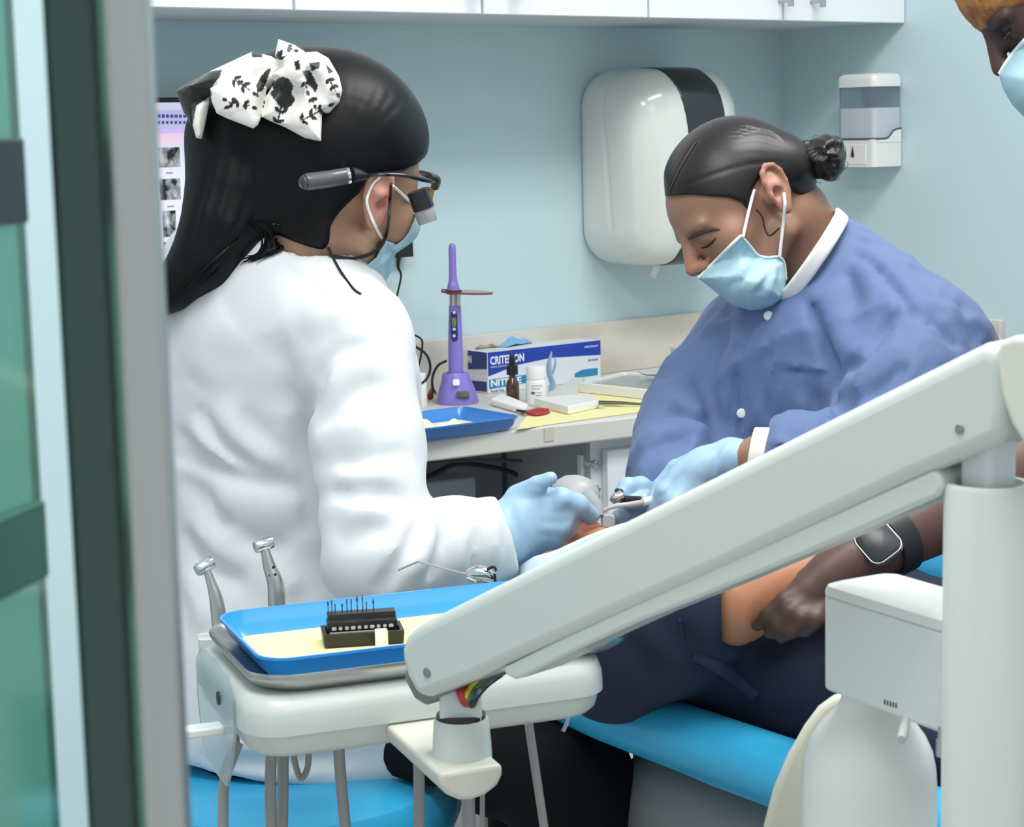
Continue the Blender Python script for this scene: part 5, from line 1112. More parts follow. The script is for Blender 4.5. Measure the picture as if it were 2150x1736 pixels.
bow_black = [[(369, 190), (405, 168), (440, 150), (466, 146), (462, 160), (442, 186), (445, 200), (430, 210), (412, 222), (404, 265), (385, 235)],
             [(527, 108), (552, 112), (550, 120), (530, 120)],
             [(592, 160), (606, 165), (616, 180), (612, 196), (620, 208), (612, 222), (600, 230), (586, 224), (578, 212), (566, 196), (574, 188), (570, 178), (580, 168)],
             [(560, 146), (570, 142), (562, 165), (552, 190), (540, 196), (538, 180), (548, 160)], [(634, 150), (650, 146), (668, 180), (662, 194), (650, 180)],
             [(583, 108), (594, 104), (592, 118), (604, 116), (592, 126), (576, 124)], [(648, 132), (672, 130), (672, 142), (655, 150)], [(684, 134), (700, 150), (690, 156)], [(618, 128), (628, 126), (630, 146), (620, 146)]]
for a in (sprig(506, 176, 120, 0, 10), sprig(490, 165, -35, 3, 22), sprig(490, 220, 150, 1, 14), sprig(500, 212, 210, 2, 18), sprig(512, 218, -20, 2, 16), sprig(582, 258, 75, 3, 20), sprig(632, 254, 28, 4, 20), sprig(640, 172, -75, 2, 16), sprig(690, 165, -60, 3, 16), sprig(655, 205, -70, 1, 14), sprig(604, 100, -20, 2, 13)): bow_black += a
def bow_col(v):
    x, y, z = proj_px(v); c = np.tile(A(lin('#ece9e1')), (len(v), 1)); blk = np.zeros(len(v), bool)
    for poly in bow_black: blk |= (poly_d(x, y, poly) < 0)
    c[blk] = A(lin('#0d0e10')); return c
mesh_sdf('hair_bow', f_bow, grid_for([P(365, 80, 2.2), P(725, 300, 2.2), P(365, 300, 2.32), P(725, 80, 2.28)], 0.02, 0.0014), dent, mat('bow_satin', '#ece9e1', 0.45, sheen=0.2, attr=True), color=bow_col)
# face mask
DM = [(738, 582), (765, 562), (790, 540), (800, 520), (806, 503), (818, 508), (832, 513), (845, 503), (858, 488), (868, 466), (876, 440), (905, 440), (915, 520), (880, 600), (820, 640), (765, 640), (740, 600)]
def f_dmask(p):
    x, y, z = proj_px(p); pd = poly_d(x, y, DM)*z/FPX
    d = dH.sdf(p)-0.006
    d = np.maximum(d, pd); return s_folds(p, d, dmf)
dmf = []
dmf = pixfolds(f_dmask, [([(800, 545), (826, 522), (856, 498)], -0.0022, 0.003), ([(780, 562), (815, 540), (850, 512)], 0.002, 0.004), ([(812, 515), (830, 535), (826, 550)], -0.0025, 0.0035)])
dmask = mesh_sdf('face_mask', f_dmask, grid_for([P(735, 600, 2.27), P(890, 445, 2.27), P(735, 600, 2.42), P(890, 445, 2.42)], 0.01, 0.0018), dent, Mmask)
def f_dhs(p): return dH.sdf(p)
bm = BM(); surf_tube(bm, f_dhs, [(798, 372), (784, 385), (774, 405), (770, 425), (778, 452), (790, 478), (803, 504)], 0.0018, 0.6)
obj('ear_loop', bm, Mmaskw, dmask, smooth=True)
bm = BM(); surf_tube(bm, f_dhs, [(824, 390), (838, 402), (852, 416), (866, 430), (870, 450)], 0.0018, 0.6); obj('ear_loop', bm, Mmaskw, dmask, smooth=True)
# magnifying loupes
Mfr = mat('loupe_black', '#14161b', 0.3, coat=0.2)
lp = thing('magnifying_loupes', 'black magnifying loupes worn by the woman with the bow', 'loupes', P(900, 380, 2.27))
bm = BM(); tube(bm, [P(760, 370, 2.262), P(800, 366, 2.25), P(850, 368, 2.262), P(895, 378, 2.295), P(912, 380, 2.32)], [0.0035, 0.004, 0.0045, 0.005, 0.005], 12, flat=0.6); obj('temple', bm, Mfr, lp, smooth=True)
bm = BM(); tube(bm, [P(636, 383, 2.215), P(645, 382, 2.218), P(690, 376, 2.225), P(728, 369, 2.235)], [0.006, 0.0098, 0.0098, 0.0095], 18); obj('battery_sleeve', bm, mat('sleeve_grey', '#4b5056', 0.35, coat=0.3), lp, smooth=True)
bm = BM(); tube(bm, [P(727, 369, 2.235), P(733, 368, 2.236)], 0.0103, 18); obj('sleeve_ring', bm, Mchrome, lp, smooth=True)
bm = BM(); tube(bm, [P(734, 368, 2.236), P(750, 367, 2.245), P(772, 370, 2.258)], [0.0095, 0.008, 0.0035], 14); obj('sleeve_end', bm, Mfr, lp, smooth=True)
bm = BM(); tube(bm, [P(900, 372, 2.30), P(914, 378, 2.32), P(914, 392, 2.335)], [0.005, 0.0065, 0.005], 12); tube(bm, [P(908, 372, 2.32), P(886, 366, 2.40), P(862, 364, 2.45)], 0.005, 12); obj('brow_frame', bm, Mfr, lp, smooth=True)
bm = BM(); tube(bm, [P(876, 400, 2.30), P(890, 438, 2.305)], [0.0125, 0.013], 22); obj('loupe_barrel', bm, Mfr, lp, smooth=True)
bm = BM(); tube(bm, [P(889, 437, 2.305), P(894, 452, 2.306), P(899, 468, 2.307)], [0.0118, 0.0122, 0.0112], 24); obj('loupe_lens', bm, mat('lens_grey', '#8e9092', 0.25), lp, smooth=True)
bm = BM(); tube(bm, [P(900, 398, 2.325), P(896, 420, 2.32), P(890, 436, 2.32), P(880, 426, 2.318)], 0.0012, 8); obj('wire_frame', bm, Mfr, lp, smooth=True)
bm = BM(); prism(bm, [(-0.008, -0.010), (0.006, -0.006), (0.010, 0.012), (-0.007, 0.010)], P(897, 412, 2.345), CR, CU, -CF, 0, 0.002); obj('side_shield', bm, mat('amber_tint', '#c99a55', 0.15, trans=0.5), lp, smooth=True)
def f_dall(p): return np.minimum(f_dbody(p), np.minimum(f_dcoat(p), f_dmask(p)))
bm = BM(); surf_tube(bm, f_dall, [(821, 385, 2.232), (819, 420), (817, 450, 2.235), (812, 490), (800, 518), (775, 535), (745, 542), (712, 540), (692, 534)], 0.0019, 0.8); surf_tube(bm, f_dall, [(690, 520), (705, 552), (722, 580), (742, 606), (758, 618)], 0.0016, 0.3); obj('retainer_cord', bm, mat('cord_dark', '#1a1213', 0.5), lp, smooth=True)
# stool
st = P(610, 1612, 2.33); stz = st[2]
t = thing('dental_stool', 'round bright blue stool under the woman in the white coat', 'stool', (st[0], st[1], 0))
Mvin = mat('vinyl_blue', '#33a8d6', 0.34, coat=0.15)
bm = BM(); lathe(bm, [(0.02, stz-0.085), (0.17, stz-0.085), (0.19, stz-0.075), (0.2, stz-0.05), (0.199, stz-0.025), (0.188, stz-0.008), (0.16, stz), (0.02, stz+0.002)], (st[0], st[1], 0), seg=56); obj('seat', bm, Mvin, t, smooth=True)
bm = BM(); lathe(bm, [(0.03, 0.1), (0.03, stz-0.083)], (st[0], st[1], 0), seg=24); obj('column', bm, Mchrome, t, smooth=True)
for k in range(5):
    a = k*2*math.pi/5+0.3; bm = BM(); tube(bm, [(st[0], st[1], 0.11), (st[0]+0.15*math.cos(a), st[1]+0.15*math.sin(a), 0.095), (st[0]+0.26*math.cos(a), st[1]+0.26*math.sin(a), 0.07)], [0.02, 0.018, 0.014], 12); lg = obj('leg', bm, Mchrome, t, smooth=True)
    bm = BM(); lathe(bm, [(0.012, -0.012), (0.025, -0.011), (0.025, 0.011), (0.012, 0.012)], (st[0]+0.26*math.cos(a), st[1]+0.26*math.sin(a), 0.0255), (-math.sin(a), math.cos(a), 0), 20); obj('caster', bm, Mdark, lg, smooth=True)
# ------------------------------------------------------------------ patient chair
CFh = A([CF[0], CF[1], 0]); CFh /= np.linalg.norm(CFh); CRh = np.cross(CFh, UP)
HA = -0.62*CRh+0.785*CFh; HA /= np.linalg.norm(HA); HN = np.cross(HA, UP)     # headward along the chair; across it, away from us
FACE = P(1232, 1085, 2.42)
E0 = on_plane(1280, 1458, 2, 0.785); E1 = on_plane(1645, 1582, 2, 0.785)
HA2 = (E0-E1); HA2 /= np.linalg.norm(HA2); HN2 = np.cross(HA2, UP)
ch = thing('dental_chair', 'reclined bright blue dental chair under the patient in navy', 'dental chair', (*(E1+HN2*0.27)[:2], 0))
def CH(t, n, z): return A([*(E0-HA2*t+HN2*n)[:2], z])
bm = BM(); tube(bm, [CH(t, 0.026+o, z) for t, o, z in ((-0.36, 0.05, 0.79), (-0.2, 0.02, 0.765), (-0.08, 0.004, 0.756), (0.1, 0.0, 0.754), (0.4, 0.0, 0.754), (0.8, 0.0, 0.754), (1.2, 0.02, 0.754))], 0.034, 20, flat=1.0); obj('bolster', bm, Mvin, ch, smooth=True)
bm = BM(); tube(bm, [CH(t, 0.53-o, z) for t, o, z in ((-0.36, 0.05, 0.79), (-0.2, 0.02, 0.765), (0.1, 0.0, 0.754), (0.8, 0.0, 0.754), (1.2, 0.02, 0.754))], 0.0315, 20); obj('bolster', bm, Mvin, ch, smooth=True)
bm = BM(); rings = []
for t, w0, z in ((-0.40, 0.10, 0.745), (-0.38, 0.06, 0.74), (-0.2, 0.03, 0.728), (0.1, 0.02, 0.722), (0.5, 0.02, 0.722), (1.0, 0.02, 0.722), (1.28, 0.03, 0.722), (1.30, 0.07, 0.718)):
    rings.append([CH(t, n, zz) for n, zz in ((w0+0.03, z-0.02), (w0+0.03, z-0.01), (w0+0.04, z), (0.28, z-0.004), (0.54-w0+0.005, z), (0.555-w0, z-0.01), (0.555-w0, z-0.02))])
loft(bm, rings); obj('cushion', bm, Mvin, ch, smooth=True)
# headrest
hc = FACE+HA*0.03; bm = BM()
rings = []
for k, z in ((0.75, 0.735), (0.95, 0.742), (1.0, 0.757), (0.95, 0.772), (0.75, 0.778)): rings.append([A([*(hc+HN*x*k+HA*y*k)[:2], z]) for x, y in rrect(0.26, 0.20, 0.06)])
loft(bm, rings); obj('headrest', bm, Mvin, ch, smooth=True)
# far armrest
ar = P(1955, 1190, 2.30); bm = BM(); tube(bm, [ar+HA2*0.235-UP*0.02, ar+HA2*0.22-UP*0.018, ar+HA2*0.12, ar-HA2*0.1, ar-HA2*0.28, ar-HA2*0.30], [0.015, 0.034, 0.042, 0.042, 0.04, 0.02], 20); obj('armrest', bm, Mvin, ch, smooth=True)
bm = BM(); tube(bm, [ar-HA2*0.05-UP*0.03, A([*(ar-HA2*0.05)[:2], 0.62])], 0.02, 14); obj('armrest_post', bm, Mdark, ch, smooth=True)
# grey under-shell and base
def f_shell(p):
    R_ = np.stack([HA2, HN2, UP], 1)
    d = s_box(p, CH(0.40, 0.27, 0.60), (0.50, 0.21, 0.09), 0.05, R_)
    d = smin(d, s_box(p, CH(0.72, 0.28, 0.54), (0.42, 0.19, 0.12), 0.06, R_), 0.06)
    return d
Mshell = mat('shell_grey', '#85888b', 0.55, bump=(14, 0.3))
mesh_sdf('under_shell', f_shell, grid_for([CH(-0.3, 0, 0.4), CH(1.2, 0.5, 0.7), CH(-0.3, 0.5, 0.7), CH(1.2, 0, 0.4)], 0.05, 0.012), ch, Mshell)
bm = BM(); o = CH(0.62, 0.28, 0); R2 = [o+HA2*x+HN2*y for x, y in rrect(0.8, 0.46, 0.10)]
loft(bm, [[A([*(o*(1-k)+q_*k)[:2], z]) for q_ in R2] for k, z in ((1, 0.0), (1, 0.05), (0.9, 0.075), (0.45, 0.11), (0.38, 0.45))]); obj('pedestal', bm, mat('pedestal_white', '#e3e5e4', 0.35), ch, smooth=True)

# ------------------------------------------------------------------ patient
pt = thing('person', 'patient in navy clothes lying back in the blue dental chair', 'person', FACE-HA*0.6-UP*0.1)
pR = axes3(UP*0.96+HA*0.10-HN*0.05, HA)
pH = Head(FACE-pR[:, 2]*0.088+pR[:, 1]*0.052-CU*0.006-CR*0.006-CFh*0.012, pR, 1.0)
def pc_(t, n, z): return A([*(FACE-HA*t+HN*n)[:2], z])
PX = np.stack([HN, HA, UP], 1)
p_sh, p_el, p_wr, p_hd = P(1290, 1385, 2.04), P(1545, 1262, 1.93), P(1735, 1195, 1.955), P(1800, 1215, 1.98)
f_sh, f_el, f_wr = pc_(0.26, 0.19, 0.81), pc_(0.54, 0.24, 0.79), pc_(0.76, 0.22, 0.79)
def f_ptorso(p, g=0.0):
    d = s_ell(p, pc_(0.36, 0.0, 0.805), (0.19+g, 0.20+g, 0.082+g), PX)
    d = smin(d, s_ell(p, pc_(0.62, 0.0, 0.80), (0.175+g, 0.22+g, 0.075+g), PX), 0.10)
    d = smin(d, s_ell(p, pc_(0.88, 0.0, 0.80), (0.185+g, 0.17+g, 0.08+g), PX), 0.10)
    return d
def f_plegs(p, g=0.0):
    d = None
    for s in (-1, 1):
        e = s_chain(p, [pc_(0.88, 0.09*s, 0.82), pc_(1.32, 0.09*s, 0.81), pc_(1.70, 0.10*s, 0.79)], [0.085+g, 0.062+g, 0.045+g], 0.02); d = e if d is None else smin(d, e, 0.03)
        d = smin(d, s_cone(p, pc_(1.72, 0.10*s, 0.79), pc_(1.78, 0.11*s, 0.90), 0.04+g, 0.03+g), 0.02)
    return d
def f_pbody(p):
    d = smin(pH.sdf(p), s_cone(p, pH.w((0, -50, -30)), pc_(0.22, 0, 0.84), 0.052, 0.065), 0.025)
    d = smin(d, f_ptorso(p, -0.012), 0.04); d = smin(d, f_plegs(p, -0.006), 0.03)
    d = smin(d, s_chain(p, [p_sh, p_el, p_wr], [0.046, 0.037, 0.027], 0.02), 0.02)
    d = smin(d, s_chain(p, [p_wr, p_hd], [0.026, 0.034], 0.01), 0.012)
    for k in range(4): d = smin(d, s_chain(p, [p_hd, p_hd+CR*0.012-CU*(0.02+0.004*k)+CF*0.012*k, p_hd-CU*0.05+CF*0.012*k], [0.016, 0.0085, 0.007]), 0.008)
    d = smin(d, s_chain(p, [f_sh, f_el, f_wr], [0.046, 0.040, 0.027], 0.02), 0.02)
    # open lips
    d = smax(d, -s_ell(pH.loc(p), (0, -52, 92), (17, 5, 12))*0.001, 0.003)
    d = smin(d, s_chain(pH.loc(p), [(-22, -52, 82), (-10, -44, 90), (0, -45.5, 92), (10, -44, 90), (22, -52, 82)], [3, 4.5, 4.5, 4.5, 3], 2)*0.001, 0.003)
    return smin(d, s_chain(pH.loc(p), [(-22, -53, 82), (0, -62, 90), (22, -53, 82)], [3, 5.5, 3], 2)*0.001, 0.003)
mouth = pH.w((0, -52, 90))
mesh_sdf('body', f_pbody, grid_for([pH.w((0, 130, 0)), pH.w((0, 0, 115)), pc_(1.8, 0.2, 0.95), pc_(1.8, -0.2, 0.75), p_sh, p_el, p_hd, f_el, pc_(0.3, 0.25, 0.72)], 0.07, 0.009, [(mouth-0.06, mouth+0.06, 0.0028)]), pt, Mskin,
         color=skin_col(A(lin('#b37a5a')), None, [(mouth, 0.021, lin('#7a352f'), 0.95), (p_sh, 0.0001, lin('#b37a5a'), 0)]))
Mnavy = mat('navy_cotton', '#1d2740', 0.85, bump=(300, 0.08))
def f_ptop0(p):
    d = f_ptorso(p, 0.004)
    d = smax(d, -s_plane(p, pc_(0.20, 0, 0.8), -HA), 0.01)
    d = smin(d, s_chain(p, [p_sh, p_sh*0.5+p_el*0.5, p_el-CR*0.02-CU*0.0], [0.066, 0.060, 0.056], 0.02), 0.035)
    d = smin(d, s_cone(p, f_sh, f_sh*0.35+f_el*0.65, 0.062, 0.055), 0.03)
    d = smax(d, -s_ell(p, P(1590, 1270, 1.90), (0.04, 0.04, 0.05)), 0.012)
    return d
ptf = pixfolds(f_ptop0, [([(1462, 1372), (1500, 1392), (1560, 1432), (1592, 1462)], 0.004, 0.005), ([(1450, 1390), (1500, 1408), (1580, 1455)], -0.004, 0.006), ([(1430, 1310), (1450, 1360), (1480, 1400)], -0.008, 0.010), ([(1480, 1355), (1560, 1340), (1660, 1370)], -0.006, 0.012), ([(1300, 1330), (1340, 1380), (1360, 1440)], -0.006, 0.014), ([(1360, 1310), (1400, 1370), (1440, 1400)], 0.005, 0.014), ([(1580, 1400), (1660, 1390), (1720, 1420)], 0.005, 0.012), ([(1500, 1490), (1620, 1500), (1720, 1510)], -0.005, 0.012)], 1.4, 3)
def f_ptop(p): return s_folds(p, f_ptop0(p), ptf)
ptop = mesh_sdf('scrub_top', f_ptop, grid_for([pc_(0.18, 0.25, 0.95), pc_(1.0, -0.2, 0.72), pc_(0.18, -0.25, 0.72), pc_(1.0, 0.25, 0.95), p_sh, p_el], 0.07, 0.0065), pt, Mnavy, smooth_it=1)
bm = BM(); surf_tube(bm, f_ptop, [(1460, 1374), (1500, 1394), (1545, 1424), (1590, 1460)], 0.0075, -0.55, d0=1.4); obj('pocket_band', bm, mat('navy_band', '#232e4a', 0.85), ptop, smooth=True)
bm = BM(); surf_tube(bm, f_ptop, [(1428, 1300), (1436, 1345), (1452, 1385), (1478, 1405)], 0.0016, -0.2, d0=1.4); obj('seam', bm, MATS['navy_band'], ptop, smooth=True)
mesh_sdf('trousers', lambda p: smax(f_plegs(p, 0.006), s_plane(p, pc_(1.64, 0, 0.8), -HA), 0.01), grid_for([pc_(0.8, 0.2, 0.95), pc_(1.7, -0.2, 0.72)], 0.06, 0.011), pt, Mnavy)
def f_phair(p):
    l = pH.loc(p); d = s_ell(l, (0, 50, -22), (86, 92, 102))*0.001
    d = smax(d, -s_plane(l, (0, 30, 40), (0, -0.75, 0.6))*0.001*-1.0, 0.01)
    return np.maximum(d, (0.752-p[:, 2]))
mesh_sdf('hair', f_phair, head_grid(pH, 0.02, 0.006), pt, mat('hair_dark', '#1c1512', 0.5, bump=(90, 0.3)))
# bib on the chest
BIB = [(1088, 1190), (1125, 1168), (1165, 1158), (1200, 1141), (1232, 1126), (1266, 1113), (1300, 1102), (1360, 1087), (1480, 1090), (1700, 1080), (1800, 1105), (1805, 1135), (1740, 1150), (1500, 1230), (1300, 1240), (1090, 1260)]
def bibd(x, y): return 2.30-0.00062*(x-1100)+0.0004*(y-1150)
bm = BM(); NU, NV = 40, 10
rows = []
for i in range(NU+1):
    x = 1088+(1800-1088)*i/NU; yt = np.interp(x, [b_[0] for b_ in BIB[:11]], [b_[1] for b_ in BIB[:11]]); row = []
    for j in range(NV+1):
        y = yt+(95+40*min(1, (x-1088)/500))*j/NV; row.append(bm.verts.new(V(P(x, y, max(2.30-0.00050*(x-1088), 1.98)-0.00055*(y-yt)+0.006*math.sin(x*0.05+y*0.03)*min(1, j/2)))))
    rows.append(row)
for a_, b_ in zip(rows[:-1], rows[1:]):
    for j in range(NV): bm.faces.new((a_[j], a_[j+1], b_[j+1], b_[j]))
o = obj('patient_bib', bm, mat('bib_pale', '#cfe2e6', 0.8, bump=(60, 0.2)), None, smooth=True); tag(o, 'pale blue paper bib draped over the patient below the chin', 'bib')
md = o.modifiers.new('thickness', 'SOLIDIFY'); md.thickness = 0.0012
# nasal hood
nh = P(1206, 1042, 2.42); t = thing('nasal_hood', 'pale grey dome shaped nasal hood on the patient behind the blue glove', 'nasal hood', nh)
bm = BM(); ax_ = CR*0.15+CU*0.8+CF*0.3; lathe(bm, [(0.026, -0.018), (0.028, -0.008), (0.0275, 0.004), (0.024, 0.014), (0.016, 0.022), (0.006, 0.026)], nh, ax_, 30, sx=1.15); obj('dome', bm, mat('hood_grey', '#b2b6b5', 0.4, trans=0.15), t, smooth=True)
bm = BM(); tube(bm, [P(1225, 1040, 2.385), P(1248, 1062, 2.38), P(1256, 1085, 2.375)], [0.014, 0.010, 0.007], 14); obj('connector', bm, MATS['hood_grey'], t, smooth=True)
# ------------------------------------------------------------------ the assistant in the blue gown
AS = Rig(2.58); q = AS.q
afw = -CR*0.755-CU*0.615-CF*0.20; aup = -CR*0.60+CU*0.78-CF*0.02
aR = axes3(afw, aup); anear = -1 if (aR[:, 0]@CF) > 0 else 1
aH = Head(P(1613, 414, 2.50)-aR[:, 0]*anear*0.077, aR, 1.03, occ=86.0, top=112.0)
asst = thing('person', 'woman in blue gown with a hair bun and face mask, looking down', 'person', (*P(1750, 1500, 2.62)[:2], 0))
ALEG = HA2*0.97-HN2*0.1
afh = -CRh*0.72-CFh*0.69; afh /= np.linalg.norm(afh); axA = axes3(afh, (0, 0, 1))
n_sh, r_sh = P(1930, 735, 2.47), P(1580, 735, 2.74)
n_el, n_wr = P(1850, 1000, 2.34), P(1590, 958, 2.37)
r_el, r_wr = P(1440, 905, 2.63), P(1395, 1035, 2.52)
a_n0, a_n1 = aH.w((0, -38, -34)), P(1748, 615, 2.63)
a_ch, a_wa, a_pe = P(1735, 905, 2.63), P(1735, 1050, 2.66), P(1760, 1290, 2.68)
AHD = 2.40
h_palm = [((P(1585, 958, 2.375), m(31, 2.4)), (P(1535, 960, 2.385), m(37, 2.4))), ((P(1535, 962, 2.385), m(38, 2.4)), (P(1470, 990, 2.39), m(40, 2.4))), ((P(1480, 975, 2.39), m(36, 2.4)), (P(1435, 1005, 2.39), m(32, 2.4)))]
h_fing = [[(P(1440, 1000, 2.39), m(30, 2.4)), (P(1400, 1035, 2.385), m(25, 2.4)), (P(1382, 1065, 2.395), m(21, 2.4)), (P(1368, 1088, 2.41), m(17, 2.4))],
          [(P(1450, 1020, 2.385), m(30, 2.4)), (P(1418, 1055, 2.375), m(24, 2.4)), (P(1395, 1085, 2.39), m(20, 2.4)), (P(1372, 1098, 2.41), m(15, 2.4))],
          [(P(1470, 1035, 2.385), m(30, 2.4)), (P(1440, 1075, 2.375), m(23, 2.4)), (P(1415, 1102, 2.39), m(19, 2.4)), (P(1390, 1108, 2.41), m(15, 2.4))],
          [(P(1495, 1035, 2.39), m(28, 2.4)), (P(1472, 1085, 2.38), m(20, 2.4)), (P(1450, 1105, 2.40), m(16, 2.4))],
          [(P(1480, 965, 2.41), m(28, 2.4)), (P(1420, 985, 2.43), m(21, 2.4)), (P(1385, 1022, 2.43), m(17, 2.4)), (P(1372, 1046, 2.425), m(14, 2.4))]]
r_palm = [((P(1390, 1040, 2.52), m(30, 2.5)), (P(1375, 1062, 2.50), m(33, 2.5)))]
r_fing = [[(P(1375, 1045, 2.50), m(27, 2.5)), (P(1345, 1022, 2.475), m(22, 2.5)), (P(1318, 1022, 2.46), m(20, 2.5)), (P(1308, 1036, 2.455), m(18, 2.5))],
          [(P(1370, 1065, 2.50), m(26, 2.5)), (P(1338, 1072, 2.475), m(20, 2.5)), (P(1312, 1078, 2.465), m(16, 2.5)), (P(1298, 1082, 2.46), m(13, 2.5))],
          [(P(1372, 1075, 2.50), m(26, 2.5)), (P(1340, 1090, 2.48), m(19, 2.5)), (P(1312, 1094, 2.47), m(15, 2.5)), (P(1294, 1090, 2.465), m(12, 2.5))],
          [(P(1385, 1080, 2.50), m(24, 2.5)), (P(1352, 1106, 2.48), m(18, 2.5)), (P(1330, 1108, 2.48), m(14, 2.5))],
          [(P(1378, 1050, 2.49), m(24, 2.5)), (P(1350, 1050, 2.455), m(17, 2.5)), (P(1325, 1056, 2.45), m(14, 2.5))]]
f_h1 = lambda p: hand_sdf(p, h_palm, h_fing, 0.007); f_h2 = lambda p: hand_sdf(p, r_palm, r_fing, 0.006)
def f_atorso(p, g=0.0):
    d = s_ell(p, a_ch, (0.165+g, 0.23+g, 0.115+g), axA)
    d = smin(d, s_cone(p, n_sh+A([0, 0, -.01]), r_sh, 0.060+g, 0.060+g), 0.09)
    d = smin(d, s_cone(p, a_n1, (n_sh+r_sh)/2+A([0, 0, .01]), 0.055+g, 0.08+g), 0.08)
    d = smin(d, s_ell(p, a_wa, (0.15+g, 0.22+g, 0.115+g), axA), 0.08)
    d = smin(d, s_chain(p, [P(1738, 562, 2.60), P(1850, 632, 2.53), P(1965, 712, 2.47)], [0.052+g, 0.05+g, 0.045+g], 0.01), 0.04)
    return smin(d, s_ell(p, a_pe, (0.18+g, 0.17+g, 0.15+g), axA), 0.08)
def f_abody(p):
    d = smin(aH.sdf(p), s_chain(p, [a_n0, a_n0*0.5+a_n1*0.5, a_n1], [0.054, 0.052, 0.060], 0.02), 0.022)
    d = smin(d, f_atorso(p, -0.02), 0.03)
    d = smin(d, s_chain(p, [n_sh, n_el, n_wr], [0.046, 0.038, 0.026], 0.01), 0.03)
    d = smin(d, s_chain(p, [r_sh, r_el, r_wr], [0.046, 0.038, 0.026], 0.01), 0.03)
    d = smin(d, f_h1(p)+0.0035, 0.006); d = smin(d, f_h2(p)+0.0035, 0.006)
    for s in (-1, 1):
        h_ = a_pe+axA[:, 0]*0.09*s; k_ = h_+ALEG*0.40+A([0, 0, -.02]); ft = A([*(k_+ALEG*0.02)[:2], 0.06])
        d = smin(d, s_chain(p, [h_, k_, ft, ft+ALEG*0.15], [0.08, 0.052, 0.036, 0.028], 0.02), 0.04)
    return d
lo_, hi_ = aH.O-0.145, aH.O+0.145
ak = a_pe+ALEG*0.45
mesh_sdf('body', f_abody, grid_for([aH.w((0, 130, 0)), n_sh, r_sh, n_el, r_wr, a_pe, A([*a_pe[:2], 0.06]), A([*(ak+axA[:, 0]*.12+ALEG*.2)[:2], 0.06]), A([*(ak-axA[:, 0]*.12+ALEG*.2)[:2], 0.06]), P(1290, 1090, 2.45)], 0.12, 0.011, [(lo_, hi_, 0.0026)]), asst, Mskin,
         color=skin_col(A(lin('#9a745e')), None, [(P(1612, 395, 2.48), 0.028, lin('#cc8f7e'), 0.7), (aH.w((0, -10, 112)), 0.022, lin('#c07e6c'), 0.7), (aH.w((anear*45, -15, 60)), 0.03, lin('#c08e78'), 0.6)]))
def f_ah(p): return aH.sdf(p)
# gown
atr = lambda p: smin(*[s_chain(p, [a_pe+axA[:, 0]*0.09*s, a_pe+axA[:, 0]*0.09*s+ALEG*0.40-UP*.02, A([*(a_pe+axA[:, 0]*0.09*s+ALEG*0.42)[:2], 0.10])], [0.095, 0.068, 0.055], 0.02) for s in (-1, 1)], 0.03)
mesh_sdf('trousers', atr, grid_for([a_pe-0.12, a_pe+0.12, A([*(a_pe+ALEG*0.5+axA[:, 0]*.12)[:2], 0.05]), A([*(a_pe+ALEG*0.5-axA[:, 0]*.12)[:2], 0.05])], 0.05, 0.012), asst, mat('trousers_dark', '#12141b', 0.8))
gcd = (n_wr-n_el)/np.linalg.norm(n_wr-n_el)
def f_gown0(p):
    d = f_atorso(p, 0.012)
    d = smin(d, s_cone(p, a_pe+ALEG*0.05, a_pe+ALEG*0.34-UP*0.03, 0.16, 0.12), 0.06)
    d = smin(d, s_chain(p, [n_sh-UP*0.01, n_sh*0.5+n_el*0.5+CR*0.01, n_el, n_wr*0.55+n_el*0.45, n_wr+gcd*0.002-CR*0.01], [0.080, 0.080, 0.072, 0.056, 0.042], 0.03) if False else smax(s_chain(p, [n_sh-UP*0.01, n_sh*0.5+n_el*0.5+CR*0.01, n_el, n_wr*0.55+n_el*0.45, n_wr+gcd*0.002-CR*0.01], [0.080, 0.080, 0.072, 0.056, 0.042], 0.03), s_plane(p, n_wr-gcd*0.012, gcd), 0.004), 0.04)
    d = smin(d, s_chain(p, [r_sh-CR*0.005, r_sh*0.45+r_el*0.55-CR*0.01, r_el, r_wr*0.6+r_el*0.4, r_wr+UP*0.012], [0.064, 0.062, 0.059, 0.052, 0.037], 0.03), 0.04)
    d = smax(d, -s_cone(p, a_n1*0.6+(n_sh+r_sh)*0.2, a_n0+(a_n0-a_n1)*0.3, 0.062, 0.068), 0.008)
    d = smax(d, -smax(s_ball(p, P(1684, 538, 2.57), 0.076), -s_plane(p, P(1705, 552, 2.5), -CR*0.82+CU*0.56), 0.01), 0.01)
    return d
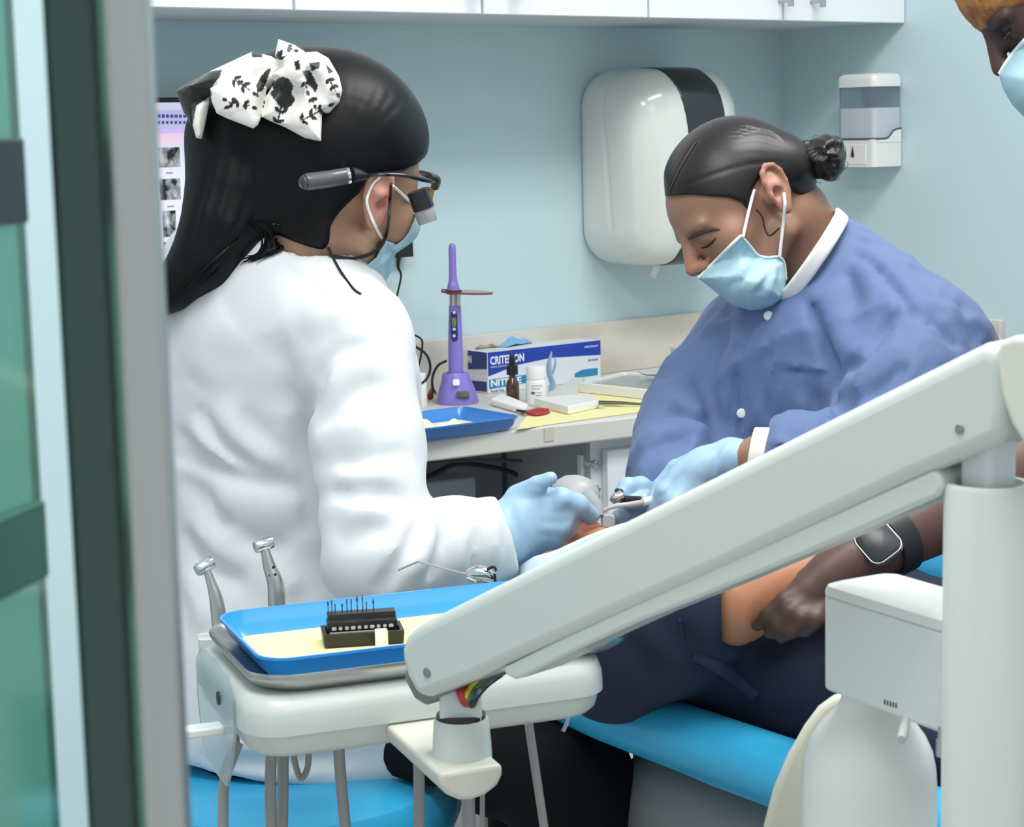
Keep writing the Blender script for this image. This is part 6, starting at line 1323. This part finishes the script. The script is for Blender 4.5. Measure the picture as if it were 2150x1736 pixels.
G_F = [([(1616, 655), (1566, 711), (1547, 817), (1541, 926)], -0.005, 0.006), ([(1600, 680), (1580, 760), (1570, 900)], 0.003, 0.010), ([(1628, 690), (1610, 760), (1601, 817), (1608, 900)], -0.005, 0.006),
 ([(1628, 758), (1690, 772), (1748, 776)], 0.0045, 0.005), ([(1628, 768), (1690, 783), (1748, 787)], -0.004, 0.004), ([(1626, 765), (1620, 830), (1614, 895)], -0.003, 0.004), ([(1752, 780), (1758, 830), (1757, 880)], -0.004, 0.005),
 ([(1692, 617), (1718, 674), (1752, 764), (1763, 825)], -0.012, 0.010), ([(1720, 610), (1755, 690), (1790, 760)], 0.010, 0.018), ([(1786, 530), (1846, 572), (1903, 643), (1918, 676)], -0.006, 0.006), ([(1800, 520), (1870, 570), (1930, 640)], 0.004, 0.010),
 ([(1771, 770), (1810, 760), (1850, 705), (1903, 655)], -0.012, 0.010), ([(1790, 830), (1850, 770), (1915, 690)], 0.008, 0.016), ([(1765, 830), (1780, 870), (1785, 900)], -0.012, 0.014), ([(1800, 850), (1870, 800), (1910, 760)], -0.008, 0.010),
 ([(1918, 676), (1920, 740), (1916, 805)], 0.008, 0.008), ([(1935, 664), (1975, 705), (2016, 745)], -0.007, 0.007), ([(1930, 700), (1960, 740), (1990, 770)], 0.006, 0.014), ([(2008, 621), (2030, 680), (2046, 734)], -0.005, 0.008), ([(1990, 640), (2010, 690), (2030, 740)], 0.004, 0.010),
 ([(1786, 496), (1820, 510), (1862, 520)], -0.005, 0.005), ([(1782, 480), (1820, 486), (1850, 500)], -0.004, 0.005), ([(1775, 560), (1790, 600), (1800, 650)], -0.005, 0.008), ([(1740, 590), (1752, 640), (1770, 700)], 0.005, 0.010), ([(1800, 545), (1830, 600), (1850, 660)], 0.005, 0.012),
 ([(1480, 640), (1510, 660), (1560, 660)], -0.006, 0.010), ([(1475, 690), (1520, 680), (1570, 640)], 0.005, 0.012), ([(1540, 700), (1500, 760), (1490, 830)], -0.005, 0.012), ([(1560, 740), (1530, 800), (1520, 880)], 0.005, 0.010),
 ([(1458, 779), (1480, 815), (1492, 850)], -0.009, 0.010), ([(1488, 836), (1496, 880), (1497, 935)], -0.011, 0.010), ([(1390, 866), (1451, 882), (1496, 905)], -0.009, 0.008), ([(1395, 880), (1450, 900), (1490, 920)], 0.008, 0.012), ([(1415, 835), (1450, 850), (1480, 870)], 0.007, 0.010),
 ([(1350, 950), (1385, 915), (1430, 905)], 0.006, 0.012), ([(1365, 960), (1400, 930), (1450, 930)], -0.006, 0.010), ([(1400, 1005), (1430, 960), (1480, 945)], 0.005, 0.012), ([(1570, 925), (1590, 915), (1640, 920)], -0.005, 0.007), ([(1590, 935), (1630, 930), (1660, 925)], 0.005, 0.006), ([(1600, 945), (1640, 945), (1660, 938)], -0.005, 0.005), ([(1650, 800), (1680, 850), (1690, 900)], 0.003, 0.014), ([(1700, 790), (1710, 840), (1720, 890)], -0.003, 0.014)]
gf = pixfolds(f_gown0, G_F, 1.9, 3.4, 1.5)
def f_gown(p): return s_folds(p, f_gown0(p), gf)-s_crumple(p, 0.0040)
Mgown = mat('gown_blue', '#5a709c', 0.7, bump=(26, 0.35, (1, 1, 0.6)), sheen=0.15)
gn = mesh_sdf('gown', f_gown, grid_for([n_sh, r_sh, n_el, r_el, r_wr, a_pe, a_pe+ALEG*0.5-UP*0.1, P(2090, 800, 2.5), P(1760, 455, 2.6), P(1340, 960, 2.55)], 0.13, 0.0058), asst, Mgown, smooth_it=1)
for x, y in ((1614, 663), (1557, 868)):
    h_ = hit(f_gown, x, y, 1.8, 3.3); bm = BM(); lathe(bm, [(0.006, -0.002), (0.0065, 0.001), (0.005, 0.0025), (0.001, 0.003)], h_, -CF-CR*0.2, 20); obj('button', bm, Mwhite, gn, smooth=True)
# white undershirt collar and cuffs
f_ag = lambda p: np.minimum(f_gown(p), f_abody(p))
NKC, NKP, NKN = P(1684, 538, 2.57), P(1705, 552, 2.5), -CR*0.82+CU*0.56
f_col = lambda p: smax(np.abs(s_ball(p, NKC, 0.074))-0.0035, np.abs(s_plane(p, NKP, NKN)+0.001)-0.0105, 0.003)
mesh_sdf('collar', f_col, grid_for([NKC], 0.11, 0.0026), asst, mat('knit_white', '#eceae6', 0.85))
bm = BM(); tube(bm, [n_wr-gcd*0.02, n_wr+gcd*0.008], [0.038, 0.034], 26); obj('cuff', bm, MATS['knit_white'], asst, smooth=True)
# gloves
gl1 = pixfolds(f_h1, [([(1540, 930), (1530, 960), (1535, 990)], -0.001, 0.003), ([(1525, 935), (1515, 962), (1512, 990)], 0.001, 0.003), ([(1510, 945), (1500, 970), (1495, 1000)], -0.001, 0.003), ([(1440, 985), (1412, 1020), (1392, 1052)], -0.0016, 0.004), ([(1400, 1045), (1385, 1040), (1378, 1048)], -0.0015, 0.003)], 1.9, 3)
mesh_sdf('glove', lambda p: smax(s_folds(p, f_h1(p), gl1), s_plane(p, P(1566, 955, 2.38), CR*0.97-CU*0.2), 0.003), grid_for([v for fg in h_fing for v, r in fg]+[n_wr], 0.045, 0.0026), asst, Mglove)
mesh_sdf('glove', f_h2, grid_for([v for fg in r_fing for v, r in fg]+[r_wr], 0.035, 0.0026), asst, Mglove)
# hair
AHC = [(1396, 412), (1420, 410), (1450, 408), (1490, 412), (1530, 415), (1556, 424), (1570, 440), (1576, 425), (1582, 395), (1594, 372), (1612, 362), (1634, 370), (1646, 388), (1664, 398), (1684, 416), (1698, 438), (1706, 462), (1722, 458), (1800, 400), (1800, 200), (1380, 200)]
def f_ahair0(p):
    l = aH.loc(p)
    d = s_ell(l, (0, 40, -1), (82, 84, 92))*0.00103
    d = smin(d, s_ell(l, (0, 31, 30), (68, 64, 61))*0.00103, 0.02)
    d = smin(d, s_cone(p, P(1650, 360, 2.56), P(1684, 440, 2.58), 0.042, 0.018), 0.03)
    x, y, z = proj_px(p); d = smax(d, poly_d(x, y, AHC)*z/FPX, 0.004)
    return d
astr = []
for i in range(38):
    a = i/37; astr.append(([(1405+150*a, 408-150*a), (1480+100*a, 372-105*a), (1570+50*a, 345-70*a), (1650, 340-40*a)], 0.0022 if i % 2 else -0.0022, 0.0028))
astr.append(([(1404, 405), (1418, 370), (1440, 330), (1465, 292)], -0.004, 0.0022))
for i in range(6): astr.append(([(1650-8*i, 372+4*i), (1672-3*i, 400+8*i), (1700, 440+3*i)], 0.0012 if i % 2 else -0.0012, 0.004))
ahs = pixfolds(f_ahair0, astr, 1.9, 3.2)
def f_ahair(p): return s_folds(p, f_ahair0(p), ahs)
Mhair2 = mat('hair_brown_black', '#191617', 0.40, spec=0.45)
bm_ = BM(); surf_tube(bm_, f_ahair0, [(1404, 405), (1418, 370), (1440, 330), (1462, 296)], 0.0008, 0.0)
ahair = mesh_sdf('hair', f_ahair, head_grid(aH, 0.02, 0.0025), asst, Mhair2)
obj('parting', bm_, mat('scalp', '#5f4e45', 0.7), ahair, smooth=True)
bunc = P(1730, 331, 2.55)
def f_bun(p):
    d = s_ell(p, bunc, (0.030, 0.030, 0.030), AS.R(-15)); l = (p-bunc)@AS.R(-15)
    an = np.arctan2(l[:, 1], l[:, 0]); r_ = np.hypot(l[:, 0], l[:, 1])
    d = d+0.0022*np.sin(3*an+r_*240+l[:, 2]*60)+0.0010*np.sin(9*an-r_*400)
    return smin(d, s_cone(p, P(1672, 330, 2.56), P(1705, 333, 2.57), 0.022, 0.018), 0.012)
mesh_sdf('bun', f_bun, grid_for([bunc, P(1672, 330, 2.56)], 0.045, 0.0024), ahair, Mhair2)
bm = BM()
for k in range(6):
    a0 = -2.2+k*0.8; pts = [bunc+(CR*math.cos(a0+u*.6)+CU*math.sin(a0+u*.6))*(0.029+0.007*math.sin(u*3.0+k*.3)*(u/0.8))-CF*0.008*math.cos(k) for u in np.linspace(0, 0.8, 5)]; tube(bm, pts, 0.00035, 5, 5)
surf_tube(bm, f_abody, [(1588, 440), (1600, 455), (1606, 480), (1614, 494), (1626, 488), (1636, 478)], 0.0008, 0.5); obj('hair_strand', bm, Mhair2, ahair, smooth=True)
# brow and lashes
Mbrow = mat('brow_brown', '#4a382f', 0.8)
bm = BM(); surf_tube(bm, f_abody, [(1446, 502), (1460, 493), (1478, 486), (1494, 482), (1512, 482)], [0.0014, 0.0032, 0.0034, 0.0028, 0.0008], 0.0); obj('eyebrow', bm, Mbrow, asst, smooth=True)
bm = BM(); surf_tube(bm, f_abody, [(1472, 521), (1484, 518), (1494, 510), (1503, 499)], [0.0006, 0.0014, 0.0015, 0.0006], 0.3); obj('eyelashes', bm, mat('lash_dark', '#2a2120', 0.7), asst, smooth=True)
# mask
AM = [(1466, 584), (1500, 550), (1530, 520), (1556, 494), (1572, 512), (1592, 534), (1612, 538), (1635, 537), (1648, 551), (1652, 586), (1645, 628), (1624, 644), (1600, 650), (1576, 652), (1537, 641), (1500, 611)]
amc = (aH.w((0, -45, 85))-CO)@CF
def f_amask0(p):
    x, y, z = proj_px(p); pd = poly_d(x, y, AM)*z/FPX
    return np.maximum(smin(aH.sdf(p)-0.0042, s_patch(p, AM, amc-0.004, 0.066, 78, gx=-0.00012), 0.012), pd)
amf = pixfolds(f_amask0, [([(1545, 592), (1560, 565), (1580, 545)], 0.0035, 0.004), ([(1552, 600), (1575, 575), (1590, 560)], -0.004, 0.0045), ([(1572, 612), (1594, 585), (1610, 560)], 0.0035, 0.004), ([(1590, 622), (1606, 595), (1622, 560)], -0.004, 0.0045), ([(1608, 628), (1620, 600), (1630, 560)], 0.003, 0.004), ([(1632, 625), (1636, 595), (1636, 560)], -0.0045, 0.0035), ([(1510, 590), (1540, 560), (1570, 530)], -0.0025, 0.004), ([(1525, 610), (1550, 585), (1565, 560)], -0.002, 0.004), ([(1480, 588), (1520, 548), (1560, 508)], 0.0012, 0.003)], 1.9, 3.2)
amask = mesh_sdf('face_mask', lambda p: s_folds(p, f_amask0(p), amf), grid_for([P(1460, 660, 2.36), P(1655, 490, 2.36), P(1460, 660, 2.66), P(1655, 490, 2.66)], 0.01, 0.0023), asst, Mmask)
f_am = lambda p: np.minimum(f_amask0(p), f_abody(p))
bm = BM(); surf_tube(bm, f_am, [(1467, 583), (1500, 549.5), (1530, 519.5), (1556, 494.5)], 0.0022, 0.4); surf_tube(bm, f_am, [(1556, 495), (1573, 513), (1592, 535), (1612, 540), (1635, 539), (1647, 552), (1651, 586)], 0.0014, 0.4); obj('mask_edge', bm, Mmaskw, amask, smooth=True)
bm = BM(); cord(bm, f_am, [(1560, 497), (1566, 470), (1573, 440), (1580, 412), (1584, 398)], 0.0021); obj('ear_loop', bm, Mmaskw, amask, smooth=True)
bm = BM(); cord(bm, f_am, [(1646, 405), (1648, 430), (1645, 465), (1641, 500), (1637, 538)], 0.0021); obj('ear_loop', bm, Mmaskw, amask, smooth=True)
# instruments in her hands
t = thing('polishing_handpiece', 'chrome handpiece with a black grip in the gloved far hand', 'handpiece', P(1300, 1045, 2.45))
bm = BM(); tube(bm, [P(1306, 1040, 2.432), P(1292, 1046, 2.43), P(1284, 1054, 2.43)], [0.0075, 0.0065, 0.004], 16); obj('head', bm, Mchrome, t, smooth=True)
bm = BM(); tube(bm, [P(1300, 1030, 2.435), P(1298, 1038, 2.432)], 0.0055, 12); tube(bm, [P(1306, 1050, 2.43), P(1360, 1052, 2.455)], [0.006, 0.006], 12); obj('grip', bm, Mdark, t, smooth=True)
t = thing('suction_tip', 'curved clear suction tip with a white end at the patient mouth', 'suction tip', P(1360, 1052, 2.40))
bm = BM(); tube(bm, [P(1254, 1086, 2.385), P(1268, 1072, 2.385), P(1290, 1063, 2.385), P(1320, 1059, 2.388), P(1352, 1054, 2.39)], [0.0018, 0.0024, 0.003, 0.0034, 0.0036], 12); obj('tube', bm, mat('suction_clear', '#d8d3d2', 0.15, trans=0.35), t, smooth=True)
bm = BM(); tube(bm, [P(1349, 1054, 2.39), P(1372, 1049, 2.395)], [0.0052, 0.0056], 16); obj('end_fitting', bm, Mwhite, t, smooth=True)
bm = BM(); o_ = P(1276, 1094, 2.385); loft(bm, [[o_+CR*x*k+CU*y*k-CF*zz for x, y in rrect(0.017, 0.018, 0.005)] for k, zz in ((0.8, 0), (1, 0.004), (1, 0.007), (0.75, 0.010))]); tag(obj('mouth_prop', bm, mat('prop_clear', '#d2d6da', 0.2, trans=0.5), smooth=True), 'small clear plastic mouth prop beside the patient lips', 'mouth prop')
# stool for the assistant
t = thing('dental_stool', 'blue stool under the woman in the blue gown', 'stool', (a_pe[0], a_pe[1], 0)); sz = a_pe[2]-0.19
bm = BM(); lathe(bm, [(0.02, sz-0.08), (0.17, sz-0.08), (0.185, sz-0.05), (0.18, sz-0.01), (0.15, sz), (0.02, sz)], (a_pe[0], a_pe[1], 0), seg=40); obj('seat', bm, Mvin, t, smooth=True)
bm = BM(); lathe(bm, [(0.24, 0.0), (0.24, 0.03), (0.03, 0.07), (0.03, sz-0.08)], (a_pe[0], a_pe[1], 0), seg=30); obj('column', bm, Mchrome, t, smooth=True)
# ------------------------------------------------------------------ the person standing at the right edge
sfw = -CR*0.72-CU*0.67+CF*0.06; sup = -CR*0.68+CU*0.73
sR = axes3(sfw, sup); snear = -1 if (sR[:, 0]@CF) > 0 else 1
eye = P(2112, 72, 2.10)
sH = Head(eye-sR@(A([snear*31, 11, 88])*0.00102), sR, 1.02)
std = thing('person', 'person in dark scrubs with amber hair and a watch leaning in at right edge', 'person', (*P(2420, 1400, 2.35)[:2], 0))
s_sh, s_el, s_wr = P(2335, 390, 2.14), P(2330, 905, 2.02), P(1862, 1142, 1.895)
f_sh2 = P(2490, 385, 2.46)
s_n1 = P(2365, 270, 2.30); s_ch = P(2470, 580, 2.36); s_pe = P(2540, 1080, 2.42)
SD = 1.875
hp_ = lambda x, y, d=SD: P(x, y, d)
s_palm = [((hp_(1820, 1165, 1.885), m(44, 1.88)), (hp_(1745, 1205, 1.88), m(42, 1.88))), ((hp_(1780, 1180, 1.88), m(44, 1.88)), (hp_(1700, 1235, 1.875), m(36, 1.88))), ((hp_(1760, 1200, 1.88), m(40, 1.88)), (hp_(1690, 1255, 1.87), m(30, 1.88)))]
s_fing = [[(hp_(1700, 1232, 1.875), m(30, 1.88)), (hp_(1650, 1262, 1.865), m(22, 1.88)), (hp_(1615, 1290, 1.87), m(18, 1.88)), (hp_(1590, 1312, 1.885), m(14, 1.88))],
          [(hp_(1700, 1255, 1.87), m(28, 1.88)), (hp_(1662, 1285, 1.855), m(22, 1.88)), (hp_(1636, 1312, 1.86), m(17, 1.88)), (hp_(1616, 1330, 1.875), m(13, 1.88))],
          [(hp_(1715, 1265, 1.87), m(26, 1.88)), (hp_(1685, 1298, 1.85), m(21, 1.88)), (hp_(1662, 1325, 1.855), m(16, 1.88)), (hp_(1640, 1340, 1.87), m(12, 1.88))],
          [(hp_(1735, 1262, 1.87), m(24, 1.88)), (hp_(1712, 1300, 1.85), m(19, 1.88)), (hp_(1690, 1326, 1.855), m(14, 1.88))],
          [(hp_(1755, 1190, 1.895), m(26, 1.88)), (hp_(1700, 1205, 1.91), m(18, 1.88)), (hp_(1668, 1222, 1.925), m(14, 1.88))]]
f_sh_ = lambda p: hand_sdf(p, s_palm, s_fing, 0.0025)
sbx = axes3(-CRh*0.9-CFh*0.2, (0, 0, 1))
def f_storso(p, g=0.0):
    d = s_ell(p, s_ch, (0.17+g, 0.27+g, 0.115+g), sbx); d = smin(d, s_cone(p, s_sh, f_sh2, 0.058+g, 0.058+g), 0.08)
    d = smin(d, s_cone(p, s_n1, (s_sh+f_sh2)/2, 0.05+g, 0.07+g), 0.06)
    return smin(d, s_ell(p, s_pe, (0.17+g, 0.19+g, 0.13+g), sbx), 0.12)
def f_slegs(p, g=0.0):
    d = None
    for s in (-1, 1):
        h_ = s_pe+sbx[:, 0]*0.09*s-UP*0.08; e = s_chain(p, [h_, A([*(h_)[:2], 0.47]), A([*(h_-sbx[:, 2]*.02)[:2], 0.06])], [0.085+g, 0.06+g, 0.04+g], 0.02)
        e = smin(e, s_cone(p, A([*(h_)[:2], 0.035]), A([*(h_+sbx[:, 2]*.15)[:2], 0.03]), 0.034+g, 0.028+g), 0.02); d = e if d is None else smin(d, e, 0.02)
    return d
def f_sbody(p):
    d = smin(sH.sdf(p), s_chain(p, [sH.w((0, -40, -32)), s_n1], [0.056, 0.060], 0.02), 0.022)
    d = smin(d, f_storso(p, -0.014), 0.03); d = smin(d, f_slegs(p, -0.01), 0.03)
    d = smin(d, s_chain(p, [s_sh, s_el, s_el*0.6+s_wr*0.4, s_wr], [0.048, 0.042, 0.044, 0.0285], 0.01), 0.02)
    d = smin(d, f_sh_(p), 0.012)
    el2 = f_sh2-UP*0.27+CRh*0.05; d = smin(d, s_chain(p, [f_sh2, el2, el2-UP*0.22-CRh*0.08], [0.046, 0.038, 0.028], 0.01), 0.02); d = smin(d, simple_hand(p, el2-UP*0.23-CRh*0.083, -UP-CRh*0.3, -CRh), 0.01)
    return d
lo_, hi_ = P(2035, 200, 2.08)-0.1, P(2160, 20, 2.2)+0.1
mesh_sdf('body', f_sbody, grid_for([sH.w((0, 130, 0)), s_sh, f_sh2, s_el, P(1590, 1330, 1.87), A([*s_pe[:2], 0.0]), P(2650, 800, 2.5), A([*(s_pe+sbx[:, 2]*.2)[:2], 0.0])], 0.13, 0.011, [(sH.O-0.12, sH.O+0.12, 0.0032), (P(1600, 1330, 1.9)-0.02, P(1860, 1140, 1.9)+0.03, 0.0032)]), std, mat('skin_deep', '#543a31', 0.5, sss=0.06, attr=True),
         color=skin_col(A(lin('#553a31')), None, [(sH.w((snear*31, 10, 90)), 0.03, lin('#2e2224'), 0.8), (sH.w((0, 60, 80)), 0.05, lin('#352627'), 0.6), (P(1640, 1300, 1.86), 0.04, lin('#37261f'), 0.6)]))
Mscr = mat('scrub_black', '#16181c', 0.85, bump=(300, 0.06))
mesh_sdf('scrub_top', lambda p: smax(smin(smin(f_storso(p, 0.006), s_cone(p, s_sh, s_sh*0.45+s_el*0.55, 0.068, 0.064), 0.03), s_cone(p, f_sh2, f_sh2-UP*0.17, 0.064, 0.06), 0.03), -s_cone(p, s_n1, sH.w((0, -30, -20)), 0.062, 0.075), 0.006), grid_for([s_sh, f_sh2, s_pe, s_el, P(2650, 800, 2.5)], 0.14, 0.011), std, Mscr, smooth_it=1)
mesh_sdf('trousers', lambda p: smax(f_slegs(p, 0.006), s_plane(p, (0, 0, 0.09), (0, 0, -1)), 0.01), grid_for([A([*(s_pe-0.15)[:2], 0.08]), A([*(s_pe+0.15)[:2], s_pe[2]])], 0.05, 0.012), std, Mscr)
# eye
ec = sH.w((snear*31.5, 11, 76.5))
bm = BM(); lathe(bm, [(0.0001, -0.0148), (0.0075, -0.0128), (0.0128, -0.0075), (0.0148, 0), (0.0128, 0.0075), (0.0075, 0.0128), (0.0001, 0.0148)], ec, sfw+CU*0.1, 28); 
SHC = [(1960, -60), (1970, 60), (2038, 62), (2058, 78), (2072, 62), (2082, 40), (2100, 26), (2130, 14), (2160, 8), (2215, 30), (2262, 82), (2290, 150), (2330, 215), (2700, 300), (2700, -600), (1900, -600)]
def f_shair(p):
    l = sH.loc(p); d = s_ell(l, (0, 52, -8), (79, 88, 100))*0.00102
    d = smin(d, s_ell(l, (0, 42, 34), (66, 65, 60))*0.00102, 0.02)
    x, y, z = proj_px(p); d = smax(d, poly_d(x, y, SHC)*z/FPX, 0.004)
    return d+0.0010*np.sin(l[:, 0]*0.35)*np.sin(l[:, 1]*0.28+l[:, 2]*0.2)
shr = mesh_sdf('hair', f_shair, head_grid(sH, 0.02, 0.004), std, mat('hair_amber', '#b97f45', 0.6, bump=(140, 0.5), var=(60, '#7a4a22', 0.8)))
bm.free()
bm = BM(); surf_tube(bm, f_sbody, [(2104, 82), (2108, 75), (2114, 67), (2121, 62)], 0.0015, 0.3, d0=1.7); obj('eyelashes', bm, mat('lash_black', '#120e0e', 0.7), std, smooth=True)
bm = BM(); surf_tube(bm, f_sbody, [(2107, 80), (2112, 75), (2117, 68)], 0.0014, 0.1, d0=1.7); obj('eye', bm, mat('eye_white', '#7d7573', 0.3), std, smooth=True)
bm = BM(); surf_tube(bm, f_sbody, [(2090, 66), (2098, 56), (2108, 48), (2118, 44)], [0.0008, 0.0022, 0.0022, 0.0008], 0.0, d0=1.7); obj('eyebrow', bm, mat('brow_black', '#191212', 0.8), std, smooth=True)
SM = [(2097, 156), (2112, 132), (2130, 108), (2150, 84), (2190, 70), (2235, 110), (2260, 180), (2240, 240), (2190, 268), (2150, 246), (2125, 220), (2106, 188)]
smc = (sH.w((0, -45, 88))-CO)@CF
def f_smask(p):
    x, y, z = proj_px(p); pd = poly_d(x, y, SM)*z/FPX
    return np.maximum(smin(sH.sdf(p)-0.0042, s_patch(p, SM, smc, 0.066, 75), 0.012), pd)
smk = mesh_sdf('face_mask', f_smask, grid_for([P(2095, 270, 1.98), P(2265, 70, 1.98), P(2095, 270, 2.3), P(2265, 70, 2.3)], 0.01, 0.003), std, Mmask)
bm = BM(); surf_tube(bm, f_smask, [(2098, 155), (2112, 132), (2130, 108), (2151, 84)], 0.0022, 0.4, d0=1.7); obj('mask_edge', bm, Mmaskw, smk, smooth=True)
# watch
wt_ = thing('wrist_watch', 'black square smart watch on the brown wrist under the swing arm', 'watch', P(1845, 1142, 1.86))
wn = -CF*0.80-CR*0.30+CU*0.42; wn /= np.linalg.norm(wn); wx = CR*0.60-CU*0.80; wx -= wn*(wx@wn); wx /= np.linalg.norm(wx); wy = np.cross(wn, wx)
wc = P(1846, 1142, 1.866)+wn*0.006
bm = BM(); loft(bm, [[wc+wx*x*k+wy*y*k+wn*h for x, y in rrect(0.041, 0.036, 0.010)] for k, h in ((0.92, -0.007), (1.0, -0.005), (1.0, -0.001), (0.97, 0.001))]); obj('case', bm, mat('watch_steel', '#c3c0bd', 0.2, metal=0.9), wt_, smooth=True)
bm = BM(); loft(bm, [[wc+wx*x*k+wy*y*k+wn*h for x, y in rrect(0.0385, 0.0335, 0.009)] for k, h in ((1.0, 0.0), (1.0, 0.0014), (0.9, 0.0024))]); obj('glass_face', bm, mat('watch_glass', '#20252a', 0.3), wt_, smooth=True)
ad = (s_wr-s_el)/np.linalg.norm(s_wr-s_el); sv = np.cross(ad, wn); sv /= np.linalg.norm(sv); un = np.cross(sv, ad)
wc2 = s_wr-ad*0.005; bm = BM(); rings = []
for a in np.linspace(0, 2*math.pi, 40, endpoint=False):
    e = math.cos(a)*sv+math.sin(a)*un; rings.append([wc2+ad*u+e*(0.0315+h) for u, h in ((-0.011, 0), (0.011, 0), (0.011, 0.0022), (-0.011, 0.0022))])
loft(bm, rings+[rings[0]], cap=False); obj('strap', bm, mat('strap_black', '#17181b', 0.5), wt_, smooth=True)
